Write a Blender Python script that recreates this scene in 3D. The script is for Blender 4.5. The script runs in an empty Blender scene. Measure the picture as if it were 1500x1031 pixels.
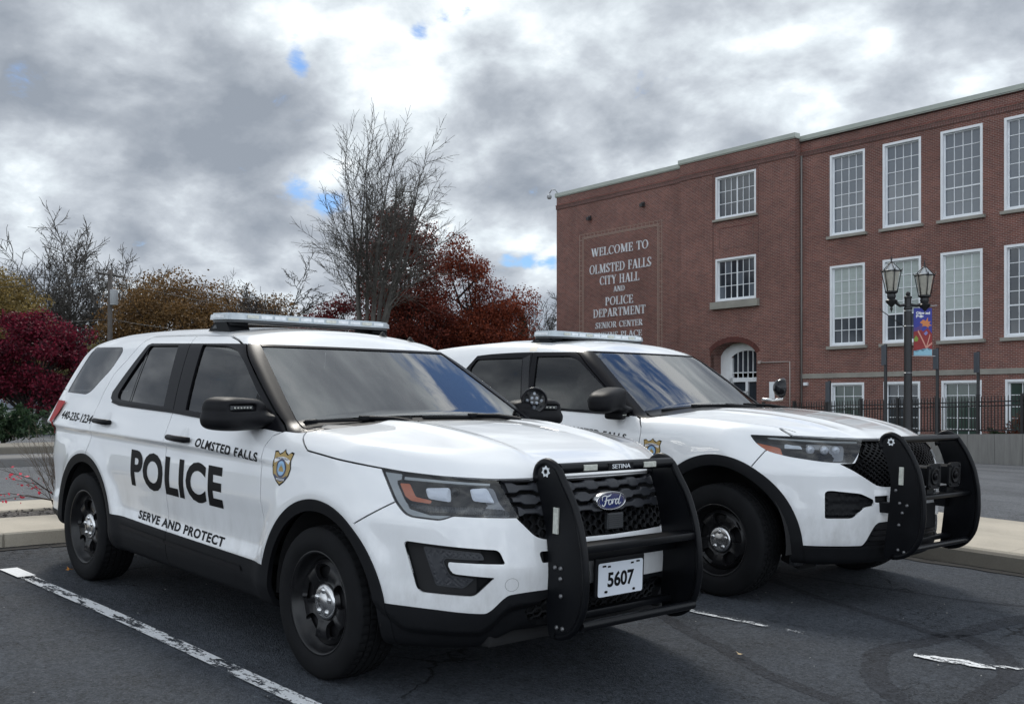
import bpy, bmesh, math, random
import numpy as np
from mathutils import Matrix, Vector
PI = math.pi
scene = bpy.context.scene
random.seed(7); RNG = np.random.RandomState(11)

# ------------------------------------------------------------------ camera
cd = bpy.data.cameras.new('camera'); CAM = bpy.data.objects.new('camera', cd)
scene.collection.objects.link(CAM); scene.camera = CAM
CAM.location = (4.3175, -3.6937, 1.285)
CAM.rotation_euler = (PI / 2, 0, 2.3966 - PI / 2)
cd.sensor_width = 36; cd.sensor_fit = 'HORIZONTAL'; cd.lens = 1559.52 / 1500 * 36
cd.shift_y = 78.5 / 1500; cd.clip_start = 0.05; cd.clip_end = 4000

# ------------------------------------------------------------------ world
SUN_AZ = math.radians(152); SUN_EL = math.radians(48)
world = bpy.data.worlds.new('World'); scene.world = world; world.use_nodes = True
def sun_dir(): return Vector((math.cos(SUN_AZ) * math.cos(SUN_EL), math.sin(SUN_AZ) * math.cos(SUN_EL), math.sin(SUN_EL)))
def pix_dir(u, v):
    yaw = 2.3966; f = Vector((math.cos(yaw), math.sin(yaw), 0)); r = Vector((math.sin(yaw), -math.cos(yaw), 0))
    return (f + r * ((u - 750) / 1559.5) + Vector((0, 0, 1)) * ((594 - v) / 1559.5)).normalized()
def build_world():
    nt = world.node_tree; nt.nodes.clear(); N = nt.nodes.new; L = nt.links.new
    def val(x):
        n = N('ShaderNodeValue'); n.outputs[0].default_value = x; return n.outputs[0]
    def M(op, a, b=None, c=None, clamp=False):
        n = N('ShaderNodeMath'); n.operation = op; n.use_clamp = clamp
        for i, q in enumerate((a, b, c)):
            if q is None: continue
            if isinstance(q, (int, float)): n.inputs[i].default_value = q
            else: L(q, n.inputs[i])
        return n.outputs[0]
    tc = N('ShaderNodeTexCoord'); D = tc.outputs['Generated']
    nm = N('ShaderNodeVectorMath'); nm.operation = 'NORMALIZE'; L(D, nm.inputs[0]); D = nm.outputs[0]
    sx = N('ShaderNodeSeparateXYZ'); L(D, sx.inputs[0]); X, Y, Z = sx.outputs
    zc = M('ADD', M('MAXIMUM', Z, 0.0), 0.42)
    cb = N('ShaderNodeCombineXYZ'); L(M('DIVIDE', X, zc), cb.inputs[0]); L(M('DIVIDE', Y, zc), cb.inputs[1]); cb.inputs[2].default_value = 2.3
    Pp = cb.outputs[0]
    def noise(scale, detail, rough, dist=0.0, off=(0, 0, 0), src=None):
        mp = N('ShaderNodeMapping'); mp.inputs['Location'].default_value = off; L(src or Pp, mp.inputs[0])
        n = N('ShaderNodeTexNoise'); n.inputs['Scale'].default_value = scale; n.inputs['Detail'].default_value = detail
        n.inputs['Roughness'].default_value = rough; n.inputs['Distortion'].default_value = dist
        L(mp.outputs[0], n.inputs['Vector']); return n.outputs['Fac']
    def blob(d, k):          # soft patch of the cloud deck around one direction
        n = N('ShaderNodeVectorMath'); n.operation = 'DOT_PRODUCT'
        L(D, n.inputs[0]); n.inputs[1].default_value = d
        return M('EXPONENT', M('MULTIPLY', M('SUBTRACT', n.outputs['Value'], 1.0), k))
    a = noise(2.3, 9, 0.56, 0.15, (3.1, 1.7, 0)); b = noise(6.5, 9, 0.58, 0.15, (0.4, 5.2, 1)); c = noise(0.9, 3, 0.5, 0, (8, 2, 3))
    # thickness of the deck
    th = M('ADD', M('MULTIPLY', a, 1.30), M('MULTIPLY', b, 1.45))
    th = M('ADD', th, M('MULTIPLY', c, 0.35))
    for (u, v, k, w) in SKY_THICK: th = M('ADD', th, M('MULTIPLY', blob(pix_dir(u, v), k), w))
    for (az, el, k, w) in SKY_THICK2:
        az, el = math.radians(az), math.radians(el)
        th = M('ADD', th, M('MULTIPLY', blob((math.cos(az) * math.cos(el), math.sin(az) * math.cos(el), math.sin(el)), k), w))
    wv = N('ShaderNodeVectorMath'); wv.operation = 'MULTIPLY_ADD'; wn = N('ShaderNodeTexNoise'); wn.inputs['Scale'].default_value = 3.2; wn.inputs['Detail'].default_value = 6; L(Pp, wn.inputs['Vector'])
    L(wn.outputs['Color'], wv.inputs[0]); wv.inputs[1].default_value = (.42, .42, .3); L(Pp, wv.inputs[2])
    puff = []
    for sc_, wt in ((3.4, .62), (8.5, .34)):
        vo = N('ShaderNodeTexVoronoi'); vo.feature = 'SMOOTH_F1'; vo.inputs['Smoothness'].default_value = .55; vo.inputs['Scale'].default_value = sc_; L(wv.outputs[0], vo.inputs['Vector']); puff.append(M('MULTIPLY', M('SUBTRACT', .52, vo.outputs['Distance']), wt))
    th = M('ADD', th, M('ADD', puff[0], puff[1]))
    thick = M('SUBTRACT', th, 1.34)
    # light through the deck: thin -> bright, thick -> slate
    r = N('ShaderNodeValToRGB'); L(M('MULTIPLY', M('ADD', thick, 0.30), 1.15, clamp=True), r.inputs[0])
    els = r.color_ramp.elements
    els[0].position = 0.0; els[0].color = (0.68, 0.705, 0.72, 1)
    els[1].position = 1.0; els[1].color = (0.175, 0.198, 0.232, 1)
    for p, col in ((0.16, (0.54, 0.575, 0.60, 1)), (0.30, (0.43, 0.470, 0.500, 1)), (0.50, (0.322, 0.350, 0.384, 1)), (0.75, (0.232, 0.256, 0.290, 1))):
        e = els.new(p); e.color = col
    # coverage: where it is thinnest blue sky shows
    gp = M('MULTIPLY', M('SUBTRACT', b, 0.5), 2.4)
    gp = M('ADD', gp, M('MULTIPLY', M('SUBTRACT', noise(22, 6, 0.65, 0.6, (1, 7, 2)), 0.5), 1.5))
    for (u, v, k, w) in SKY_GAPS: gp = M('ADD', gp, M('MULTIPLY', blob(pix_dir(u, v), k), w))
    for (az, el, k, w) in SKY_GAPS2:
        az, el = math.radians(az), math.radians(el)
        gp = M('ADD', gp, M('MULTIPLY', blob((math.cos(az) * math.cos(el), math.sin(az) * math.cos(el), math.sin(el)), k), w))
    cov = N('ShaderNodeMapRange'); L(gp, cov.inputs['Value'])
    cov.inputs['From Min'].default_value = 1.15; cov.inputs['From Max'].default_value = 0.45
    cov.interpolation_type = 'SMOOTHSTEP'
    sky = N('ShaderNodeTexSky'); sky.sky_type = 'NISHITA'; sky.sun_disc = False
    sky.sun_elevation = SUN_EL; sky.sun_rotation = PI / 2 - SUN_AZ; sky.air_density = 1.0; sky.dust_density = 0.6; sky.ozone_density = 2.0
    bs = N('ShaderNodeBackground'); dx = N('ShaderNodeMix'); dx.data_type = 'RGBA'; dx.blend_type = 'MULTIPLY'; dx.inputs['Factor'].default_value = 1; L(sky.outputs[0], dx.inputs['A']); dx.inputs['B'].default_value = (0.52, 0.70, 0.92, 1); L(dx.outputs['Result'], bs.inputs[0]); bs.inputs[1].default_value = 0.075
    # glow of the hidden sun through the deck, and cloud brightness added on the unseen side opposite, to light the car sides
    dn = N('ShaderNodeVectorMath'); dn.operation = 'DOT_PRODUCT'; L(D, dn.inputs[0]); dn.inputs[1].default_value = sun_dir()
    glow = M('EXPONENT', M('MULTIPLY', M('SUBTRACT', dn.outputs['Value'], 1.0), 4.5))
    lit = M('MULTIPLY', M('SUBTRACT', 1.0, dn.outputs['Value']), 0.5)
    lit = M('MULTIPLY', M('POWER', lit, 1.2), SKY_FILL)
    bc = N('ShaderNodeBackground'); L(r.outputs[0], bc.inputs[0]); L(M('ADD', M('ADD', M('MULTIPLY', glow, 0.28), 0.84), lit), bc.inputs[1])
    mx = N('ShaderNodeMixShader'); L(cov.outputs[0], mx.inputs[0]); L(bs.outputs[0], mx.inputs[1]); L(bc.outputs[0], mx.inputs[2])
    out = N('ShaderNodeOutputWorld'); L(mx.outputs[0], out.inputs[0])
SKY_FILL = 3.2
SKY_THICK = [(230, 250, 60, 0.14), (250, 60, 300, -.12), (900, 60, 200, -.10), (110, 30, 500, -0.30), (470, 120, 260, -0.20), (560, 230, 300, -0.16), (430, 290, 900, -0.25), (330, 70, 500, 0.22), (200, 120, 500, 0.1), (1000, 120, 40, 0.10), (1410, 150, 1500, -0.30),
             (640, 40, 500, -0.28), (780, 370, 2500, -0.28), (700, 190, 400, 0.1), (420, 200, 900, 0.12), (640, 330, 600, -0.12), (250, 360, 300, 0.12)]
SKY_THICK2 = [(119, 36, 60, -0.25), (103, 44, 60, -0.2), (130, 56, 35, -0.38)]
SKY_GAPS = [(438, 276, 7000, 1.1), (478, 294, 12000, 1.0), (440, 105, 20000, .7), (434, 78, 20000, .65), (430, 52, 20000, 0.6), (683, 12, 16000, .8), (650, 26, 16000, .7), (612, 46, 20000, .75), (775, 382, 16000, 1.25), (742, 381, 18000, 1.1), (808, 383, 18000, 1.15), (22, 128, 9000, .3)]
SKY_GAPS2 = [(119, 36, 110, 0.95), (104, 42, 60, 1.15), (109, 33, 300, -0.9), (121, 44, 500, -.5), (-35, 40, 40, 0.8), (20, 35, 60, 0.7), (60, 50, 60, 0.6), (-120, 35, 40, 0.5)]
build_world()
sl = bpy.data.lights.new('sun', 'SUN'); sl.energy = 1.3; sl.angle = math.radians(14); sl.color = (1.0, 0.955, 0.88)
so = bpy.data.objects.new('sun', sl); scene.collection.objects.link(so)
so.rotation_euler = sun_dir().to_track_quat('Z', 'Y').to_euler()
vs = scene.view_settings; vs.view_transform = 'Standard'; vs.look = 'None'; vs.gamma = 1; vs.use_curve_mapping = False; vs.exposure = 0.70
scene.display_settings.display_device = 'sRGB'
scene.cycles.max_bounces = 8; scene.cycles.transparent_max_bounces = 24; scene.cycles.caustics_reflective = False; scene.cycles.caustics_refractive = False

# ------------------------------------------------------------------ object helpers
def link(o, parent=None):
    scene.collection.objects.link(o)
    if parent is not None: o.parent = parent
    return o
def tag(o, label=None, cat=None, group=None, kind=None):
    if label: o['label'] = label
    if cat: o['category'] = cat
    if group: o['group'] = group
    if kind: o['kind'] = kind
    return o
def empty(name, loc=(0, 0, 0), rz=0, parent=None, matrix=None):
    o = bpy.data.objects.new(name, None); link(o, parent); o.empty_display_size = 0.2
    if matrix is not None: o.matrix_world = matrix
    else: o.location = loc; o.rotation_euler = (0, 0, rz)
    return o
def mesh_obj(name, M, mat, parent=None, smooth=True):
    V, N, T = M
    me = bpy.data.meshes.new(name); me.vertices.add(len(V)); me.vertices.foreach_set('co', np.ascontiguousarray(V, dtype=np.float32).ravel())
    me.loops.add(T.size); me.loops.foreach_set('vertex_index', np.ascontiguousarray(T, dtype=np.int32).ravel())
    me.polygons.add(len(T)); me.polygons.foreach_set('loop_start', np.arange(0, T.size, T.shape[1], dtype=np.int32))
    me.update(calc_edges=True)
    if smooth:
        me.polygons.foreach_set('use_smooth', np.ones(len(T), dtype=bool))
        if N is not None: me.normals_split_custom_set_from_vertices(N.astype(np.float32).tolist())
    me.materials.append(mat)
    return link(bpy.data.objects.new(name, me), parent)
def bm_obj(name, bm, mat, parent=None, smooth=False, autosmooth=None):
    me = bpy.data.meshes.new(name); bm.normal_update(); bm.to_mesh(me); bm.free()
    if smooth: me.polygons.foreach_set('use_smooth', np.ones(len(me.polygons), dtype=bool))
    if autosmooth is not None:
        me.polygons.foreach_set('use_smooth', np.ones(len(me.polygons), dtype=bool)); me.set_sharp_from_angle(angle=autosmooth)
    for m in (mat if isinstance(mat, (list, tuple)) else [mat]): me.materials.append(m)
    return link(bpy.data.objects.new(name, me), parent)
def copy_tree(o, parent=None, loc=None):
    c = o.copy(); link(c)
    if parent is not None: c.parent = parent
    if loc is not None: c.location = loc
    for ch in list(o.children): copy_tree(ch, c)
    return c
def add_box(bm, c, s, rot=None, bevel=0.0, mat=0):
    r = bmesh.ops.create_cube(bm, size=1.0); vs_ = r['verts']
    for v in vs_:
        v.co = Vector((v.co.x * s[0], v.co.y * s[1], v.co.z * s[2]))
    if bevel > 0:
        es = list({e for v in vs_ for e in v.link_edges})
        rb = bmesh.ops.bevel(bm, geom=es, offset=bevel, segments=2, affect='EDGES', profile=0.6)
        vs_ = list({v for f in rb['faces'] for v in f.verts} | {v for v in vs_ if v.is_valid})
    m = Matrix.Translation(c) @ (rot.to_4x4() if rot is not None else Matrix())
    for v in vs_: v.co = m @ v.co
    if mat:
        for f in {f for v in vs_ for f in v.link_faces}: f.material_index = mat
    return vs_
def add_tube(bm, pts, rad, seg=8, caps=True, mat=0):
    pts = [Vector(p) for p in pts]; n = len(pts)
    rad = [rad] * n if isinstance(rad, (int, float)) else rad
    rings = []; up = None
    for i, p in enumerate(pts):
        d = ((pts[min(i + 1, n - 1)] - pts[max(i - 1, 0)])).normalized()
        if up is None:
            up = Vector((0, 0, 1)) if abs(d.z) < 0.9 else Vector((1, 0, 0))
        a = d.cross(up).normalized(); b = a.cross(d).normalized(); up = b
        rings.append([bm.verts.new(p + (a * math.cos(t) + b * math.sin(t)) * rad[i]) for t in [2 * PI * k / seg for k in range(seg)]])
    for r0, r1 in zip(rings[:-1], rings[1:]):
        for k in range(seg):
            f = bm.faces.new((r0[k], r1[k], r1[(k + 1) % seg], r0[(k + 1) % seg])); f.smooth = True; f.material_index = mat
    if caps:
        f = bm.faces.new(rings[0]); f.material_index = mat; f = bm.faces.new(rings[-1][::-1]); f.material_index = mat
def add_prism(bm, poly, fn0, fn1, mat=0):
    """poly 2D list; fn0/fn1 map (a,b) to 3D for both faces"""
    v0 = [bm.verts.new(fn0(*p)) for p in poly]; v1 = [bm.verts.new(fn1(*p)) for p in poly]; n = len(poly)
    f = bm.faces.new(v0[::-1]); f.material_index = mat; f = bm.faces.new(v1); f.material_index = mat
    for i in range(n):
        f = bm.faces.new((v0[i], v0[(i + 1) % n], v1[(i + 1) % n], v1[i])); f.material_index = mat
def add_lathe(bm, prof, c=(0, 0, 0), axis='Z', seg=24, mat=0, smooth=True):
    """prof list of (r, h)"""
    rings = []
    for r, h in prof:
        ring = []
        for k in range(seg):
            t = 2 * PI * k / seg; a, b = r * math.cos(t), r * math.sin(t)
            p = {'Z': (a, b, h), 'Y': (a, h, b), 'X': (h, a, b)}[axis]
            ring.append(bm.verts.new((c[0] + p[0], c[1] + p[1], c[2] + p[2])))
        rings.append(ring)
    for r0, r1 in zip(rings[:-1], rings[1:]):
        for k in range(seg):
            f = bm.faces.new((r0[k], r0[(k + 1) % seg], r1[(k + 1) % seg], r1[k])); f.smooth = smooth; f.material_index = mat
    for ring in (rings[0], rings[-1]):
        try:
            f = bm.faces.new(ring); f.material_index = mat
        except ValueError: pass
    return rings
def fix_normals(bm): bmesh.ops.recalc_face_normals(bm, faces=bm.faces)

# ------------------------------------------------------------------ materials
def mat(name, color=(0.5, 0.5, 0.5), rough=0.5, metal=0.0, coat=0.0, spec=0.5, emit=None, noise=None, bump=None, coat_rough=0.03):
    """noise=(scale, amount, detail)  bump=(scale, strength, distance)"""
    m = bpy.data.materials.new(name); m.use_nodes = True; nt = m.node_tree; b = nt.nodes['Principled BSDF']
    b.inputs['Base Color'].default_value = (*color, 1); b.inputs['Roughness'].default_value = rough; b.inputs['Metallic'].default_value = metal
    b.inputs['Coat Weight'].default_value = coat; b.inputs['Coat Roughness'].default_value = coat_rough; b.inputs['Specular IOR Level'].default_value = spec
    if emit: b.inputs['Emission Color'].default_value = (*emit[0], 1); b.inputs['Emission Strength'].default_value = emit[1]
    tc = nt.nodes.new('ShaderNodeTexCoord')
    if noise:
        n = nt.nodes.new('ShaderNodeTexNoise'); n.inputs['Scale'].default_value = noise[0]; n.inputs['Detail'].default_value = noise[2] if len(noise) > 2 else 5
        nt.links.new(tc.outputs['Object'], n.inputs['Vector'])
        r = nt.nodes.new('ShaderNodeMapRange'); r.inputs['From Min'].default_value = 0.3; r.inputs['From Max'].default_value = 0.7
        r.inputs['To Min'].default_value = 1 - noise[1]; r.inputs['To Max'].default_value = 1 + noise[1]
        nt.links.new(n.outputs['Fac'], r.inputs['Value'])
        mx = nt.nodes.new('ShaderNodeMix'); mx.data_type = 'RGBA'; mx.blend_type = 'MULTIPLY'; mx.inputs['Factor'].default_value = 1
        mx.inputs['A'].default_value = (*color, 1); nt.links.new(r.outputs[0], mx.inputs['B']); nt.links.new(mx.outputs['Result'], b.inputs['Base Color'])
        rr = nt.nodes.new('ShaderNodeMapRange'); rr.inputs['To Min'].default_value = max(0, rough - 0.08); rr.inputs['To Max'].default_value = min(1, rough + 0.08)
        nt.links.new(n.outputs['Fac'], rr.inputs['Value']); nt.links.new(rr.outputs[0], b.inputs['Roughness'])
    if bump:
        n = nt.nodes.new('ShaderNodeTexNoise'); n.inputs['Scale'].default_value = bump[0]; n.inputs['Detail'].default_value = 4
        nt.links.new(tc.outputs['Object'], n.inputs['Vector'])
        bp = nt.nodes.new('ShaderNodeBump'); bp.inputs['Strength'].default_value = bump[1]; bp.inputs['Distance'].default_value = bump[2]
        nt.links.new(n.outputs['Fac'], bp.inputs['Height']); nt.links.new(bp.outputs[0], b.inputs['Normal'])
    return m
def glass_mat(name, tint, see, ior=1.5, rough=0.0, refl=1.0):
    """thin sheet: tinted see-through plus Fresnel reflection; see = share of light let through"""
    m = bpy.data.materials.new(name); m.use_nodes = True; nt = m.node_tree; nt.nodes.clear(); N = nt.nodes.new
    t = N('ShaderNodeBsdfTransparent'); t.inputs[0].default_value = (tint[0] * see, tint[1] * see, tint[2] * see, 1)
    g = N('ShaderNodeBsdfGlossy'); g.inputs['Roughness'].default_value = rough; g.inputs[0].default_value = (refl, refl, refl, 1)
    f = N('ShaderNodeFresnel'); f.inputs['IOR'].default_value = ior
    x = N('ShaderNodeMixShader'); nt.links.new(f.outputs[0], x.inputs[0]); nt.links.new(t.outputs[0], x.inputs[1]); nt.links.new(g.outputs[0], x.inputs[2])
    o = N('ShaderNodeOutputMaterial'); nt.links.new(x.outputs[0], o.inputs[0]); return m
MT = {}
MT['paint'] = mat('white_paint', (0.80, 0.81, 0.82), 0.32, coat=1.0, noise=(1.3, 0.025, 6), coat_rough=0.02)
def _paint():
    m = MT['paint']; nt = m.node_tree; b = nt.nodes['Principled BSDF']; N = nt.nodes.new; L = nt.links.new
    src = b.inputs['Base Color'].links[0].from_socket; tc = N('ShaderNodeTexCoord'); sp = N('ShaderNodeSeparateXYZ'); L(tc.outputs['Object'], sp.inputs[0])
    h = N('ShaderNodeMapRange'); h.inputs['From Min'].default_value = 0.85; h.inputs['From Max'].default_value = 0.42; L(sp.outputs[2], h.inputs['Value'])
    n = N('ShaderNodeTexNoise'); n.inputs['Scale'].default_value = 7; n.inputs['Detail'].default_value = 8; n.inputs['Roughness'].default_value = .7; mp = N('ShaderNodeMapping'); mp.inputs['Scale'].default_value = (1, 1, .45); L(tc.outputs['Object'], mp.inputs[0]); L(mp.outputs[0], n.inputs['Vector'])
    r = N('ShaderNodeMapRange'); r.inputs['From Min'].default_value = .38; r.inputs['From Max'].default_value = .72; L(n.outputs['Fac'], r.inputs['Value'])
    k = N('ShaderNodeMath'); k.operation = 'MULTIPLY'; L(h.outputs[0], k.inputs[0]); L(r.outputs[0], k.inputs[1]); k2 = N('ShaderNodeMath'); k2.operation = 'MULTIPLY_ADD'; L(k.outputs[0], k2.inputs[0]); k2.inputs[1].default_value = .55
    r3 = N('ShaderNodeMapRange'); r3.inputs['From Min'].default_value = .55; r3.inputs['From Max'].default_value = .8; r3.inputs['To Max'].default_value = .03; L(n.outputs['Fac'], r3.inputs['Value']); L(r3.outputs[0], k2.inputs[2])
    x = N('ShaderNodeMix'); x.data_type = 'RGBA'; L(k2.outputs[0], x.inputs['Factor']); L(src, x.inputs['A']); x.inputs['B'].default_value = (.34, .33, .31, 1); L(x.outputs['Result'], b.inputs['Base Color'])
    q = N('ShaderNodeMapRange'); q.inputs['To Min'].default_value = 1.0; q.inputs['To Max'].default_value = .35; L(k2.outputs[0], q.inputs['Value']); L(q.outputs[0], b.inputs['Coat Weight'])
_paint()
MT['plastic'] = mat('black_plastic', (0.0075, 0.008, 0.0095), 0.60, spec=0.18, noise=(6, 0.15), bump=(900, 0.15, 0.0006))
MT['gloss'] = mat('gloss_black', (0.012, 0.012, 0.014), 0.15, spec=0.4)
MT['satin'] = mat('satin_black', (0.006, 0.006, 0.0075), 0.50, spec=0.16, noise=(5, 0.1))
MT['pillar'] = mat('pillar_black', (0.007, 0.007, 0.009), 0.30, spec=0.10)
MT['powder'] = mat('powder_coated_steel', (0.0045, 0.005, 0.0065), 0.36, spec=0.20, noise=(9, 0.2), bump=(700, 0.12, 0.0005))
MT['rubber'] = mat('tyre_rubber', (0.0085, 0.0088, 0.0098), 0.80, spec=0.15, noise=(7, 0.25))
MT['steel'] = mat('black_steel_wheel', (0.0075, 0.0075, 0.0085), 0.30, spec=0.35, noise=(12, 0.15))
MT['chrome'] = mat('chrome', (0.60, 0.60, 0.60), 0.24, metal=1.0, noise=(30, 0.1))
MT['bolt'] = mat('dull_bolt', (0.16, 0.16, 0.165), 0.4, metal=0.7)
MT['mirror'] = mat('reflector_chrome', (0.82, 0.84, 0.88), 0.30, coat=.5, metal=0.15)
MT['insert'] = mat('textured_grey_plastic', (0.026, 0.028, 0.034), 0.5, bump=(400, .3, .001))
MT['grey'] = mat('light_pipe_grey', (0.46, 0.48, 0.47), 0.25, coat=0.5)
MT['bezel'] = mat('lamp_bezel_grey', (0.22, 0.225, 0.235), 0.30, coat=0.5)
MT['dgrey'] = mat('dark_grey_plastic', (0.05, 0.053, 0.057), 0.4)
MT['amber'] = mat('amber_reflector', (0.65, 0.13, 0.02), 0.25, coat=0.6)
MT['red'] = mat('red_lamp', (0.34, 0.008, 0.010), 0.45, spec=0.12)
MT['lens'] = glass_mat('clear_lens', (0.93, 0.96, 1.0), 0.92, 1.5)
MT['tint'] = glass_mat('tinted_glass', (0.80, 0.85, 0.9), 0.07, 1.62)
MT['side'] = glass_mat('side_glass', (0.75, 0.92, 0.88), 0.42, 1.62)
MT['ws'] = glass_mat('windscreen_glass', (0.86, 0.97, 0.95), 0.66, 2.8)
MT['bar'] = mat('light_bar_lens', (0.42, 0.47, 0.50), 0.14, coat=0.8, noise=(14, 0.12))
MT['barw'] = mat('light_bar_reflector', (0.75, 0.78, 0.80), 0.2, noise=(30, 0.12))
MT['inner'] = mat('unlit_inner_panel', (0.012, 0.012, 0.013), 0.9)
MT['seat'] = mat('seat_cloth', (0.11, 0.115, 0.12), 0.85, noise=(30, 0.2))
MT['dash'] = mat('dashboard_plastic', (0.12, 0.125, 0.13), 0.6)
MT['decal'] = mat('black_vinyl', (0.006, 0.006, 0.007), 0.5, spec=0.12)
MT['gold'] = mat('gold_vinyl', (0.42, 0.29, 0.10), 0.4)
MT['navy'] = mat('navy_vinyl', (0.02, 0.03, 0.09), 0.35, coat=0.4)
MT['lblue'] = mat('light_blue_vinyl', (0.30, 0.50, 0.72), 0.4)
MT['white'] = mat('white_vinyl', (0.78, 0.78, 0.78), 0.4)
MT['clearlight'] = mat('clear_warning_lamp', (0.55, 0.56, 0.50), 0.25, coat=0.5, noise=(60, 0.15))
MT['plate'] = mat('white_plate', (0.74, 0.78, 0.84), 0.35, coat=0.3)
def interp(x,xs,ys):
    """smooth (Catmull/monotone-ish) interpolation"""
    xs=np.asarray(xs,float);ys=np.asarray(ys,float)
    m=np.gradient(ys,xs)
    d=np.diff(ys)/np.diff(xs)
    m[1:-1]=np.where(d[:-1]*d[1:]>0, 2*d[:-1]*d[1:]/(d[:-1]+d[1:]+1e-12), 0)
    m[0]=d[0];m[-1]=d[-1]
    x=np.asarray(x,float);xc=np.clip(x,xs[0],xs[-1])
    i=np.clip(np.searchsorted(xs,xc)-1,0,len(xs)-2)
    h=xs[i+1]-xs[i];t=(xc-xs[i])/h
    r=(2*t**3-3*t**2+1)*ys[i]+(t**3-2*t**2+t)*h*m[i]+(-2*t**3+3*t**2)*ys[i+1]+(t**3-t**2)*h*m[i+1]
    return r+np.where(x<xs[0],(x-xs[0])*m[0],0)+np.where(x>xs[-1],(x-xs[-1])*m[-1],0)
def smax(a,b,k): return np.maximum(a,b)+np.maximum(k-np.abs(a-b),0)**2/(4*k)
def smin(a,b,k): return -smax(-a,-b,k)
def sstep(a,b,x):
    t=np.clip((x-a)/(b-a),0,1);return t*t*(3-2*t)
def gauss(x,c,s): return np.exp(-((x-c)/s)**2)
def grad(F,P,e=2e-3):
    g=np.empty_like(P)
    for i in range(3):
        d=np.zeros(3);d[i]=e
        g[:,i]=(F(P+d)-F(P-d))/(2*e)
    return g
def project(F,P,n=2):
    for _ in range(n):
        f=F(P);g=np.empty_like(P)
        for i in range(3):
            Q=P.copy();Q[:,i]+=1e-3;g[:,i]=(F(Q)-f)/1e-3
        P=P-f[:,None]*g/np.maximum((g*g).sum(1),.05)[:,None]
    g=grad(F,P);return P,g/np.linalg.norm(g,axis=1)[:,None]
def nets(F,lo,hi,h,sym=False):
    """surface nets of F<0, then projection; returns V,N,T"""
    ax=[np.arange(lo[i],hi[i]+h,h) for i in range(3)]
    nx,ny,nz=map(len,ax)
    D=np.empty((nx,ny,nz))
    if sym:
        k=int(hi[1]/h);ax[1]=(np.arange(-k,k+1))*h;ny=len(ax[1]);D=np.empty((nx,ny,nz));nh=k+1
    else: nh=ny
    Y,Z=np.meshgrid(ax[1][:nh],ax[2],indexing='ij');yz=np.c_[Y.ravel(),Z.ravel()]
    # evaluate in slabs
    for i0 in range(0,nx,32):
        xs=ax[0][i0:i0+32]
        P=np.empty((len(xs)*len(yz),3));P[:,0]=np.repeat(xs,len(yz));P[:,1:]=np.tile(yz,(len(xs),1))
        R=F(P).reshape(len(xs),nh,nz)
        D[i0:i0+32]=np.concatenate([R,R[:,-2::-1]],1) if sym else R
    S=D<0
    c=np.zeros((nx-1,ny-1,nz-1),int)
    for a in (0,1):
        for b in (0,1):
            for e in (0,1): c+=S[a:nx-1+a,b:ny-1+b,e:nz-1+e]
    act=(c>0)&(c<8)
    idx=-np.ones(act.shape,int);I=np.argwhere(act);idx[act]=np.arange(len(I))
    # average of crossings
    acc=np.zeros((len(I),3));cnt=np.zeros(len(I))
    for d in range(3):
        o=[j for j in range(3) if j!=d]
        for a in (0,1):
            for b in (0,1):
                p=I.copy();p[:,o[0]]+=a;p[:,o[1]]+=b;q=p.copy();q[:,d]+=1
                v0=D[p[:,0],p[:,1],p[:,2]];v1=D[q[:,0],q[:,1],q[:,2]]
                m=(v0<0)!=(v1<0);t=np.where(m,v0/np.where(m,v0-v1,1),0)
                pt=p.astype(float);pt[:,d]+=t
                acc[m]+=pt[m];cnt[m]+=1
    V=acc/cnt[:,None]*h+np.array([a[0] for a in ax])
    quads=[]
    for d in range(3):
        o=[(d+1)%3,(d+2)%3]
        sl=[slice(1,n-1) for n in (nx,ny,nz)];sl0=list(sl);sl0[d]=slice(0,[nx,ny,nz][d]-1);sl1=list(sl);sl1[d]=slice(1,[nx,ny,nz][d])
        A=S[tuple(sl0)];B=S[tuple(sl1)]
        E=np.argwhere(A!=B);base=E.copy();base[:,o[0]]+=1;base[:,o[1]]+=1
        ins=S[base[:,0],base[:,1],base[:,2]]
        def cell(da,db):
            q=base.copy();q[:,o[0]]-=da;q[:,o[1]]-=db
            return idx[q[:,0],q[:,1],q[:,2]]
        Q=np.c_[cell(1,1),cell(0,1),cell(0,0),cell(1,0)]
        Q[~ins]=Q[~ins][:,::-1]
        quads.append(Q)
    Q=np.vstack(quads)
    V,N=project(F,V)
    d1=((V[Q[:,0]]-V[Q[:,2]])**2).sum(1);d2=((V[Q[:,1]]-V[Q[:,3]])**2).sum(1)
    a=d1<=d2
    T=np.vstack([Q[a][:,[0,1,2]],Q[a][:,[0,2,3]],Q[~a][:,[1,2,3]],Q[~a][:,[1,3,0]]])
    return V,N,T
def compact(V,N,T):
    u,inv=np.unique(T,return_inverse=True)
    return V[u],N[u],inv.reshape(T.shape)
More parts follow.
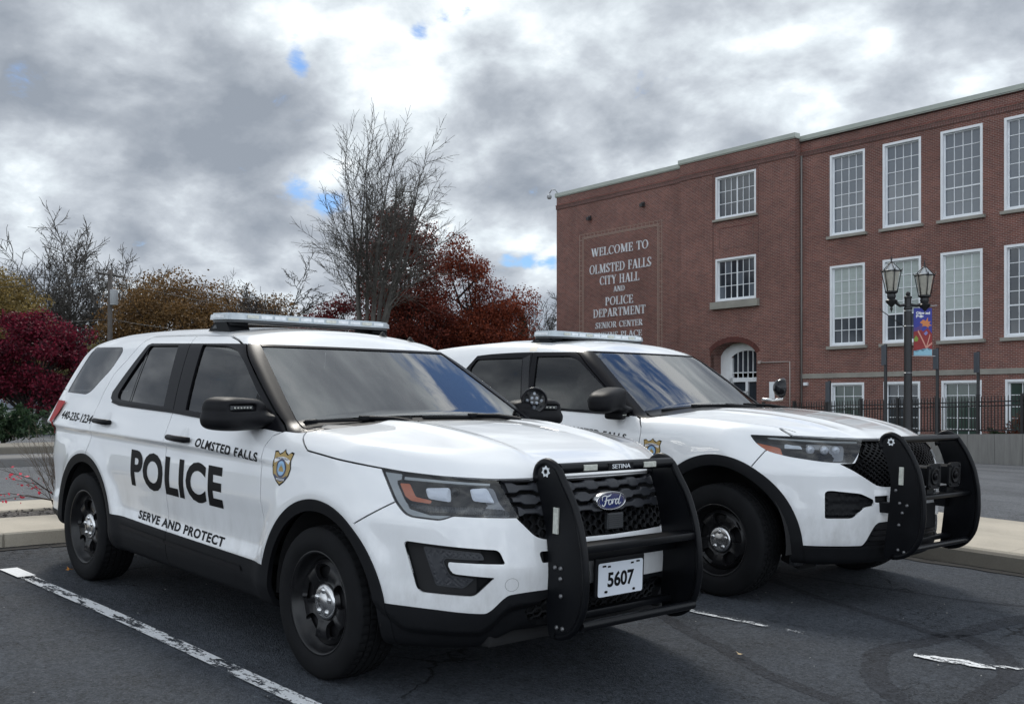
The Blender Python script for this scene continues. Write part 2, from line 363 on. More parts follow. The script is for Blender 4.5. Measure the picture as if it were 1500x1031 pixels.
def refine(M,mask,F=None):
    V,N,T=M
    E=np.sort(np.vstack([T[:,[0,1]],T[:,[1,2]],T[:,[2,0]]]),1)
    key=E[:,0]*(len(V)+1)+E[:,1]
    u,inv=np.unique(key,return_inverse=True);inv=inv.reshape(3,-1).T
    mk=np.zeros(len(u),bool);mk[inv[mask].ravel()]=True
    mid=-np.ones(len(u),int);mid[mk]=len(V)+np.arange(mk.sum())
    a=u[mk]//(len(V)+1);b=u[mk]%(len(V)+1)
    P=(V[a]+V[b])/2;n=N[a]+N[b];n/=np.linalg.norm(n,axis=1)[:,None]+1e-12
    if F is not None and len(P): P,n=project(F,P,1)
    V=np.vstack([V,P]);N=np.vstack([N,n])
    m=mid[inv];c=(m>=0)
    out=[T[~c.any(1)]]
    k=c.sum(1)
    s=k==3;t=T[s];q=m[s]
    out+=[np.c_[t[:,0],q[:,0],q[:,2]],np.c_[q[:,0],t[:,1],q[:,1]],np.c_[q[:,2],q[:,1],t[:,2]],q]
    for r in range(3):
        s=(k==1)&c[:,r];t=np.roll(T[s],-r,1);q=m[s][:,r]
        out+=[np.c_[t[:,0],q,t[:,2]],np.c_[q,t[:,1],t[:,2]]]
        s=(k==2)&~c[:,r];t=np.roll(T[s],-r,1);q=np.roll(m[s],-r,1) # edge0 unsplit, 1,2 split
        out+=[np.c_[t[:,0],t[:,1],q[:,2]],np.c_[t[:,1],q[:,1],q[:,2]],np.c_[q[:,2],q[:,1],t[:,2]]]
    return V,N,np.vstack(out)
def split(M,fn,F=None,levels=2,band=None):
    """fn(V)->signed field (positive = keep). returns pos,neg meshes"""
    V,N,T=M
    if len(T)==0: return M,M
    for l in range(levels):
        el=np.maximum(np.maximum(((V[T[:,0]]-V[T[:,1]])**2).sum(1),((V[T[:,1]]-V[T[:,2]])**2).sum(1)),((V[T[:,2]]-V[T[:,0]])**2).sum(1))**.5
        d=fn(V)[T]
        near=((np.abs(d).min(1)<el*.25)|((d.min(1)<0)&(d.max(1)>0)))&(el>.026/2**levels)
        if l: near&=V[T[:,0],1]<.62
        if not near.any(): break
        V,N,T=refine((V,N,T),near,F)
    d=fn(V);d=np.where(np.abs(d)<1e-7,1e-7,d)
    s=d>0;st=s[T];k=st.sum(1)
    pos=[T[k==3]];neg=[T[k==0]]
    X=T[(k==1)|(k==2)]
    if len(X):
        sx=s[X];k2=sx.sum(1)
        odd=np.where(k2==1,np.argmax(sx,1),np.argmax(~sx,1))
        X=np.take_along_axis(X,(odd[:,None]+np.arange(3))%3,1)
        E=np.sort(np.vstack([X[:,[0,1]],X[:,[0,2]]]),1);key=E[:,0]*(len(V)+1)+E[:,1]
        u,inv=np.unique(key,return_inverse=True);inv=inv.reshape(2,-1)
        a=u//(len(V)+1);b=u%(len(V)+1);t=(d[a]/(d[a]-d[b]))[:,None]
        P=V[a]*(1-t)+V[b]*t;n=N[a]*(1-t)+N[b]*t;n/=np.linalg.norm(n,axis=1)[:,None]+1e-12
        i=inv+len(V);V=np.vstack([V,P]);N=np.vstack([N,n])
        tri=np.c_[X[:,0],i[0],i[1]];q1=np.c_[i[0],X[:,1],X[:,2]];q2=np.c_[i[0],X[:,2],i[1]]
        o=s[X[:,0]]
        pos+=[tri[o],q1[~o],q2[~o]];neg+=[tri[~o],q1[o],q2[o]]
    return compact(V,N,np.vstack(pos)),compact(V,N,np.vstack(neg))
def polysd(p,poly):
    """signed distance, positive inside; p (n,2)"""
    poly=np.asarray(poly,float);n=len(poly)
    D=np.full(len(p),1e9);w=np.zeros(len(p),bool)
    x,y=p[:,0],p[:,1]
    for i in range(n):
        a=poly[i];b=poly[(i+1)%n];e=b-a
        q0=x-a[0];q1=y-a[1];t=np.clip((q0*e[0]+q1*e[1])/(e@e+1e-15),0,1)
        D=np.minimum(D,(q0-t*e[0])**2+(q1-t*e[1])**2)
        c=((a[1]>y)!=(b[1]>y))
        with np.errstate(divide='ignore',invalid='ignore'):
            xi=a[0]+(y-a[1])*e[0]/(e[1] if e[1]!=0 else 1e-15)
        w^=c&(x<xi)
    return np.where(w,1,-1)*np.sqrt(D)
def linesd(p,pts):
    D=np.full(len(p),1e9)
    for a,b in zip(np.asarray(pts[:-1],float),np.asarray(pts[1:],float)):
        e=b-a;q=p-a;t=np.clip(q@e/(e@e),0,1)
        D=np.minimum(D,((q-t[:,None]*e)**2).sum(1))
    return np.sqrt(D)
def roundpoly(poly,r,n=5):
    """fillet polygon corners; r scalar or list"""
    poly=np.asarray(poly,float);out=[];N=len(poly)
    rs=np.broadcast_to(np.asarray(r,float),(N,))
    for i in range(N):
        p0,p,p1=poly[i-1],poly[i],poly[(i+1)%N]
        if rs[i]<=0: out.append(p);continue
        u=p0-p;v=p1-p;lu=np.linalg.norm(u);lv=np.linalg.norm(v)
        c=min(rs[i],lu*.45,lv*.45)
        a=p+u/lu*c;b=p+v/lv*c
        for t in np.linspace(0,1,n): out.append((1-t)**2*a+2*t*(1-t)*p+t*t*b)
    return np.array(out)
def edges_boundary(T):
    E=np.vstack([T[:,[0,1]],T[:,[1,2]],T[:,[2,0]]])
    n=T.max()+2;k=np.sort(E,1);key=k[:,0]*n+k[:,1]
    u,inv,c=np.unique(key,return_inverse=True,return_counts=True)
    return E[c[inv.ravel()]==1]
def rim(M,depth):
    """add inward-extruded walls at the open boundary (own vertices, own normals)"""
    V,N,T=M
    B=edges_boundary(T)
    if len(B)==0: return M
    a,b=B[:,0],B[:,1];k=len(B)
    P=np.vstack([V[a],V[b],V[b]-N[b]*depth,V[a]-N[a]*depth])
    fn=np.cross(V[b]-V[a],-N[a]);fn/=np.linalg.norm(fn,axis=1)[:,None]+1e-12
    # average normals per vertex
    acc=np.zeros_like(V);np.add.at(acc,a,fn);np.add.at(acc,b,fn);acc/=np.linalg.norm(acc,axis=1)[:,None]+1e-12
    NN=-np.vstack([acc[a],acc[b],acc[b],acc[a]])
    i=len(V)+np.arange(k)
    t1=np.c_[i+k,i,i+3*k];t2=np.c_[i+k,i+3*k,i+2*k]
    return np.vstack([V,P]),np.vstack([N,NN]),np.vstack([T,t1,t2])
def comps(T,nv):
    lab=np.arange(nv)
    while True:
        m=lab[T].min(1);new=lab.copy()
        for j in range(3): np.minimum.at(new,T[:,j],m)
        new=np.minimum(new,new[new]);new=new[new]
        if (new==lab).all(): break
        lab=new
    return lab
def offset(M,d): return M[0]+M[1]*d,M[1],M[2]
def join(*Ms):
    V=[];N=[];T=[];o=0
    for m in Ms:
        if len(m[2])==0: continue
        V.append(m[0]);N.append(m[1]);T.append(m[2]+o);o+=len(m[0])
    return np.vstack(V),np.vstack(N),np.vstack(T)
def flip(M): return M[0],-M[1],M[2][:,::-1]
# ================================================================== VEHICLES
LOT_T = -0.0416
LOT = Matrix(((1, 0, -LOT_T, 0), (0, 1, 0, 0), (LOT_T, 0, 1, 0), (0, 0, 0, 1)))
def F1(P):
    x,y,z=P[:,0],np.abs(P[:,1]),P[:,2]
    Wp=interp(x,[-4.1,-3.95,-3.7,-3.4,-3.0,-2.5,-1.5,-.5,0,.25,.45,.62,.78,.92],[.78,.84,.905,.945,.968,.975,.982,.984,.984,.978,.962,.93,.88,.80])
    pr=interp(z,[.2,.3,.40,.47,.56,.68,.80,.90,.98,1.04,1.10,1.16,1.24],[-.08,-.03,-.008,-.008,-.026,-.016,0,-.004,-.013,-.026,-.044,-.066,-.10])
    r0=np.hypot(x,z-.36);r1=np.hypot(x+2.87,z-.36)
    fl=.018*(np.exp(-((r0-.50)/.07)**2)+np.exp(-((r1-.50)/.07)**2))*(z>.2)
    rm=np.minimum(r0,r1);wa=sstep(.62,.50,rm)*sstep(.30,.40,z);pr=pr*(1-wa)-.004*wa
    side=y-(Wp+pr+fl)
    hc=interp(x,[-4.2,-3.3,-2.5,-1.6,-.6,-.35,0,.3,.55,.75,.86,.95],[1.26,1.25,1.23,1.20,1.195,1.205,1.198,1.172,1.135,1.085,1.045,1.00])
    hood=hc-.055*(y/.85)**2.6+.008*sstep(.30,.36,y)*sstep(.60,.42,y)*sstep(-.5,0,x)+.010*np.exp(-((y-.40-.10*(0.6-x))/.05)**2)*sstep(.95,.4,x)*sstep(-.4,-.1,x)
    top=(z-hood)*.97
    fx=interp(z,[.18,.26,.34,.45,.58,.70,.80,.90,.98,1.04],[.80,.90,.955,.985,.992,.975,.958,.942,.915,.88])
    fp=interp(y,[0,.2,.4,.55,.65,.75,.85,.95],[0,.008,.035,.08,.13,.21,.33,.48])
    u=(x-y)*.7071
    cr=interp(u,[-.35,-.20,.095,.243,.394,.72],[.44,.346,.343,.456,.470,.478])
    front=(x-(fx-fp*(1+.30*sstep(.78,1.04,z))-.045*sstep(cr,cr-.035,z)))*.85
    rx=interp(z,[.2,.4,.6,.9,1.2],[3.95,4.05,4.06,4.02,3.96])
    rp=interp(y,[0,.4,.7,.9],[0,.03,.12,.30])
    rear=(-x-(rx-rp))*.9
    bot=(interp(x,[-4.1,-3.5,-2.8,-.5,.5,.8,1.],[.42,.33,.28,.26,.24,.24,.26])+.08*sstep(.62,.46,y)*(x>.3)-z)
    low=smax(side,top,.10)
    low=smax(low,front,.14)
    low=smax(low,rear,.15)
    low=smax(low,bot,.05)
    cp=interp(x,[-4.1,-3.8,-3.4,-2.8,-2,-1.2,-.7,-.3,0],[.74,.82,.87,.905,.922,.918,.90,.865,.82])
    tz=z-1.18
    cs=(y-(cp-.40*tz-.18*tz*np.abs(tz)))*.9
    rf=interp(x,[-4.1,-3.8,-3.4,-3,-2.5,-2,-1.6,-1.25,-1,-.8],[1.53,1.60,1.665,1.70,1.715,1.715,1.705,1.68,1.645,1.60])-.055*(y/.65)**2.2
    roof=z-rf
    wx=-.30-1.80*(z-1.16)-.15*(y/.86)**2
    ws=(x-wx)*.50
    bk=(-x-(3.97-.62*(z-1.2)-.10*(y/.8)**2))*.85
    cab=smax(cs,roof,.09)
    cab=smax(cab,ws,.045)
    cab=smax(cab,bk,.12)
    cab=smax(cab,1.0-z,.02)
    return smin(low,cab,.045)
def F2(P):
    x,y,z=P[:,0],np.abs(P[:,1]),P[:,2]
    Wp=interp(x,[-4.15,-4.0,-3.7,-3.4,-3.0,-2.5,-1.5,-.5,0,.25,.42,.58,.72,.86],[.78,.85,.91,.945,.968,.975,.982,.984,.984,.978,.960,.925,.87,.78])
    pr=interp(z,[.2,.3,.40,.47,.56,.68,.80,.92,1.0,1.06,1.12,1.18,1.26],[-.08,-.03,-.006,-.006,-.028,-.020,-.004,0,-.004,-.016,-.036,-.062,-.10])
    r0=np.hypot(x,z-.38);r1=np.hypot(x+3.025,z-.38)
    fl=.020*(np.exp(-((r0-.56)/.09)**2)+np.exp(-((r1-.56)/.09)**2))*(z>.2)
    rm=np.minimum(r0,r1);wa=sstep(.70,.58,rm)*sstep(.30,.40,z);pr=pr*(1-wa)-.004*wa
    side=y-(Wp+pr+fl)
    hc=interp(x,[-4.3,-3.3,-2.5,-1.6,-.9,-.6,-.3,0,.3,.55,.70,.80,.88],[1.26,1.25,1.23,1.21,1.225,1.250,1.252,1.240,1.210,1.165,1.125,1.09,1.04])
    hood=hc-.070*(y/.85)**2.4+.010*np.exp(-((y-.50-.10*(0.2-x))/.045)**2)*sstep(.8,.3,x)*sstep(-.6,-.3,x)+.008*np.exp(-((y-.30-.08*(0.2-x))/.05)**2)*sstep(.85,.4,x)*sstep(-.6,-.3,x)
    top=(z-hood)*.97
    fx=interp(z,[.18,.26,.34,.45,.58,.70,.80,.90,1.0,1.08,1.12],[.74,.82,.86,.895,.90,.89,.88,.875,.865,.835,.80])
    fp=interp(y,[0,.2,.4,.55,.65,.75,.85,.95],[0,.008,.04,.10,.16,.25,.38,.54])
    front=(x-(fx-fp*(.92+.33*sstep(.85,1.1,z))))*.83
    rx=interp(z,[.2,.4,.6,.9,1.2],[4.02,4.10,4.12,4.08,4.02])
    rp=interp(y,[0,.4,.7,.9],[0,.03,.12,.30])
    rear=(-x-(rx-rp))*.9
    bot=(interp(x,[-4.1,-3.5,-2.8,-.5,.5,.8,1.],[.42,.36,.31,.30,.29,.29,.30])-z)
    low=smax(side,top,.10)
    low=smax(low,front,.14)
    low=smax(low,rear,.15)
    low=smax(low,bot,.05)
    cp=interp(x,[-4.2,-3.9,-3.5,-2.9,-2.2,-1.5,-1.0,-.6,0],[.74,.81,.86,.90,.922,.920,.90,.87,.82])
    tz=z-1.19
    cs=(y-(cp-.38*tz-.16*tz*np.abs(tz)))*.9
    rf=interp(x,[-4.2,-3.9,-3.5,-3,-2.6,-2.2,-1.9,-1.6,-1.35,-1.1],[1.57,1.64,1.705,1.745,1.765,1.77,1.76,1.735,1.695,1.64])-.055*(y/.65)**2.2
    roof=z-rf
    wx=-.63-1.60*(z-1.18)-.17*(y/.86)**2
    ws=(x-wx)*.53
    bk=(-x-(4.00-.62*(z-1.2)-.10*(y/.8)**2))*.85
    cab=smax(cs,roof,.09)
    cab=smax(cab,ws,.045)
    cab=smax(cab,bk,.12)
    cab=smax(cab,1.0-z,.02)
    return smin(low,cab,.045)

def march(F, P, d, far):
    """first hit of F=0 from points P along unit d"""
    d = np.asarray(d, float); n = len(P); ts = np.linspace(0, far, 70)
    A = (P[None] + ts[:, None, None] * d).reshape(-1, 3); f = F(A).reshape(70, n)
    i = np.argmax(f < 0, 0); hit = (f < 0).any(0); i = np.clip(i, 1, 69)
    a = ts[i - 1].copy(); b = ts[i].copy()
    for _ in range(18):
        m = (a + b) / 2; v = F(P + m[:, None] * d) < 0; b = np.where(v, m, b); a = np.where(v, a, m)
    return P + b[:, None] * d, hit
def on_side(F, x, z, s=-1):
    P = np.c_[x, np.full(len(x), 1.35 * s), z]; return march(F, P, (0, -s, 0), 1.3)[0]
def on_front(F, y, z):
    P = np.c_[np.full(len(y), 1.3), y, z]; return march(F, P, (-1, 0, 0), 1.6)[0]
def on_top(F, x, y):
    P = np.c_[x, y, np.full(len(x), 2.0)]; return march(F, P, (0, 0, -1), 1.6)[0]
def text_mesh(s, size, off=0.0, sx=1.0, shear=0.0, spacing=1.0):
    """flat letters in the XY plane, centred; list of (verts2d, faces)"""
    c = bpy.data.curves.new('t', 'FONT'); c.body = s; c.size = size; c.offset = off; c.shear = shear; c.space_character = spacing
    c.align_x = 'CENTER'; c.align_y = 'CENTER'; c.resolution_u = 4
    o = bpy.data.objects.new('t', c); me = bpy.data.meshes.new_from_object(o)
    bm = bmesh.new(); bm.from_mesh(me); bpy.data.objects.remove(o); bpy.data.curves.remove(c); bpy.data.meshes.remove(me)
    bmesh.ops.remove_doubles(bm, verts=bm.verts, dist=1e-5)
    for v in bm.verts: v.co.x *= sx
    xs = [v.co.x for v in bm.verts]; ys = [v.co.y for v in bm.verts]; cx = (max(xs) + min(xs)) / 2; cy = (max(ys) + min(ys)) / 2
    for v in bm.verts: v.co.x -= cx; v.co.y -= cy; v.co.z = 0
    return bm
def poly_bm(polys):
    bm = bmesh.new()
    for p in polys:
        bm.faces.new([bm.verts.new((a, b, 0)) for a, b in p])
    bmesh.ops.triangulate(bm, faces=bm.faces); return bm
def bm_place(bm, cx, cy, w=None, h=None, slope=0.0, slant=0.0):
    xs = [v.co.x for v in bm.verts]; ys = [v.co.y for v in bm.verts]
    fx = (w / (max(xs) - min(xs))) if w else 1; fy = (h / (max(ys) - min(ys))) if h else 1
    for v in bm.verts:
        X, Y = v.co.x * fx, v.co.y * fy; v.co.x = cx + X + slant * Y; v.co.y = cy + Y + slope * X
    return bm
def decal(name, F, bm, where, m, parent, lift=0.0016, grid=0.03, s=-1):
    xs = [v.co.x for v in bm.verts]; ys = [v.co.y for v in bm.verts]
    for k in range(int(math.floor(min(xs) / grid)), int(math.ceil(max(xs) / grid)) + 1):
        bmesh.ops.bisect_plane(bm, geom=bm.verts[:] + bm.edges[:] + bm.faces[:], plane_co=(k * grid, 0, 0), plane_no=(1, 0, 0))
    for k in range(int(math.floor(min(ys) / grid)), int(math.ceil(max(ys) / grid)) + 1):
        bmesh.ops.bisect_plane(bm, geom=bm.verts[:] + bm.edges[:] + bm.faces[:], plane_co=(0, k * grid, 0), plane_no=(0, 1, 0))
    bmesh.ops.triangulate(bm, faces=bm.faces)
    V = np.array([v.co[:] for v in bm.verts]); bm.verts.index_update()
    T = np.array([[v.index for v in f.verts] for f in bm.faces]); bm.free()
    if where == 'S': P = on_side(F, V[:, 0], V[:, 1], s)
    elif where == 'F': P = on_front(F, V[:, 0], V[:, 1])
    g = grad(F, P); N = g / np.linalg.norm(g, axis=1)[:, None]
    P = P + N * lift
    fn = np.cross(P[T[:, 1]] - P[T[:, 0]], P[T[:, 2]] - P[T[:, 0]]); fl = (fn * N[T[:, 0]]).sum(1) < 0
    T[fl] = T[fl][:, ::-1]
    return mesh_obj(name, (P, N, T), m, parent)
def proj2(V, k):
    y = np.abs(V[:, 1])
    return {'S': lambda: V[:, [0, 2]], 'F': lambda: np.c_[y, V[:, 2]], 'C': lambda: np.c_[(V[:, 0] - y) * .70710678, V[:, 2]], 'T': lambda: np.c_[V[:, 0], y]}[k]()
def pfield(k, poly, cond=None, grow=0.0):
    poly = np.asarray(poly, float)
    def f(V):
        d = polysd(proj2(V, k), poly) + grow
        if cond is not None: d = np.where(cond(V), d, -1.0)
        return d
    return f
def seam_field(lines, w=0.0028):
    """lines: (proj, pts, cond) ; positive = keep"""
    def f(V):
        d = np.full(len(V), 1.0)
        for k, pts, cond in lines:
            q = linesd(proj2(V, k), np.asarray(pts, float)) - w
            d = np.minimum(d, np.where(cond(V), q, 1.0))
        return d
    return f
def subF(F, d): return lambda P: F(P) + d
def rows(*a): return np.array(a, float)

# ---------------------------------------------------------------- wheels
def make_wheel_meshes(R, r_rim, half):
    na = 200
    prof = [(r_rim - .004, -half + .022), (r_rim + .02, -half + .004), (r_rim + .055, -half), (R - .035, -half + .004), (R - .014, -half + .014)]
    t0 = half - .026
    o = -t0; gro = [-.056, -.019, .019, .056]
    pts = []
    for k in range(25):
        o = -t0 + 2 * t0 * k / 24; pts.append(o)
    for g in gro: pts += [g - .0055, g - .0035, g + .0035, g + .0055]
    pts = sorted(pts)
    for o in pts:
        r = R - .006 * (o / t0) ** 2
        if any(abs(o - g) < .004 for g in gro): r -= .009
        prof.append((r, o))
    prof += [(R - .014, half - .014), (R - .035, half - .004), (r_rim + .055, half), (r_rim + .02, half - .004), (r_rim - .004, half - .022)]
    prof = np.array(prof); n = len(prof)
    th = np.linspace(0, 2 * PI, na, endpoint=False); V = np.zeros((na, n, 3))
    rr = np.repeat(prof[None, :, 0], na, 0).copy()
    sip = (np.arange(na) % 4 == 0)[:, None] & (np.abs(prof[None, :, 1]) > .060) & (np.abs(prof[None, :, 1]) < .092) & (prof[None, :, 0] > R - .012)
    sip2 = (np.arange(na) % 3 == 0)[:, None] & (np.abs(prof[None, :, 1]) < .054) & (np.abs(prof[None, :, 1]) > .02) & (prof[None, :, 0] > R - .02)
    rr -= .006 * sip + .005 * sip2
    # raised bead and rib rings on the sidewall
    V[..., 0] = rr * np.cos(th)[:, None]; V[..., 2] = rr * np.sin(th)[:, None]; V[..., 1] = -prof[None, :, 1]
    idx = np.arange(na * n).reshape(na, n); a = idx; b = np.roll(idx, -1, 0)
    Q = np.stack([a[:, :-1], a[:, 1:], b[:, 1:], b[:, :-1]], -1).reshape(-1, 4)
    tyre = (V.reshape(-1, 3), None, Q[:, ::-1])
    # steel disc with five windows
    nr = 30; rad = np.linspace(.055, r_rim * .83, nr); nt = 150; tt = np.linspace(0, 2 * PI, nt, endpoint=False)
    X = rad[None] * np.cos(tt)[:, None]; Z = rad[None] * np.sin(tt)[:, None]
    s = r_rim / .235
    def hgt(x, z):
        r = np.hypot(x, z) / s
        h = interp(r, [.05, .085, .105, .14, .165, .185, .197], [.058, .060, .070, .078, .075, .062, .054])
        ang = np.arctan2(z, x); w = np.cos(ang * 5 + PI / 2 * 0)
        return h + .004 * np.exp(-((w + 1) / .25) ** 2) * (r > .09) * (r < .18)
    V2 = np.c_[X.ravel(), -hgt(X.ravel(), Z.ravel()), Z.ravel()]
    idx = np.arange(nt * nr).reshape(nt, nr); a = idx; b = np.roll(idx, -1, 0)
    Q = np.stack([a[:, :-1], a[:, 1:], b[:, 1:], b[:, :-1]], -1).reshape(-1, 4); T = np.vstack([Q[:, :3], Q[:, [0, 2, 3]]])
    e = 1e-3; gx = (hgt(V2[:, 0] + e, V2[:, 2]) - hgt(V2[:, 0] - e, V2[:, 2])) / (2 * e); gz = (hgt(V2[:, 0], V2[:, 2] + e) - hgt(V2[:, 0], V2[:, 2] - e)) / (2 * e)
    N2 = np.c_[-gx, -np.ones(len(gx)), -gz]; N2 /= np.linalg.norm(N2, axis=1)[:, None]
    holes = []
    for k in range(5):
        a0 = PI / 2 + 2 * PI * k / 5
        base = roundpoly([(.098 * s, -.036 * s), (.168 * s, -.062 * s), (.180 * s, 0), (.168 * s, .062 * s), (.098 * s, .036 * s)], [.02, .022, .05, .022, .02], 5)
        c, sn = math.cos(a0), math.sin(a0); holes.append(np.c_[base[:, 0] * c - base[:, 1] * sn, base[:, 0] * sn + base[:, 1] * c])
    def hf(V):
        d = np.full(len(V), 9.0)
        for h in holes: d = np.minimum(d, -polysd(V[:, [0, 2]], h))
        return d
    fn = np.cross(V2[T[:, 1]] - V2[T[:, 0]], V2[T[:, 2]] - V2[T[:, 0]])
    if (fn[:, 1] > 0).mean() > .5: T = T[:, ::-1]
    disc, _ = split((V2, N2, T), hf, None, 1)
    d = hf(disc[0]); disc[0][:, 1] -= .006 * np.exp(-(d / .007) ** 2)
    disc = rim(disc, .022)
    # barrel and lip
    bm = bmesh.new(); h = half
    add_lathe(bm, [(r_rim * .82, -.048), (r_rim * .86, -.052), (r_rim * .90, -.072), (r_rim * .955, -h + .034), (r_rim * .97, -h + .018), (r_rim + .004, -h + .012), (r_rim + .006, -h + .018), (r_rim, -h + .028), (r_rim * .93, -.04), (r_rim * .93, .08)], axis='Y', seg=72)
    me = bpy.data.meshes.new('rim_lip'); bm.normal_update(); bm.to_mesh(me); bm.free(); me.materials.append(MT['steel'])
    # chrome centre cap with five nut bumps
    bm = bmesh.new()
    add_lathe(bm, [(.086, -.056), (.087, -.064), (.083, -.072), (.070, -.078), (.052, -.077), (.038, -.079), (.032, -.083), (.0, -.0835)], axis='Y', seg=40)
    for k in range(5):
        a0 = PI / 2 + 2 * PI * k / 5; cx, cz = .056 * math.cos(a0), .056 * math.sin(a0)
        add_lathe(bm, [(.018, -.070), (.0155, -.080), (.0125, -.084), (.006, -.087), (0, -.0875)], c=(cx, 0, cz), axis='Y', seg=14)
    bmesh.ops.remove_doubles(bm, verts=bm.verts, dist=1e-6)
    cap = bpy.data.meshes.new('hub_cap'); fix_normals(bm); bm.to_mesh(cap); bm.free(); cap.materials.append(MT['chrome'])
    cap.polygons.foreach_set('use_smooth', np.ones(len(cap.polygons), dtype=bool))
    return tyre, disc, me, cap
def add_wheels(car, x1, R, r_rim, half, ytrack, zc):
    tyre, disc, lip, cap = make_wheel_meshes(R, r_rim, half)
    tm = dm = None
    bm = bmesh.new(); add_lathe(bm, [(.0, .02), (.16, .02), (.16, .035), (0, .035)], axis='Y', seg=32)
    rotor = bpy.data.meshes.new('brake_disc'); bm.to_mesh(rotor); bm.free(); rotor.materials.append(MT['dgrey'])
    for x in (0, x1):
        for s in (-1, 1):
            if dm is None:
                w = mesh_obj('wheel', disc, MT['steel'], car); dm = w.data
                t = mesh_obj('tyre', tyre, MT['rubber'], w); t.data.set_sharp_from_angle(angle=0.7); tm = t.data
            else:
                w = link(bpy.data.objects.new('wheel', dm), car); t = link(bpy.data.objects.new('tyre', tm), w)
            link(bpy.data.objects.new('rim', lip), w); link(bpy.data.objects.new('hub_cap', cap), w); link(bpy.data.objects.new('brake_disc', rotor), w)
            w.location = (x, s * ytrack, zc); w.rotation_euler = (0, 0, 0 if s < 0 else PI)
            if x == 0: w.rotation_euler[2] += math.radians(0.0)
def wheel_well(car, x, zc, R, s, yo):
    bm = bmesh.new(); n = 28; v0 = []; v1 = []
    for k in range(n + 1):
        a = -0.08 + (PI + .16) * k / n; c, sn = math.cos(a) * R, math.sin(a) * R
        v0.append(bm.verts.new((x + c, s * yo, zc + sn))); v1.append(bm.verts.new((x + c * .98, s * .52, zc + sn * .98)))
    for k in range(n): bm.faces.new((v0[k], v0[k + 1], v1[k + 1], v1[k]))
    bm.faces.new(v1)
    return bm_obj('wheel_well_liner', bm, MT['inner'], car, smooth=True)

def implicit_part(name, F, lo, hi, h, m, parent):
    return mesh_obj(name, nets(F, lo, hi, h), m, parent)
def ellbox(c, r, p=4.0):
    c = np.array(c); r = np.array(r)
    return lambda P: ((np.abs((P - c) / r) ** p).sum(1) ** (1 / p) - 1) * min(r)
def rot_pts(P, c, ang):
    q = P - np.array(c); a, b = math.cos(ang), math.sin(ang)
    return np.c_[q[:, 0] * a + q[:, 1] * b, -q[:, 0] * b + q[:, 1] * a, q[:, 2]]

def panel_split(M, field, F, levels=2): return split(M, field, F, levels)
def name_white(M, cls, names, car, depth=.013):
    """the painted skin is divided into its panels along the shut lines"""
    V, N, T = M; k = cls(V[T].mean(1)); out = {}
    for i, nm in enumerate(names):
        t = T[k == i]
        if len(t) > 20: out[nm] = mesh_obj(nm.split('|')[0], rim(compact(V, N, t), depth), MT['paint'], car)
    return out
SHIELD = [(-.5, .42), (-.36, .44), (-.22, .36), (-.08, .42), (0, .50), (.08, .42), (.22, .36), (.36, .44), (.5, .42), (.44, .22), (.50, .0), (.42, -.22), (.22, -.40), (0, -.52), (-.22, -.40), (-.42, -.22), (-.50, .0), (-.44, .22)]
def shield(F, cx, cz, w, h, slant, parent):
    def P(poly, sc, dx=0, dz=0): return [(cx + (a * sc + dx) * w + slant * (b * sc + dz) * h, cz + (b * sc + dz) * h) for a, b in poly]
    circ = [(.5 * math.cos(t), .5 * math.sin(t)) for t in np.linspace(0, 2 * PI, 25)[:-1]]
    o = decal('shield_emblem', F, poly_bm([P(SHIELD, 1.0)]), 'S', MT['decal'], parent, .0016)
    q = [decal('shield_field', F, poly_bm([P(SHIELD, .91)]), 'S', MT['gold'], o, .0022)]
    ban = [(-.40, .20), (-.2, .27), (0, .29), (.2, .27), (.40, .20), (.36, .10), (.18, .17), (0, .19), (-.18, .17), (-.36, .10)]
    q += [decal('banner', F, poly_bm([P(ban, 1.0)]), 'S', MT['white'], o, .0027)]
    ban2 = [(-.34, -.20), (-.17, -.27), (0, -.30), (.17, -.27), (.34, -.20), (.30, -.30), (.15, -.37), (0, -.40), (-.15, -.37), (-.30, -.30)]
    q += [decal('banner', F, poly_bm([P(ban2, 1.0)]), 'S', MT['navy'], o, .0027)]
    q += [decal('roundel', F, poly_bm([P(circ, .52, 0, -.03)]), 'S', MT['navy'], o, .0030)]
    q += [decal('roundel', F, poly_bm([P(circ, .40, 0, -.03)]), 'S', MT['lblue'], o, .0034)]
    q += [decal('roundel_emblem', F, poly_bm([[(cx + a * w, cz + b * h) for a, b in ((-.14, -.12), (.14, -.12), (.10, -.02), (.02, .04), (0, .10), (-.02, .04), (-.10, -.02))]]), 'S', MT['gold'], o, .0038)]
    t = text_mesh('POLICE', .1, .004, .8); bm_place(t, cx, cz - .335 * h, w * .44, h * .055, 0)
    q += [decal('lettering', F, t, 'S', MT['white'], o, .0034)]
    t = text_mesh('OLMSTED FALLS', .1, .002, .8); bm_place(t, cx, cz + .235 * h, w * .62, h * .055, 0)
    q += [decal('lettering', F, t, 'S', MT['navy'], o, .0034)]
    # thing > part > sub-part only: the layers hang on the car as well
    for x in q: x.parent = o
    return o
def star_poly(R, r, n=7, c=(0, 0), rot=PI / 2):
    return [(c[0] + (R if k % 2 == 0 else r) * math.cos(rot + PI * k / n), c[1] + (R if k % 2 == 0 else r) * math.sin(rot + PI * k / n)) for k in range(2 * n)]
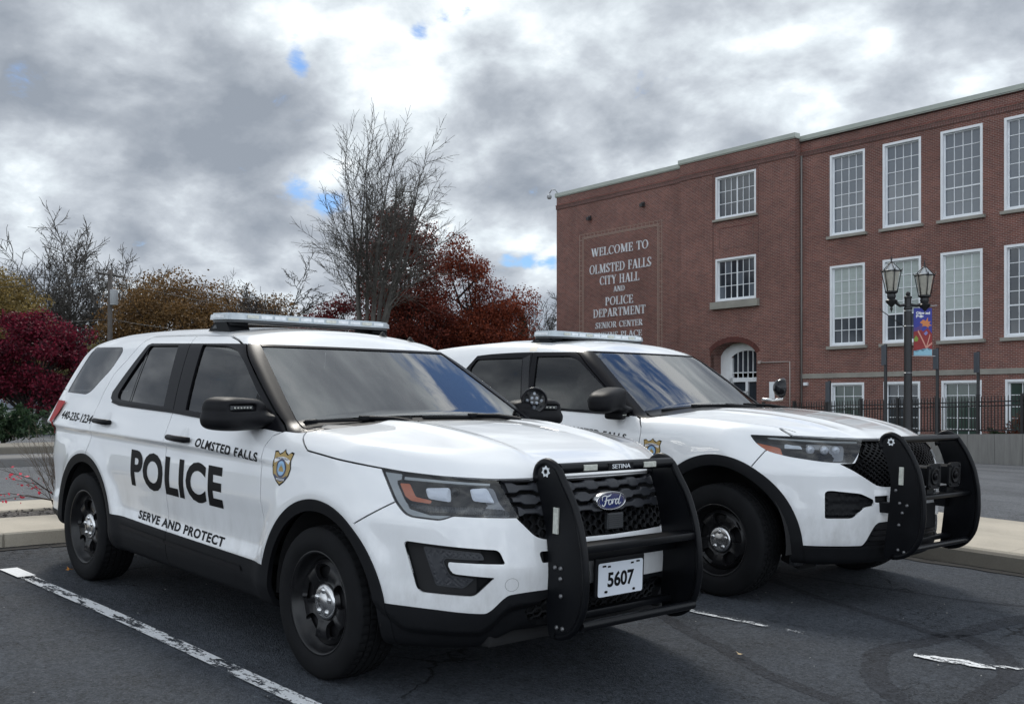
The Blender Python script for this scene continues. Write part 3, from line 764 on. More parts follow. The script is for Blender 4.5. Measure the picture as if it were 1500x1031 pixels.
def flat_text(bm, s, fn, w=None, h=None, off=0, sx=1.0, shear=0, thick=.0015):
    """letters as thin slabs; fn(a,b,c) -> 3D, c = height above face"""
    t = text_mesh(s, .1, off, sx, shear); bm_place(t, 0, 0, w, h)
    fs = t.faces[:]; r = bmesh.ops.extrude_face_region(t, geom=fs); 
    for e in r['geom']:
        if isinstance(e, bmesh.types.BMVert): e.co.z += thick
    t.verts.index_update(); vm = [bm.verts.new(fn(v.co.x, v.co.y, v.co.z)) for v in t.verts]
    for f in t.faces:
        try: bm.faces.new([vm[v.index] for v in f.verts])
        except ValueError: pass
    t.free()

def light_bar(car, x, z, L, depth, tall, roof_z):
    pl = roundpoly([(-depth / 2, -L), (depth / 2 * .55, -L), (depth / 2, -L + .12), (depth / 2, L - .12), (depth / 2 * .55, L), (-depth / 2, L)], .03, 4)
    bm = bmesh.new(); add_prism(bm, [tuple(p * .97) for p in pl], lambda a, b: (x + a, b, z - tall * .5 - .012), lambda a, b: (x + a, b, z - tall * .40)); fix_normals(bm)
    o = bm_obj('light_bar', bm, MT['dgrey'], car, autosmooth=.5)
    bm = bmesh.new(); add_prism(bm, [tuple(p) for p in pl], lambda a, b: (x + a, b, z - tall * .42), lambda a, b: (x + a * .95, b * .995, z + tall * .5)); fix_normals(bm)
    bmesh.ops.bevel(bm, geom=[e for e in bm.edges if abs(e.verts[0].co.z - e.verts[1].co.z) < 1e-4 and e.verts[0].co.z > z], offset=.012, segments=3, affect='EDGES')
    bm_obj('lens', bm, MT['bar'], o, autosmooth=.5)
    for k in range(11):
        yy = -L + .10 + (2 * L - .2) * (k + .5) / 11
        bm = bmesh.new(); add_box(bm, (x + depth / 2 - .001, yy, z + tall * .02), (.006, (2 * L - .3) / 11 * .90, tall * .46), bevel=.001); bm_obj('lens_segment', bm, MT['barw'] if k % 3 else MT['clearlight'], o)
    bm = bmesh.new(); add_box(bm, (x - .03, -L + .002, z), (depth * .55, .008, tall * .46), bevel=.001); bm_obj('lens_segment', bm, MT['barw'], o)
    for s in (-1, 1):
        bm = bmesh.new(); yy = s * (L - .09)
        add_box(bm, (x - .02, yy, z - tall * .5 - .022), (.20, .12, .024), bevel=.006)
        add_prism(bm, [(x - .20, roof_z - .02), (x + .10, roof_z - .02), (x + .04, z - tall * .5 - .01), (x - .10, z - tall * .5 - .01)], lambda a, b: (a, yy - .07, b), lambda a, b: (a, yy + .07, b))
        fix_normals(bm); bm_obj('mounting_foot', bm, MT['plastic'], o)
        bm = bmesh.new(); add_prism(bm, [(x - .13, roof_z + .004), (x - .07, roof_z + .004), (x - .08, z - tall * .5 - .03), (x - .10, z - tall * .5 - .03)], lambda a, b: (a, yy + s * .071, b), lambda a, b: (a, yy + s * .0725, b)); fix_normals(bm); bm_obj('foot_gusset', bm, MT['dgrey'], o)
    return o
def fixme(o):
    bm = bmesh.new(); bm.from_mesh(o.data); fix_normals(bm); bm.to_mesh(o.data); bm.free()

def push_bumper(car, prof, yp, bars, star, lamp, bolts, lowz, lab, speakers=None, lights=True, word=None, skirt=None):
    """prof: outline (x,z) of the side plates; bars: (x,z,h,depth)"""
    root = None
    P = roundpoly(prof, .05, 4)
    for s in (-1, 1):
        bm = bmesh.new()
        add_prism(bm, [tuple(p) for p in P], lambda a, b: (a, s * (yp - .012), b), lambda a, b: (a, s * yp, b)); fix_normals(bm)
        # rounded rubber edge along the front, from the top of the plate to its foot
        o = bm_obj('side_plate' if root is not None else 'push_bumper', bm, MT['powder'], car if root is None else root, autosmooth=.5)
        if root is None: root = o
        i0 = int(np.argmin(P[:, 0] - .35 * P[:, 1])); 
        front = [p for p in P]
        edge = [p for p in P if p[0] > np.interp(p[1], [prof[-1][1], prof[0][1]], [prof[-1][0] + .02, prof[0][0] - .001]) ]
        edge = sorted([tuple(p) for p in P if p[0] >= 0], key=lambda p: 0)
        # take outline from first vertex to the foot vertex
        n_edge = int(len(P) * skirt)
        cc = P.mean(0); pts = []
        for p in P[:n_edge]:
            dq = cc - p; dq = dq / (np.linalg.norm(dq) + 1e-9); pts.append((p[0] + dq[0] * .014, s * (yp - .008), p[1] + dq[1] * .014))
        bm = bmesh.new(); add_tube(bm, pts, .017, 12); bm_obj('edge_tube', bm, MT['powder'], root)
        for (bx, bz) in bolts:
            bm = bmesh.new(); add_lathe(bm, [(.011, 0), (.011, s * .004), (.007, s * .008), (0, s * .0085)], c=(bx, s * yp, bz), axis='Y', seg=12); fix_normals(bm); bm_obj('bolt', bm, MT['bolt'], root)
        bm = bmesh.new(); add_box(bm, (lamp[0], s * (yp + .004), lamp[1]), (.030, .010, .115), bevel=.002); bm_obj('warning_lamp', bm, MT['clearlight'], root)
        bm = bmesh.new(); poly = star_poly(.027, .019, 7, star); add_prism(bm, poly, lambda a, b: (a, s * (yp + .0005), b), lambda a, b: (a, s * (yp + .003), b)); fix_normals(bm); bm_obj('star_emblem', bm, MT['barw'], root)
        bm = bmesh.new(); add_lathe(bm, [(.011, s * .003), (.011, s * .0042), (.0065, s * .0042), (.0065, s * .003)], c=(star[0], s * yp, star[1]), axis='Y', seg=14); fix_normals(bm); bm_obj('star_emblem', bm, MT['dgrey'], root)
    for (bx, bz, hh, dd, kind) in bars:
        bm = bmesh.new()
        if kind == 'tube': add_tube(bm, [(bx, -yp + .014, bz), (bx, yp - .014, bz)], hh / 2, 16)
        else:
            add_box(bm, (bx, 0, bz), (dd, 2 * yp - .03, hh), bevel=.008)
        bm_obj('cross_bar', bm, MT['powder'], root, autosmooth=.6)
    # brackets to the bumper
    for s in (-1, 1):
        bm = bmesh.new(); add_box(bm, (prof[-1][0] - .05, s * (yp - .03), .66), (.20, .05, .07), bevel=.006); bm_obj('bracket', bm, MT['powder'], root)
    if word:
        bx, bz, rr = word
        bm = bmesh.new(); add_box(bm, (bx + rr + .001, 0, bz), (.008, .17, .034), bevel=.003); bm_obj('name_strip', bm, MT['plastic'], root)
        bm = bmesh.new(); flat_text(bm, 'SETINA', lambda a, b, c: (bx + rr + .005 + c, a, bz + b), w=.125, h=.020, off=.0012); fix_normals(bm); bm_obj('lettering', bm, MT['barw'], root)
        for yy in (-.205, .205):
            bm = bmesh.new(); add_box(bm, (bx + rr + .002, yy, bz), (.010, .085, .026), bevel=.002); bm_obj('warning_lamp', bm, MT['clearlight'], root)
    return root

def seats_and_dash(car, xb, z0, wsx, pt):
    """seats, dashboard and steering wheel behind the glass; xb = x of the front seats"""
    for s in (-1, 1):
        bm = bmesh.new(); add_box(bm, (xb, s * .40, z0), (.52, .52, .16), bevel=.05)
        add_box(bm, (xb - .30, s * .40, z0 + .36), (.16, .50, .66), rot=Matrix.Rotation(-.22, 3, 'Y'), bevel=.06)
        o = bm_obj('front_seat', bm, MT['seat'], car, autosmooth=.8)
        bm = bmesh.new(); add_box(bm, (xb - .40, s * .40, z0 + .80), (.10, .28, .17), bevel=.04)
        bm_obj('headrest', bm, MT['seat'], o, autosmooth=.8)
    bm = bmesh.new(); add_box(bm, (xb - 1.15, 0, z0 + .02), (.5, 1.4, .16), bevel=.05); add_box(bm, (xb - 1.45, 0, z0 + .34), (.16, 1.36, .60), rot=Matrix.Rotation(-.2, 3, 'Y'), bevel=.05)
    bm_obj('rear_seat', bm, MT['seat'], car, autosmooth=.8)
    bm = bmesh.new(); add_box(bm, (xb - .52, 0, z0 + .36), (.03, 1.45, .74), bevel=.01); bm_obj('partition', bm, MT['inner'], car)
    bm = bmesh.new(); add_box(bm, (wsx - .12, 0, pt - .13), (.56, 1.50, .20), bevel=.06); o = bm_obj('dashboard', bm, MT['dash'], car, autosmooth=.8)
    bm = bmesh.new(); add_box(bm, (wsx - .42, .0, pt - .04), (.05, .30, .20), bevel=.012); bm_obj('screen', bm, MT['gloss'], o)
    bm = bmesh.new(); add_box(bm, (wsx - .20, .40, pt - .03), (.22, .36, .08), bevel=.03); bm_obj('instrument_cowl', bm, MT['dash'], o, autosmooth=.8)
    bm = bmesh.new()
    ring = [(wsx - .50 - .09 * math.sin(t) * 1.0, .40 + .19 * math.cos(t), pt - .05 + .17 * math.sin(t)) for t in np.linspace(0, 2 * PI, 33)]
    add_tube(bm, ring, .016, 8); add_tube(bm, [(wsx - .50, .22, pt - .05), (wsx - .50, .58, pt - .05)], .014, 6); add_box(bm, (wsx - .48, .40, pt - .05), (.05, .11, .10), bevel=.02)
    bm_obj('steering_wheel', bm, MT['gloss'], car, smooth=True)
    bm = bmesh.new(); add_box(bm, (wsx - .66, 0, pt + .30), (.03, .20, .05), bevel=.015); bm_obj('rear_view_mirror', bm, MT['plastic'], car)

def spot_light(car, c, yaw, pitch, aim_up=0):
    R_ = Matrix.Rotation(yaw, 4, 'Z') @ Matrix.Rotation(pitch, 4, 'Y')
    bm = bmesh.new(); add_lathe(bm, [(0, -.075), (.03, -.073), (.06, -.058), (.078, -.03), (.084, 0), (.084, .012), (.078, .014), (.074, .010)], axis='X', seg=32)
    fix_normals(bm); bm.transform(Matrix.Translation(c) @ R_); o = bm_obj('spotlight', bm, MT['gloss'], car, smooth=True)
    bm = bmesh.new(); add_lathe(bm, [(.075, .006), (.05, .016), (.0, .020)], axis='X', seg=32); bm.transform(Matrix.Translation(c) @ R_); bm_obj('lens', bm, MT['lens'], o, smooth=True)
    bm = bmesh.new(); add_lathe(bm, [(.074, .005), (.055, -.006), (.028, -.012), (0, -.013)], axis='X', seg=32)
    bm.transform(Matrix.Translation(c) @ R_); bm_obj('reflector', bm, MT['dgrey'], o, smooth=True)
    for k in range(8):
        a = 2 * PI * k / 8; bm = bmesh.new(); add_lathe(bm, [(.013, .0), (.010, .006), (0, .008)], c=(0, 0, 0), axis='X', seg=10)
        rr = .045 if k % 2 == 0 else .022
        bm.transform(Matrix.Translation(c) @ R_ @ Matrix.Translation((.004, rr * math.cos(a), rr * math.sin(a)))); bm_obj('lamp', bm, MT['mirror'], o, smooth=True)
    return o
def honeycomb(F, poly, cell, wall, m, name, parent, lift=-.03, kind='hex', thick=.008, where='F', mirror=False):
    """open mesh of thin walls set just behind the body surface"""
    poly = np.array(poly); lo = poly.min(0); hi = poly.max(0); segs = []
    if kind == 'hex':
        r = cell / 2; dy = r * math.sqrt(3); nx = int((hi[0] - lo[0]) / (1.5 * r)) + 2; nz = int((hi[1] - lo[1]) / dy) + 2
        for i in range(nx):
            for j in range(nz):
                cx = lo[0] + i * 1.5 * r; cz = lo[1] + j * dy + (i % 2) * dy / 2
                for k in range(3):
                    a, b = PI / 3 * k, PI / 3 * (k + 1)
                    segs.append(((cx + r * math.cos(a), cz + r * math.sin(a)), (cx + r * math.cos(b), cz + r * math.sin(b))))
    else:
        w, h = cell, cell * .62; nx = int((hi[0] - lo[0]) / w) + 2; nz = int((hi[1] - lo[1]) / h * 2) + 3
        for i in range(nx):
            for j in range(nz):
                cx = lo[0] + (i + .5 * (j % 2)) * w; cz = lo[1] + j * h / 2 * 1.0 * 2 / 2
                for sx in (-1, 1): segs.append(((cx, cz), (cx + sx * w / 2, cz + h / 2 * 1.0 + h / 2 * 0)))
        segs = [((a[0], a[1]), (b[0], a[1] + h)) for a, b in segs]
    S = np.array(segs); mid = S.mean(1); ok = polysd(mid, poly) > 0.002; S = S[ok]
    if len(S) == 0: return None
    n = len(S); d = S[:, 1] - S[:, 0]; d /= np.linalg.norm(d, axis=1)[:, None]; nn = np.c_[-d[:, 1], d[:, 0]] * wall / 2
    Q = np.stack([S[:, 0] + nn, S[:, 0] - nn, S[:, 1] - nn, S[:, 1] + nn], 1).reshape(-1, 2)
    P = on_front(F, Q[:, 0], Q[:, 1]); g = grad(F, P); g /= np.linalg.norm(g, axis=1)[:, None]
    A = P + g * lift; B = A - g * thick
    V = np.vstack([A, B]); i = np.arange(n) * 4; k = 4 * n
    Qd = np.vstack([np.c_[i, i + 1, i + 2, i + 3], np.c_[i + 1, i + 1 + k, i + 2 + k, i + 2], np.c_[i + 3, i + 3 + k, i + k, i][:, ::-1]])
    o = mesh_obj(name, (V, None, Qd), m, parent, smooth=False); return o
def grille_bar(F, zc, y0, y1, hfun, lift, depth, m, name, parent, n=60):
    ys = np.linspace(y0, y1, n); h = np.array([hfun(y) for y in ys]) if hfun else np.full(n, .02)
    rows_ = []
    for zz, lf in ((h / 2, lift - .006), (h / 2 - .005, lift), (-h / 2 + .005, lift), (-h / 2, lift - .006), (-h / 2, lift - depth), (h / 2, lift - depth)):
        P = on_front(F, ys, zc(ys) + zz); P[:, 0] += lf; rows_.append(P)
    V = np.array(rows_).transpose(1, 0, 2).reshape(-1, 3); Q = []
    for i in range(n - 1):
        for k in range(6): Q.append((i * 6 + k, i * 6 + (k + 1) % 6, (i + 1) * 6 + (k + 1) % 6, (i + 1) * 6 + k))
    me = mesh_obj(name, (V, None, np.array(Q)[:, ::-1]), m, parent, smooth=True); me.data.set_sharp_from_angle(angle=.5); return me
def lifted(name, F, M, d, m, parent, edge=None):
    """piece of the skin moved out (d>0) or in (d<0) along its normals"""
    M = offset(M, d)
    if edge: M = rim(M, edge)
    return mesh_obj(name, M, m, parent)
def walls(M, d0, depth):
    V, N, T = rim(offset(M, -d0), depth); return V[len(M[0]):], N[len(M[0]):], T[len(M[2]):] - len(M[0])
def stroke(path, w0):
    """flat ribbon polygon quads along a path with widths"""
    out = []
    for (a, b), (wa, wb) in zip(zip(path[:-1], path[1:]), zip(w0[:-1], w0[1:])):
        d = np.array(b) - np.array(a); n = np.array([-d[1], d[0]]) / (np.linalg.norm(d) + 1e-9)
        a, b = np.array(a), np.array(b)
        out.append([tuple(a + n * wa / 2), tuple(a - n * wa / 2), tuple(b - n * wb / 2), tuple(b + n * wb / 2)])
    return out
def curve_pts(ctrl, n=7):
    c = np.array(ctrl, float); t = np.arange(len(c)); tt = np.linspace(0, len(c) - 1, (len(c) - 1) * n + 1)
    return np.c_[interp(tt, t, c[:, 0]), interp(tt, t, c[:, 1])]
def oval_badge(F, car, cy, cz, x_off, half_w, half_h):
    """blue oval with a chrome rim and script letters, standing clear of the grille"""
    xb = on_front(F, np.array([cy]), np.array([cz]))[0][0] + x_off
    bm = bmesh.new(); n = 48
    def ring(s, x): return [bm.verts.new((x, cy + half_w * s * math.cos(2 * PI * k / n), cz + half_h * s * math.sin(2 * PI * k / n))) for k in range(n)]
    rs = [ring(1.0, xb - .03), ring(1.0, xb - .004), ring(.97, xb), ring(.92, xb), ring(.90, xb - .003)]
    for a, b in zip(rs[:-1], rs[1:]):
        for k in range(n): bm.faces.new((a[k], a[(k + 1) % n], b[(k + 1) % n], b[k]))
    o = bm_obj('oval_badge', bm, MT['chrome'], car, smooth=True)
    bm = bmesh.new(); c = ring(.905, xb - .002); c2 = ring(.80, xb - .0015); c3 = ring(.77, xb - .0015)
    bm.faces.new(ring(.905, xb - .002)); blue = mat('badge_blue', (.008, .022, .13), .18, coat=1); bm_obj('badge_field', bm, blue, o)
    bm = bmesh.new(); a = ring(.845, xb - .0008); b = ring(.81, xb - .0008)
    for k in range(n): bm.faces.new((a[k], a[(k + 1) % n], b[(k + 1) % n], b[k]))
    bm_obj('badge_line', bm, MT['chrome'], o)
    S = []   # script letters drawn with a pen, units of the badge half width
    def pen(ctrl, w): 
        p = curve_pts(ctrl, 6); ww = np.interp(np.linspace(0, 1, len(p)), np.linspace(0, 1, len(w)), w); S.extend(stroke([tuple(q) for q in p], ww))
    pen([(-.60, .02), (-.64, .12), (-.58, .22), (-.44, .24), (-.30, .20), (-.14, .24), (-.04, .30)], [.02, .05, .05, .045, .07, .06, .02])
    pen([(-.34, .21), (-.37, .06), (-.42, -.10), (-.50, -.20), (-.60, -.20), (-.62, -.12)], [.05, .085, .085, .06, .045, .03])
    pen([(-.50, -.01), (-.36, .03), (-.22, .04), (-.18, .09)], [.02, .05, .05, .02])
    pen([(-.10, .06), (-.19, .02), (-.22, -.08), (-.16, -.15), (-.06, -.13), (-.01, -.04), (-.05, .05), (-.12, .06), (.02, .05)], [.04, .06, .07, .05, .05, .06, .05, .03, .03])
    pen([(.02, .05), (.08, .07), (.06, -.03), (.03, -.14)], [.03, .06, .08, .06]); pen([(.06, -.02), (.12, .06), (.20, .07), (.22, .03)], [.03, .05, .06, .05])
    pen([(.42, .04), (.33, .07), (.25, .0), (.23, -.09), (.29, -.15), (.37, -.10), (.42, -.0)], [.04, .06, .07, .07, .05, .05, .04])
    pen([(.58, .27), (.50, .14), (.44, -.02), (.43, -.12), (.50, -.15), (.60, -.08)], [.03, .06, .09, .07, .05, .02])
    bm = bmesh.new()
    for q in S: bm.faces.new([bm.verts.new((xb + .0008, cy + p[0] * half_w * 1.02, cz + p[1] * half_w * 1.02)) for p in q])
    for f in bm.faces:
        f.normal_update()
        if f.normal.x < 0: f.normal_flip()
    bm_obj('lettering', bm, MT['barw'], o)
def handle(F, car, x, z, L, s=-1):
    P = on_side(F, np.array([x]), np.array([z]), s)[0]
    bm = bmesh.new()
    pts = [(x - L / 2, P[1] + s * .006, z), (x - L / 2 + .018, P[1] + s * .030, z + .001), (x, P[1] + s * .038, z), (x + L / 2 - .02, P[1] + s * .034, z), (x + L / 2, P[1] + s * .010, z)]
    add_tube(bm, [tuple(q) for q in pts], [.015, .018, .018, .019, .014], 12)
    for v in bm.verts: v.co.z = z + (v.co.z - z) * .95
    o = bm_obj('door_handle', bm, MT['satin'], car, smooth=True)
    return o
def wiper(wsx, car, a, b, arm):
    """blade lying on the glass from a to b given as (y,z); wsx(y,z) is the x of the glass; arm is the pivot (x,y,z)"""
    n = 14; ys = np.linspace(a[0], b[0], n); zs = np.linspace(a[1], b[1], n)
    P = np.c_[wsx(ys, zs) + .012, ys, zs + .014]
    bm = bmesh.new(); add_tube(bm, [tuple(p) for p in P], .0085, 6); mid = P[n // 2]
    add_box(bm, tuple(mid + np.array([.006, 0, .010])), (.035, .085, .026), bevel=.006)
    add_tube(bm, [tuple(mid + np.array([.008, 0, .012])), tuple((mid + np.array(arm)) / 2 + np.array([.01, 0, .016])), arm], [.010, .012, .016], 8)
    return bm_obj('wiper', bm, MT['plastic'], car, autosmooth=.7)

def build_car1():
    F = F1
    car = empty('police_suv', matrix=LOT)
    tag(car, 'nearer white police SUV with POLICE across its doors and a 5607 plate', 'police car', 'white police SUVs')
    S = nets(F, (-4.3, -1.1, .1), (1.2, 1.1, 1.85), .018, True)
    WX = -2.875; ZA = .36
    outside = lambda V: np.abs(V[:, 1]) > .50
    arch_in = lambda V: np.where(outside(V), np.minimum(np.hypot(V[:, 0], V[:, 2] - ZA), np.hypot(V[:, 0] - WX, V[:, 2] - ZA)) - .432, 1.0)
    S, _ = split(S, arch_in, F, 2)
    # unpainted arch mouldings
    def arch_out(V):
        a = np.minimum(np.hypot(V[:, 0] - .004, (V[:, 2] - ZA) * 1.0), np.hypot(V[:, 0] - WX, V[:, 2] - ZA)) - .487
        return np.where(outside(V), a, 1.0)
    S, lip = split(S, arch_out, F, 2)
    def bx(V, x0, x1): return (V[:, 0] > x0) & (V[:, 0] < x1)
    clad = lambda V: V[:, 2] - np.where(V[:, 0] < .3, interp(V[:, 0], [-4.2, -3.4, -2.9, -2.537, -1.627, -.438], [.40, .40, .50, .502, .487, .469]),
        np.where(V[:, 0] > .3, interp((V[:, 0] - np.abs(V[:, 1])) * .7071, [-.40, -.301, -.096, .120, .236, .396, .72], [.442, .439, .433, .422, .503, .516, .524]), .470))
    keep, low_lip = split(lip, lambda V: V[:, 2] - .25, F, 0)
    lifted('arch_moulding', F, lip, .007, MT['plastic'], car, .03)
    S, low = split(S, clad, F, 2)
    # side cladding and front lower bumper as separate parts
    sd, rest = split(low, lambda V: np.minimum(V[:, 0] + 3.0, .1 - V[:, 0]), F, 0)
    sd = split(sd, seam_field([('S', [(-1.622, .52), (-1.60, .2)], outside)], .003), F, 2)[0]
    lifted('side_cladding', F, sd, .006, MT['plastic'], car, .02)
    fr, rr = split(rest, lambda V: V[:, 0], F, 0)
    inl = [(-.2, .495), (.33, .50), (.43, .47), (.47, .42), (.44, .37), (.38, .345), (-.2, .345)]
    fr, intake = split(fr, pfield('F', inl, lambda V: V[:, 0] > .5, 0) , F, 2)[::-1] if False else (lambda r: (r[1], r[0]))(split(fr, pfield('F', inl, lambda V: V[:, 0] > .5), F, 2))
    lifted('lower_bumper', F, fr, .004, MT['plastic'], car, .04)
    lifted('lower_intake', F, intake, -.06, MT['inner'], car)
    honeycomb(F, [(-.46, .35), (.46, .35), (.46, .49), (-.46, .49)], .05, .008, MT['plastic'], 'intake_mesh', car, lift=-.02)
    lifted('rear_lower_bumper', F, rr, .004, MT['plastic'], car, .03)
    for s in (-1, 1):      # raised strips on the door cladding
        for x0, x1, z0, z1 in ((-2.277, -1.632, .455, .440), (-1.612, -.72, .438, .424)):
            bm = poly_bm([[(x0, z0), (x1, z1), (x1 + .02, z1 - .024), (x0, z0 - .022)]]); decal('cladding_strip', F, bm, 'S', MT['satin'], car, .014, s=s)
    # ---- grille, lamps and pockets
    frontal = lambda V: V[:, 0] > .25
    HL = [(-.369, 1.020), (.161, .988), (.262, .830), (-.024, .836), (-.046, .826), (-.083, .815), (-.207, .822), (-.235, .831), (-.252, .843), (-.291, .883)]
    HLP = roundpoly(HL, [.004, .006, .01, .02, .02, .02, .03, .02, .02, .03], 4)
    hl_hole, S = split(S, pfield('C', HLP, frontal), F, 2)
    G = [(-.2, .990), (.42, .990), (.59, .988), (.528, .829), (.482, .780), (.450, .748), (.400, .733), (-.2, .727)]
    S_, hole = (lambda r: (r[1], r[0]))(split(S, pfield('F', roundpoly(G, [0, .01, .015, .01, .02, .04, .04, 0], 4), frontal), F, 2)); S = S_
    lifted('grille_backing', F, hole, -.075, MT['inner'], car)
    honeycomb(F, [(-.50, .738), (.50, .738), (.50, .84), (-.50, .84)], .050, .007, MT['plastic'], 'grille_mesh', car, lift=-.034, thick=.02)
    def wave(y, p=.150, a=.022, b=.043):
        t = abs(((y / p) % 1.0) - .5) * 2; t = min(max((t - .35) / .22, 0), 1); return b - (b - a) * (t)
    for k, (zc, wd) in enumerate(((.956, .535), (.906, .528), (.856, .512))):
        grille_bar(F, lambda y, zc=zc: np.full(len(y), zc), -wd, wd, (lambda y, k=k: wave(y + .075 * (k % 2))), -.006, .03, MT['insert'], 'grille_bar', car, 130)
    grille_bar(F, lambda y: np.full(len(y), .984), -.545, .545, lambda y: .010, -.004, .03, MT['gloss'], 'grille_bar', car, 60)
    bm = bmesh.new(); xr = on_front(F, np.array([.0]), np.array([.78]))[0][0]; add_box(bm, (xr - .03, .05, .785), (.02, .11, .075), bevel=.004); 
    for k in range(7): add_box(bm, (xr - .018, .05, .757 + k * .0095), (.006, .10, .004))
    bm_obj('radar_panel', bm, MT['dgrey'], car)
    oval_badge(F, car, 0.0, .884, .016, .104, .043)
    right = lambda V: -V[:, 1]
    for s in (-1, 1):
        H = split(hl_hole, lambda V: s * V[:, 1], F, 0)[0]
        lens = lifted('headlight', F, H, -.001, MT['lens'], car)
        mesh_obj('lamp_housing', walls(H, .008, .05), MT['gloss'], lens); mesh_obj('lamp_housing', offset(H, -.055), MT['gloss'], lens)
        inner = [(-.300, .981), (.150, .973), (.181, .898), (.240, .838), (-.017, .848), (-.062, .839), (-.146, .846), (-.213, .860), (-.247, .890)]
        inn, ring = split(H, pfield('C', roundpoly(inner, .02, 3)), F, 2)
        rg, rest_ = split(ring, pfield('C', [(-.36, 1.03), (-.27, 1.03), (-.275, .955), (-.225, .86), (-.13, .838), (.0, .84), (.01, .80), (-.4, .80)]), F, 2)
        rg2, _ = split(rg, pfield('C', HLP, None, -.009), F, 2)
        lifted('light_pipe', F, rg2, -.014, MT['grey'], lens, .02)
        tp, _ = split(rest_, pfield('C', [(-.26, .996), (.13, .983), (.13, .974), (-.26, .983)]), F, 2)
        lifted('light_pipe', F, tp, -.016, MT['grey'], lens, .015)
        lifted('lamp_bezel', F, inn, -.034, MT['bezel'], lens, .02)
        am, _ = split(inn, pfield('C', roundpoly([(-.283, .969), (-.235, .969), (-.202, .915), (-.127, .903), (-.134, .889), (-.224, .897), (-.252, .915)], .006, 3)), F, 2)
        lifted('amber_reflector', F, am, -.022, MT['amber'], lens, .012)
        for q in ([(-.160, .953), (-.047, .960), (-.037, .898), (-.143, .909)], [(.040, .958), (.117, .964), (.157, .897), (.058, .906)]):
            rf, _ = split(inn, pfield('C', roundpoly(q, .012, 3)), F, 2)
            V, N, T = rf; dd = polysd(proj2(V, 'C'), np.array(q)); u = proj2(V, 'C')[:, 0]
            V2 = V - N * (.014 + np.clip(dd * .4, 0, .007) + .0015 * np.abs(np.sin(u * 330)))[:, None]
            N2 = vert_normals(V2, T); mesh_obj('reflector', (V2, N2, T), MT['mirror'], lens)
        # projector between the two bowls and the ribbed strip below
        pc = on_corner(F, .005, .930, s); bm = bmesh.new(); add_lathe(bm, [(0, .012), (.016, .010), (.026, 0), (.030, -.02), (.030, -.03)], axis='X', seg=24)
        bm.transform(Matrix.Translation(pc - Vector((.042, 0, 0))) @ Matrix.Rotation(s * .5, 4, 'Z')); bm_obj('projector', bm, MT['gloss'], lens, smooth=True)
        st, _ = split(inn, pfield('C', [(-.235, .884), (-.133, .879), (.056, .881), (.219, .867), (.235, .842), (-.017, .853), (-.147, .853), (-.202, .866)]), F, 2)
        V, N, T = st; u = proj2(V, 'C')[:, 0]; V2 = V - N * (.020 + .004 * np.sin(u * 420))[:, None]; mesh_obj('ribbed_strip', (V2, vert_normals(V2, T), T), MT['dgrey'], lens)
    FG = [(-.239, .709), (-.229, .720), (.168, .697), (.184, .686), (.207, .640), (.201, .636), (-.037, .642), (-.038, .627), (-.019, .593), (.166, .579), (.087, .503), (.068, .496), (-.156, .504), (-.176, .521)]
    fogp = roundpoly(FG, [.01, .01, .02, .02, .006, .006, .01, .01, .02, .006, .02, .02, .03, .03], 3)
    hole, S = split(S, pfield('C', fogp, frontal), F, 2)
    for s in (-1, 1):
        H = split(hole, lambda V: s * V[:, 1], F, 0)[0]
        o = lifted('fog_lamp_pocket', F, H, -.050, MT['plastic'], car)
        mesh_obj('pocket_wall', walls(H, .004, .05), MT['plastic'], o)
        FI = [(-.162, .700), (.106, .684), (.123, .653), (-.057, .654), (-.066, .641), (-.035, .580), (.079, .569), (.030, .526), (-.098, .534)]
        i_, _ = split(H, pfield('C', roundpoly(FI, .012, 3)), F, 2); lifted('pocket_insert', F, i_, -.026, MT['insert'], o, .024)
        i_, _ = split(H, pfield('C', roundpoly(FI, .012, 3), None, -.008), F, 2)
        V, N, T = i_; uv = proj2(V, 'C'); V2 = V - N * (.0245 - .0025 * (np.sin(uv[:, 0] * 230 + 1.57 * (np.floor(uv[:, 1] * 110) % 2)) * np.sin(uv[:, 1] * 345) > .1))[:, None]; mesh_obj('textured_insert', (V2, vert_normals(V2, T), T), MT['insert'], o)
    # small slots beside the bumper brackets
    hole, S = split(S, pfield('F', roundpoly([(.437, .674), (.429, .684), (.30, .684), (.30, .633), (.427, .635)], .006, 3), frontal), F, 2)
    lifted('bumper_slot', F, hole, -.03, MT['inner'], car)
    # ---- greenhouse
    upz = lambda V: V[:, 2] > 1.0
    sx = lambda V: (np.abs(V[:, 1]) > .5)
    QG = roundpoly([(-3.60, 1.233), (-3.47, 1.563), (-2.880, 1.563), (-2.832, 1.530), (-2.869, 1.416), (-3.063, 1.252), (-3.147, 1.231)], [.01, .02, .03, .02, .05, .06, .03], 4)
    q, S = split(S, pfield('S', QG, lambda V: sx(V) & upz(V)), F, 2)
    qg, qb = split(q, pfield('S', QG, sx, -.010), F, 2)
    for s in (-1, 1): o = lifted('quarter_window', F, split(qg, lambda V: s * V[:, 1], F, 0)[0], -.003, MT['tint'], car); lifted('window_seal', F, split(qb, lambda V: s * V[:, 1], F, 0)[0], -.002, MT['gloss'], o, .01)
    hoodedge = lambda V: interp(np.abs(V[:, 1]), [0, .26, .56, .73, .836, .872, .90], [-.10, -.115, -.16, -.195, -.25, -.31, -.43])
    GH = [(-2.672, 1.262), (-2.655, 1.225), (-2.602, 1.204), (-2.459, 1.190), (-1.671, 1.180), (-1.363, 1.168), (-.80, 1.148), (-.436, 1.130), (-.30, .95), (.3, .95), (.3, 1.3), (-1.04, 1.585), (-2.43, 1.588), (-2.475, 1.576)]
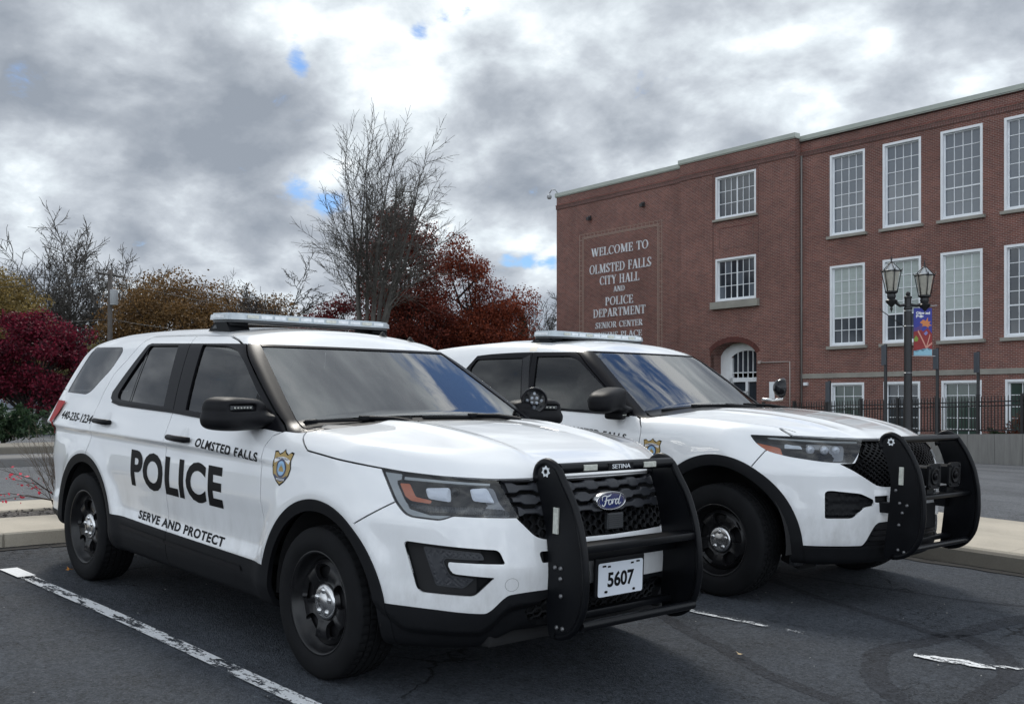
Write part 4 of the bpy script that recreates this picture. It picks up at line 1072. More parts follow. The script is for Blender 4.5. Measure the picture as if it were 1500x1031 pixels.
    def gh(V):
        d = pfield('S', GH)(V); d2 = hoodedge(V) - V[:, 0]
        mid = V[:, 0] > -.436
        d = np.where(mid & (np.abs(V[:, 1]) > .905), -1.0, d)
        return np.minimum(d, d2)
    B, S = split(S, gh, F, 2)
    # windscreen
    wsl = lambda V: interp(V[:, 2], [1.10, 1.150, 1.169, 1.30, 1.45, 1.578, 1.60], [.862, .835, .818, .766, .705, .651, .64]) - np.abs(V[:, 1])
    def wsf(V):
        d = np.minimum(wsl(V), 1.574 - V[:, 2]); base = -.335 - .13 * (np.abs(V[:, 1]) / .86) ** 2 + .03
        d = np.minimum(d, -.390 - .10 * (np.abs(V[:, 1]) / .84) ** 2 - V[:, 0]); return np.where(V[:, 0] > -1.35, d, -1)
    W, B = split(B, wsf, F, 2)
    band = split(W, lambda V: wsf(V) - .030, F, 2)
    lifted('windscreen', F, W, -.004, MT['ws'], car)
    lifted('windscreen_frit', F, split(W, lambda V: -(np.minimum(wsl(V), 1.574 - V[:, 2]) - .016), F, 2)[0], -.007, MT['gloss'], car)
    # cowl ahead of the glass
    C_, B = split(B, lambda V: np.where((V[:, 0] > -.46) & (np.abs(V[:, 1]) < .80 + .0 * V[:, 0]) & (V[:, 2] < 1.225), 1.0, -1.0) * .01, F, 0)
    lifted('cowl_panel', F, C_, -.012, MT['plastic'], car)
    RWG = roundpoly([(-2.565, 1.262), (-2.545, 1.230), (-2.491, 1.220), (-1.817, 1.204), (-1.860, 1.30), (-2.005, 1.575), (-2.423, 1.572)], [.02, .02, .02, .01, .01, .01, .01], 3)
    RWG[:, 0] += 0
    FWG = roundpoly([(-1.691, 1.579), (-1.397, 1.573), (-1.245, 1.550), (-1.091, 1.480), (-.812, 1.316), (-.559, 1.170), (-1.525, 1.196)], [.005, .03, .05, .05, .03, .01, .005], 3)
    g1, B = split(B, pfield('S', RWG, sx), F, 2); g2, B = split(B, pfield('S', FWG, sx), F, 2)
    for s in (-1, 1):
        a = split(g1, lambda V: s * V[:, 1], F, 0)[0]; lifted('rear_door_window', F, a, -.010, MT['tint'], car)
        a = split(g2, lambda V: s * V[:, 1], F, 0)[0]; lifted('front_door_window', F, a, -.010, MT['side'], car)
        bm = poly_bm([stroke([(-2.438, 1.572), (-2.336, 1.212)], [.012, .012])[0]]); decal('window_divider', F, bm, 'S', MT['plastic'], car, -.004, s=s)
        # bright-black waist moulding
        bm = poly_bm(stroke([(-2.60, 1.205), (-2.459, 1.191), (-1.671, 1.181), (-1.363, 1.170), (-.62, 1.145)], [.020] * 5)); decal('waist_moulding', F, bm, 'S', MT['satin'], car, .006, s=s)
    sf = seam_field([('S', [(-1.882, 1.638), (-1.671, 1.180)], sx), ('S', [(-1.214, 1.585), (-1.10, 1.515), (-.914, 1.408), (-.591, 1.222), (-.424, 1.134)], sx), ('F', [(.835, 1.150), (.818, 1.169), (.766, 1.30), (.705, 1.45), (.651, 1.578)], lambda V: V[:, 0] > -1.3)], .003)
    B, _ = split(B, sf, F, 2)
    lifted('pillar_trim', F, B, .001, MT['pillar'], car, .012)
    # ---- panel gaps in the painted skin
    fwd = lambda V: V[:, 0] > .2
    lines = [('S', [(-1.474, 1.632), (-1.806, 1.639), (-2.157, 1.638), (-2.499, 1.634), (-2.578, 1.598), (-2.700, 1.46), (-2.781, 1.386), (-2.820, 1.250), (-2.815, 1.13), (-2.774, 1.003), (-2.80, .90), (-2.84, .83)], sx),
             ('S', [(-1.474, 1.632), (-1.337, 1.607), (-1.214, 1.575)], sx),
             ('S', [(-1.882, 1.638), (-1.671, 1.180), (-1.655, 1.10), (-1.640, 1.03), (-1.643, .765), (-1.622, .465)], sx),
             ('S', [(-.44, 1.14), (-.516, 1.110), (-.540, 1.055), (-.535, .93), (-.527, .810), (-.475, .471)], sx),
             ('S', [(-.310, 1.150), (-.26, 1.115), (-.205, 1.087), (-.153, 1.063), (0, 1.052), (.20, 1.036), (.362, 1.021)], lambda V: (np.abs(V[:, 1]) > .80) & (V[:, 0] > -.33)),
             ('C', [(-.371, 1.021), (-.263, 1.010), (-.143, 1.001), (.018, .996), (.153, .992), (.40, .995), (.8, .997)], fwd),
             ('S', [(.485, .881), (.402, .830), (.306, .771)], lambda V: sx(V) & (V[:, 0] > .2)),
             ('S', [(-3.62, 1.24), (-3.60, .5)], lambda V: sx(V)), ('F', [(.93, 1.25), (-.1, 1.24)], lambda V: V[:, 0] < -3.65)]
    S, _ = split(S, seam_field(lines, .0038), F, 2)
    def cls(c):
        x, y, z = c.T; ay = np.abs(y); sd = (y > 0).astype(int); u = (x - ay) * .7071
        dt = interp(x, [-4, -2.58, -2.5, -1.47, -1.33, -1.21, -1.10, -.91, -.59, -.42], [1.59, 1.598, 1.634, 1.632, 1.605, 1.575, 1.515, 1.408, 1.222, 1.134])
        xr = interp(z, [.83, .9, 1.0, 1.13, 1.25, 1.386, 1.46, 1.6], [-2.84, -2.80, -2.774, -2.815, -2.82, -2.781, -2.70, -2.578]); xr = np.where(z < .83, -2.86, xr)
        xm = interp(z, [.46, .765, 1.03, 1.10, 1.18, 1.638], [-1.622, -1.643, -1.640, -1.655, -1.671, -1.882]); xf = interp(z, [.471, .81, .93, 1.055, 1.11, 1.14], [-.475, -.527, -.535, -.54, -.516, -.44])
        k = np.where(z > 1.3, 2, 3); side = (ay > .5) & (z < dt) & (x < .2)
        k = np.where(side & (x >= xr) & (x < xm), 6 + sd, k); k = np.where(side & (x >= xm) & (x < xf), 8 + sd, k); k = np.where(side & (x < xr) & (x > -3.62), 4 + sd, k)
        hl_ = np.where(x < .362, interp(x, [-.33, -.26, -.205, -.153, 0, .2, .362], [1.155, 1.115, 1.087, 1.063, 1.052, 1.036, 1.021]), interp(u, [-.371, -.263, -.143, .018, .153, .40, .8], [1.021, 1.010, 1.001, .996, .992, .995, .997]))
        k = np.where((x > -.6) & (z < 1.3) & (x >= xf), 10 + sd, k); k = np.where((x > -.33) & (z > hl_), 1, k)
        return np.where((x > .3) & (z < hl_) & ((x - .306) * .110 - (z - .771) * .179 > 0), 0, k)
    name_white(S, cls, ['front_bumper', 'hood', 'roof', 'tailgate', 'rear_quarter_panel|r', 'rear_quarter_panel|l', 'rear_door|r', 'rear_door|l', 'front_door|r', 'front_door|l', 'front_fender|r', 'front_fender|l'], car)
    # ---- inner tub so that gaps and wells are dark
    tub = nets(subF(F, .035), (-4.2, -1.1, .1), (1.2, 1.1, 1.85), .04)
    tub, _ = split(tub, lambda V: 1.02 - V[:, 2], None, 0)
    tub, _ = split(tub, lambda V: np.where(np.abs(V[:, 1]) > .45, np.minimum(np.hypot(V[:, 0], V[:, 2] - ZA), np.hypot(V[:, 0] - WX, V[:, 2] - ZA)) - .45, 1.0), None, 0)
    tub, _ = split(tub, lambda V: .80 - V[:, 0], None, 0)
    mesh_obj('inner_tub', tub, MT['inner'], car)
    bm = bmesh.new(); add_box(bm, (-1.5, 0, .30), (4.6, 1.2, .10), bevel=.02); add_box(bm, (-2.87, 0, .34), (.16, 1.5, .14), bevel=.03); add_box(bm, (-3.2, .4, .33), (.8, .3, .2), bevel=.06); bm_obj('underbody', bm, MT['inner'], car)
    for s in (-1, 1):
        for x in (0, WX): wheel_well(car, x, ZA, .445, s, .93)
    add_wheels(car, WX, .362, .241, .1225, .862, .357)
    # ---- fittings
    for s in (-1, 1):
        for x, z, L in ((-2.575, 1.076, .235), (-1.430, 1.040, .250)):
            bm = bmesh.new(); P = on_side(F, np.array([x + .01]), np.array([z + .03]), s)[0]
            ring = [(x + .02 + .048 * math.cos(t), z + .018 + .045 * math.sin(t)) for t in np.linspace(0, 2 * PI, 25)[:-1]]
            decal('handle_cup', F, poly_bm([ring]), 'S', mat_cup(), car, .0012, s=s); handle(F, car, x, z, L, s)
    for k, (nm, s) in enumerate((('door_mirror', -1), ('door_mirror', 1))):
        c = (-.68, s * 1.055, 1.222)
        def Fm(P, s=s):
            q = rot_pts(P, c, -s * math.radians(22)) 
            w = .5 + .5 * np.clip(q[:, 1] * s / .15, -1, 1)
            a = ellbox((0, 0, 0), (.108, .172, .086), 3.6)(np.c_[q[:, 0], q[:, 1], q[:, 2] * (1 + .22 * (1 - w))])
            lower = ellbox((.01, 0, -.045), (.108, .178, .045), 3.2)(q)
            a = smin(a, lower, .02)
            b = ellbox((-.01 + .10, -s * .185, -.035), (.10, .075, .028), 3)(q)
            rec = ellbox((.105, s * .045, .028), (.03, .095, .018), 5)(q)
            return smax(smin(a, b, .03), -rec, .008)
        m_ = implicit_part('door_mirror', Fm, (c[0] - .25, c[1] - .32, c[2] - .16), (c[0] + .30, c[1] + .32, c[2] + .16), .009, MT['satin'], car)
        bm = bmesh.new(); R_ = Matrix.Translation(c) @ Matrix.Rotation(-s * math.radians(22), 4, 'Z')
        add_box(bm, (.080, s * .045, .028), (.012, .17, .022), bevel=.004)
        for j in range(5): add_box(bm, (.087, s * .045 - .055 + j * .0275, .028), (.004, .020, .013), bevel=.002)
        bm.transform(R_); bm_obj('warning_lamp', bm, MT['dgrey'], m_)
        for j in range(6):
            bm = bmesh.new(); add_box(bm, (.090, s * .045 - .060 + j * .024, .028), (.003, .011, .008), bevel=.001); bm.transform(R_); bm_obj('lamp_segment', bm, MT['clearlight'], m_)
        # sail panel
        bm = poly_bm([[(-.82, 1.318), (-.79, 1.175), (-.545, 1.165)]]) ; decal('mirror_sail', F, bm, 'S', MT['plastic'], car, .0005, s=s)
    light_bar(car, -1.72, 1.757, .61, .29, .044, 1.680)
    for s, yy in ((1, .30), (1, .52)):
        bm = bmesh.new(); Pt = on_top(F, np.array([-1.10]), np.array([yy]))[0]; add_lathe(bm, [(.030, 0), (.020, .008), (.008, .026), (0, .028)], c=(-1.30, yy, on_top(F, np.array([-1.30]), np.array([yy]))[0][2]), axis='Z', seg=16); bm_obj('roof_antenna', bm, MT['plastic'], car, smooth=True)
    spot_light(car, (-.60, .985, 1.295), math.radians(-45), math.radians(12))
    bm = bmesh.new(); add_tube(bm, [(-.72, .86, 1.235), (-.66, .93, 1.215), (-.62, .975, 1.225)], .012, 8); bm_obj('spotlight_arm', bm, MT['chrome'], car)
    wsx = lambda y, z: -.30 - 1.80 * (z - 1.16) - .15 * (y / .86) ** 2
    wiper(wsx, car, (-.79, 1.172), (-.18, 1.188), (-.13, -.30, 1.188)); wiper(wsx, car, (-.10, 1.192), (.60, 1.188), (-.12, .42, 1.20))
    # tail lamps
    for s in (-1, 1):
        Pp = [(-3.62, 1.175), (-3.50, 1.170), (-3.475, 1.168), (-3.50, 1.09), (-3.56, 1.00), (-3.60, .94), (-3.63, .94)]
        decal('tail_lamp', F, poly_bm([[(-3.70, 1.17), (-3.47, 1.168), (-3.505, 1.09), (-3.60, 1.02), (-3.66, .93), (-3.72, .93)]]), 'S', MT['red'], car, .012, s=s)
    # lettering on the doors
    def txt(s_, cx, cz, w, h, off, slope=0.0, sxx=.7, slant=0, sp=1.0):
        t = text_mesh(s_, 1.0, off, sxx, 0, sp); bm_place(t, cx, cz, w, h, slope, slant); decal('lettering', F, t, 'S', MT['decal'], car, .0018, .012 if h < .1 else .03)
    for s_, cx, cz, w, h, off, slope in (('POLICE', -1.528, .8125, 1.185, .225, .036, -.012),):
        txt(s_, cx, cz, w, h, off, slope, sp=1.07)
    txt('OLMSTED FALLS', -.912, 1.015, .670, .047, .032, -.050, sp=1.14); txt('SERVE AND PROTECT', -1.482, .5275, 1.105, .052, .036, -.022, sp=1.13)
    txt('440-235-1234', -3.125, 1.078, .64, .056, .022, -.01)
    shield(F, -.343, .968, .175, .178, .06, car)
    bm = poly_bm([[(.567 + .029 * math.cos(t), .547 + .029 * math.sin(t)) for t in np.linspace(0, 2 * PI, 29)[:-1]]])
    for s in (-1,):
        ring = []
        n = 32
        for k in range(n):
            a, b = 2 * PI * k / n, 2 * PI * (k + 1) / n
            ring.append([(s * .567 + .0290 * math.cos(a), .547 + .0285 * math.sin(a)), (s * .567 + .0290 * math.cos(b), .547 + .0285 * math.sin(b)), (s * .567 + .0278 * math.cos(b), .547 + .0273 * math.sin(b)), (s * .567 + .0278 * math.cos(a), .547 + .0273 * math.sin(a))])
        decal('tow_eye_cover', F, poly_bm(ring), 'F', MT['dgrey'], car, .0006)
    bm.free()
    # push bumper
    prof = [(.845, 1.02), (.862, 1.07), (.92, 1.095), (.99, 1.07), (1.03, 1.01), (1.10, .92), (1.155, .80), (1.18, .69), (1.19, .56), (1.175, .44), (1.13, .35), (1.06, .31), (.97, .30), (.95, .42), (.955, .66), (.93, .80), (.89, .92)]
    pb = push_bumper(car, prof, .40, [(.985, 1.050, .048, .05, 'tube'), (1.11, .715, .035, .10, 'box'), (1.15, .385, .042, .05, 'tube'), (1.00, .395, .03, .05, 'box'), (1.02, .66, .05, .04, 'box')], (.925, 1.033), (1.00, .825),
                     [(1.00, .62), (1.035, .62), (1.035, .575), (1.04, .50), (1.02, .36), (1.055, .36)], .30, '', word=(.985, 1.050, .022), skirt=.735)
    bm = bmesh.new(); add_box(bm, (1.045, -.03, .555), (.015, .335, .175), bevel=.008); h_ = bm_obj('plate_holder', bm, MT['plastic'], car)
    bm = bmesh.new(); pl = roundpoly([(-.152, -.076), (.152, -.076), (.152, .076), (-.152, .076)], .012, 4)
    add_prism(bm, [tuple(p) for p in pl], lambda a, b: (1.054, -.03 + a, .545 + b), lambda a, b: (1.056, -.03 + a, .545 + b)); fix_normals(bm)
    lp = bm_obj('licence_plate', bm, MT['plate'], car)
    bm = bmesh.new(); flat_text(bm, '5607', lambda a, b, c: (1.0565 + c, -.03 + a, .543 + b), w=.180, h=.070, off=.0030, thick=.0008); fix_normals(bm); bm_obj('digits', bm, MT['decal'], lp)
    bm = bmesh.new()
    for yy, zz, w in ((-.115, .062, .022), (-.082, .058, .018), (.115, .066, .022), (.075, .062, .018), (-.10, -.055, .018), (.09, -.060, .016)): add_box(bm, (1.058, -.03 + yy, .545 + zz), (.003, w, .008 if zz > 0 else .009), bevel=.001)
    for yy, zz in ((-.10, -.055), (.09, -.060)): add_lathe(bm, [(.006, 1.056), (.006, 1.060), (0, 1.0605)], c=(0, -.03 + yy, .545 + zz), axis='X', seg=10)
    bm_obj('plate_screws', bm, MT['decal'], lp)
    seats_and_dash(car, -1.35, .72, -.33, 1.20)
    return car
_cup = []
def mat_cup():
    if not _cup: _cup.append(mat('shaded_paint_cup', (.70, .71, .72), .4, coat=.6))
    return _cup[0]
def vert_normals(V, T):
    fn = np.cross(V[T[:, 1]] - V[T[:, 0]], V[T[:, 2]] - V[T[:, 0]]); N = np.zeros_like(V)
    for k in range(3): np.add.at(N, T[:, k], fn)
    return N / (np.linalg.norm(N, axis=1)[:, None] + 1e-12)
def on_corner(F, u, z, s):
    """point on the skin at corner coordinate u=(x-|y|)/sqrt2"""
    n = 200; t = np.linspace(0, 1.6, n); w = u * math.sqrt(2); y = np.linspace(1.1, 0, n); P = np.c_[w + y, s * y, np.full(n, z)]
    f = F(P); i = int(np.argmax(f < 0)); return Vector(P[i])
# ================================================================== GROUND
def gz(X, Y):
    """height of the ground: the bays fall toward the camera, the far lot falls away to the north"""
    X = np.asarray(X, float); Y = np.asarray(Y, float)
    t = -X; a = np.where(t < 5, .0416 * t, .208 + .166 * (1 - np.exp(-(np.maximum(t, 5) - 5) / 4)))
    a = np.maximum(a, -.55)
    q = np.clip(Y - 7.5, 0, 27.5); b = .046 * np.where(q < 4, q * q / 8, q - 2)
    return a - b
def gz1(x, y): return float(gz(x, y))
def grid_sheet(name, xs, ys, lift, m, parent=None, mask=None, skirt=0, kind='structure', label=None):
    X, Y = np.meshgrid(xs, ys, indexing='ij'); Z = gz(X, Y) + lift; nx, ny = X.shape
    V = np.c_[X.ravel(), Y.ravel(), Z.ravel()]; i = np.arange(nx * ny).reshape(nx, ny)
    Q = np.stack([i[:-1, :-1], i[1:, :-1], i[1:, 1:], i[:-1, 1:]], -1).reshape(-1, 4)
    o = mesh_obj(name, (V, None, Q), m, parent, smooth=False)
    if kind: tag(o, label, kind=kind)
    return o
def slab(name, x0, x1, y0, y1, h, m, step=.8, parent=None, kind='structure', bev=.02, gap=0):
    """raised slab following the ground"""
    n = max(1, int((x1 - x0) / step)); k = max(1, int((y1 - y0) / step))
    xs = np.linspace(x0 + gap, x1 - gap, n + 1); ys = np.linspace(y0 + gap, y1 - gap, k + 1); bm = bmesh.new()
    T = [[bm.verts.new((x, y, gz1(x, y) + h)) for y in ys] for x in xs]
    for i in range(n):
        for j in range(k): bm.faces.new((T[i][j], T[i + 1][j], T[i + 1][j + 1], T[i][j + 1]))
    per = [T[i][0] for i in range(n + 1)] + [T[n][j] for j in range(1, k + 1)] + [T[i][k] for i in range(n - 1, -1, -1)] + [T[0][j] for j in range(k - 1, 0, -1)]
    c = Vector(((x0 + x1) / 2, (y0 + y1) / 2, 0)); mid = []; low = []
    for v in per:
        dx = -1 if abs(v.co.x - xs[0]) < 1e-6 else (1 if abs(v.co.x - xs[-1]) < 1e-6 else 0); dy = -1 if abs(v.co.y - ys[0]) < 1e-6 else (1 if abs(v.co.y - ys[-1]) < 1e-6 else 0)
        mid.append(bm.verts.new((v.co.x + dx * bev, v.co.y + dy * bev, v.co.z - bev))); low.append(bm.verts.new((v.co.x + dx * bev * 1.6, v.co.y + dy * bev * 1.6, v.co.z - h - .12)))
    m_ = len(per)
    for i in range(m_):
        j = (i + 1) % m_; bm.faces.new((per[j], per[i], mid[i], mid[j])); bm.faces.new((mid[j], mid[i], low[i], low[j]))
    o = bm_obj(name, bm, m, parent)
    if kind: tag(o, kind=kind)
    return o
def node_mat(name):
    m = bpy.data.materials.new(name); m.use_nodes = True; nt = m.node_tree; return m, nt, nt.nodes['Principled BSDF']
class NB:
    """short node-graph helper"""
    def __init__(s, nt): s.nt = nt; s.tc = nt.nodes.new('ShaderNodeTexCoord')
    def n(s, t, **k):
        q = s.nt.nodes.new(t)
        for a, b in k.items(): setattr(q, a, b)
        return q
    def put(s, sock, v):
        if isinstance(v, bpy.types.NodeSocket): s.nt.links.new(v, sock)
        elif v is not None: sock.default_value = v
    def math(s, op, a, b=None, c=None, clamp=False):
        q = s.n('ShaderNodeMath', operation=op, use_clamp=clamp)
        for i, v in enumerate((a, b, c)): s.put(q.inputs[i], v)
        return q.outputs[0]
    def noise(s, scale, detail=4, rough=.55, dist=0, vec=None, out='Fac'):
        q = s.n('ShaderNodeTexNoise'); s.put(q.inputs['Vector'], vec or s.tc.outputs['Object']); q.inputs['Scale'].default_value = scale
        q.inputs['Detail'].default_value = detail; q.inputs['Roughness'].default_value = rough; q.inputs['Distortion'].default_value = dist; return q.outputs[out]
    def mapr(s, v, a, b, c=0., d=1., smooth=False):
        q = s.n('ShaderNodeMapRange'); s.put(q.inputs['Value'], v)
        for k, x in (('From Min', a), ('From Max', b), ('To Min', c), ('To Max', d)): q.inputs[k].default_value = x
        if smooth: q.interpolation_type = 'SMOOTHSTEP'
        return q.outputs[0]
    def mix(s, f, a, b, mode='MIX'):
        q = s.n('ShaderNodeMix', data_type='RGBA', blend_type=mode); s.put(q.inputs['Factor'], f)
        for k, v in (('A', a), ('B', b)): s.put(q.inputs[k], (*v, 1) if isinstance(v, tuple) and len(v) == 3 else v)
        return q.outputs['Result']
    def voro(s, scale, feature='F1', vec=None, out='Distance', rnd=1.0):
        q = s.n('ShaderNodeTexVoronoi', feature=feature); s.put(q.inputs['Vector'], vec or s.tc.outputs['Object']); q.inputs['Scale'].default_value = scale; q.inputs['Randomness'].default_value = rnd; return q.outputs[out]
    def bump(s, h, st, d, nrm=None):
        q = s.n('ShaderNodeBump'); s.put(q.inputs['Height'], h); q.inputs['Strength'].default_value = st; q.inputs['Distance'].default_value = d; s.put(q.inputs['Normal'], nrm); return q.outputs[0]
def asphalt(name, base, stones=.25, cracks=True, rough=.78):
    m, nt, b = node_mat(name); N = NB(nt)
    big = N.noise(.35, 5, .6); mid = N.noise(2.6, 6, .65); fin = N.noise(60, 3, .7)
    v = N.math('ADD', N.mapr(big, .3, .7, .72, 1.28), N.mapr(mid, .3, .7, -.16, .16)); v = N.math('ADD', v, N.mapr(fin, .25, .75, -.62, .62)); v = N.math('ADD', v, N.mapr(N.noise(22, 5, .75), .3, .7, -.38, .38))

    col = N.mix(1.0, (*base,), v, 'MULTIPLY')
    st = N.voro(95, 'F1'); rnd = N.voro(95, 'F1', out='Color'); sep = N.n('ShaderNodeSeparateColor'); N.put(sep.inputs[0], rnd)
    chip = N.math('MULTIPLY', N.mapr(st, .18, .34, 1, 0), N.math('GREATER_THAN', sep.outputs[0], 1 - stones))
    col = N.mix(N.math('MULTIPLY', chip, .6), col, (.15, .155, .16))
    h = N.math('ADD', N.math('MULTIPLY', N.voro(110, 'F1'), .8), fin)
    if cracks:
        w = N.noise(3.0, 5, .6, out='Color'); vm = N.n('ShaderNodeVectorMath', operation='MULTIPLY_ADD'); N.put(vm.inputs[0], w); vm.inputs[1].default_value = (.35, .35, .35); N.put(vm.inputs[2], N.tc.outputs['Object'])
        cr = N.voro(1.15, 'DISTANCE_TO_EDGE', vec=vm.outputs[0]); cr2 = N.voro(7, 'DISTANCE_TO_EDGE', vec=vm.outputs[0])
        c1 = N.math('MULTIPLY', N.mapr(cr, .004, .012, 1, 0), N.mapr(N.noise(.8, 3), .52, .60, 0, 1)); c2 = N.math('MULTIPLY', N.mapr(cr2, .008, .03, 1, 0), N.mapr(N.noise(1.1, 4, vec=vm.outputs[0]), .58, .68, 0, 1))
        c = N.math('MAXIMUM', c1, c2); col = N.mix(N.math('MULTIPLY', c, .8), col, (.010, .010, .011)); h = N.math('SUBTRACT', h, N.math('MULTIPLY', c, 2.0))
    oil = N.math('MULTIPLY', N.mapr(N.noise(.95, 5, .6), .56, .72, 0, .45, True), N.mapr(mid, .35, .6)); col = N.mix(oil, col, tuple(q * .35 for q in base))
    N.put(b.inputs['Base Color'], col); N.put(b.inputs['Roughness'], N.mapr(mid, .3, .7, rough - .12, rough + .08)); N.put(b.inputs['Normal'], N.bump(N.math('ADD', h, N.math('MULTIPLY', N.noise(22, 5, .75), 1.5)), .8, .010)); b.inputs['Specular IOR Level'].default_value = .13
    return m
def concrete(name, base, joint=None):
    m, nt, b = node_mat(name); N = NB(nt); a = N.noise(1.2, 7, .65); f = N.noise(90, 3, .6)
    v = N.math('ADD', N.mapr(a, .3, .7, .80, 1.16), N.mapr(f, .3, .7, -.08, .08)); col = N.mix(1.0, (*base,), v, 'MULTIPLY')
    col = N.mix(N.mapr(N.noise(4.5, 6, .7), .60, .75, 0, .35), col, tuple(x * .45 for x in base))
    N.put(b.inputs['Base Color'], col); b.inputs['Roughness'].default_value = .85; N.put(b.inputs['Normal'], N.bump(N.math('ADD', f, N.math('MULTIPLY', a, 2)), .35, .004)); return m
def sinhspace(a, b, c, n, k=3.2):
    t = np.linspace(-1, 1, n); s = np.sinh(k * t) / np.sinh(k); return np.where(s < 0, c + s * (c - a), c + s * (b - c))
MA = asphalt('lot_asphalt', (.052, .058, .068), .35); MA2 = asphalt('old_asphalt', (.118, .124, .134), .1, False)
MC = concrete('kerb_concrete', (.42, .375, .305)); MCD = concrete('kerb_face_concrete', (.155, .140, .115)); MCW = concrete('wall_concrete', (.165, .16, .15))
def build_ground():
    xs = np.unique(np.r_[sinhspace(-1500, 1500, -2, 70, 5.2), np.linspace(-22, 8, 61)]); ys = np.unique(np.r_[sinhspace(-1500, 1500, 4, 70, 5.2), np.linspace(-8, 40, 70)])
    grid_sheet('ground', xs, ys, 0, MA)
    # older, paler asphalt of the lane behind the island and of the far lot
    grid_sheet('road', np.linspace(-12.7, -6.45, 14), np.linspace(-60, 4.6, 60), .004, MA2)
    grid_sheet('parking_lot', np.linspace(-30, 30, 50), np.linspace(7.12, 36, 40), .004, MA2)
    grid_sheet('far_parking_lot', np.linspace(-30, -13.75, 20), np.linspace(-60, 7, 50), .004, MA2)
    m, nt, b = node_mat('lawn_soil'); N = NB(nt); N.put(b.inputs['Base Color'], N.mix(N.mapr(N.noise(1.5, 6), .35, .65), (.035, .050, .018), (.07, .065, .03))); b.inputs['Roughness'].default_value = .95
    grid_sheet('lawn', np.unique(np.r_[np.linspace(-400, -17.2, 40)]), np.unique(np.r_[np.linspace(-300, 300, 80)]), .006, m)
    grid_sheet('school_lawn', np.linspace(-30, 60, 40), np.linspace(37.0, 60, 10), .006, m)
def kerb_run(name, pts, w, h, m, parent=None): pass
def build_islands():
    # island behind the bays: two rows of concrete slabs with a mulch bed between them
    isl = []
    yy = np.arange(-13.0, 4.9, 1.5)
    base = slab('planting_island', -6.38, -4.46, -13.0, 4.9, .085, MCD, kind='structure')
    for x0, x1 in ((-5.26, -4.42), (-6.42, -5.74)):
        for y0 in yy:
            o = slab('kerb_slab', x0, x1, y0, min(y0 + 1.5, 4.93), .115, MC, parent=base, kind=None, gap=.004, bev=.012)
    m, nt, b = node_mat('bark_mulch'); N = NB(nt); c = N.voro(38, out='Color'); sp = N.n('ShaderNodeSeparateColor'); N.put(sp.inputs[0], c)
    N.put(b.inputs['Base Color'], N.mix(sp.outputs[0], (.035, .030, .028), (.16, .145, .135))); b.inputs['Roughness'].default_value = .95; N.put(b.inputs['Normal'], N.bump(N.voro(30), 1, .03))
    grid_sheet('mulch_bed', np.linspace(-5.80, -5.20, 6), np.linspace(-12.9, 4.8, 60), .095, m, base, kind=None)
    # chips of bark lying on the bed
    bm = bmesh.new(); R_ = random.Random(3)
    for i in range(1500):
        x = R_.uniform(-5.74, -5.27); y = R_.uniform(-4.5, 1.5); s = R_.uniform(.012, .04); z = gz1(x, y) + .098
        q = [bm.verts.new((x + R_.uniform(-s, s), y + R_.uniform(-s, s), z + R_.uniform(0, .022))) for _ in range(3)]; bm.faces.new(q)
    tag(bm_obj('bark_chips', bm, m, None), 'grey brown bark chips spread between the kerb slabs', kind='stuff')
    # island beside the second car
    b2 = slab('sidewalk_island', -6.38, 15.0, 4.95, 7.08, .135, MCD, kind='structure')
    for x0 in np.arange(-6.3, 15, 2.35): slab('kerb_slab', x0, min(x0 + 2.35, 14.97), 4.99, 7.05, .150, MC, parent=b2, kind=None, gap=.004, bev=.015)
    # far kerb of the lane
    slab('far_kerb', -13.7, -12.72, -60, 7.0, .14, concrete('far_kerb_concrete', (.15, .145, .14)), step=2.5)
    slab('hedge_bed', -19.0, -17.0, -60, 12.0, .14, MCD, step=2.5)
def worn_paint(name, dens):
    m, nt, b = node_mat(name); N = NB(nt); mp = N.n('ShaderNodeMapping'); N.put(mp.inputs[0], N.tc.outputs['Object']); mp.inputs['Scale'].default_value = (.45, 1.6, 1)
    f = N.noise(9, 8, .72, vec=mp.outputs[0]); g = N.noise(60, 4, .7)
    k = N.math('ADD', f, N.math('MULTIPLY', g, .35)); a = N.mapr(k, dens, dens + .05, 0, 1)
    tr = N.n('ShaderNodeBsdfTransparent'); b.inputs['Roughness'].default_value = .6
    N.put(b.inputs['Base Color'], N.mix(N.mapr(g, .3, .7), (.62, .63, .64), (.78, .79, .80))); mx = N.n('ShaderNodeMixShader'); N.put(mx.inputs[0], a)
    out = nt.nodes['Material Output']; nt.links.new(tr.outputs[0], mx.inputs[1]); nt.links.new(b.outputs[0], mx.inputs[2]); nt.links.new(mx.outputs[0], out.inputs[0]); return m
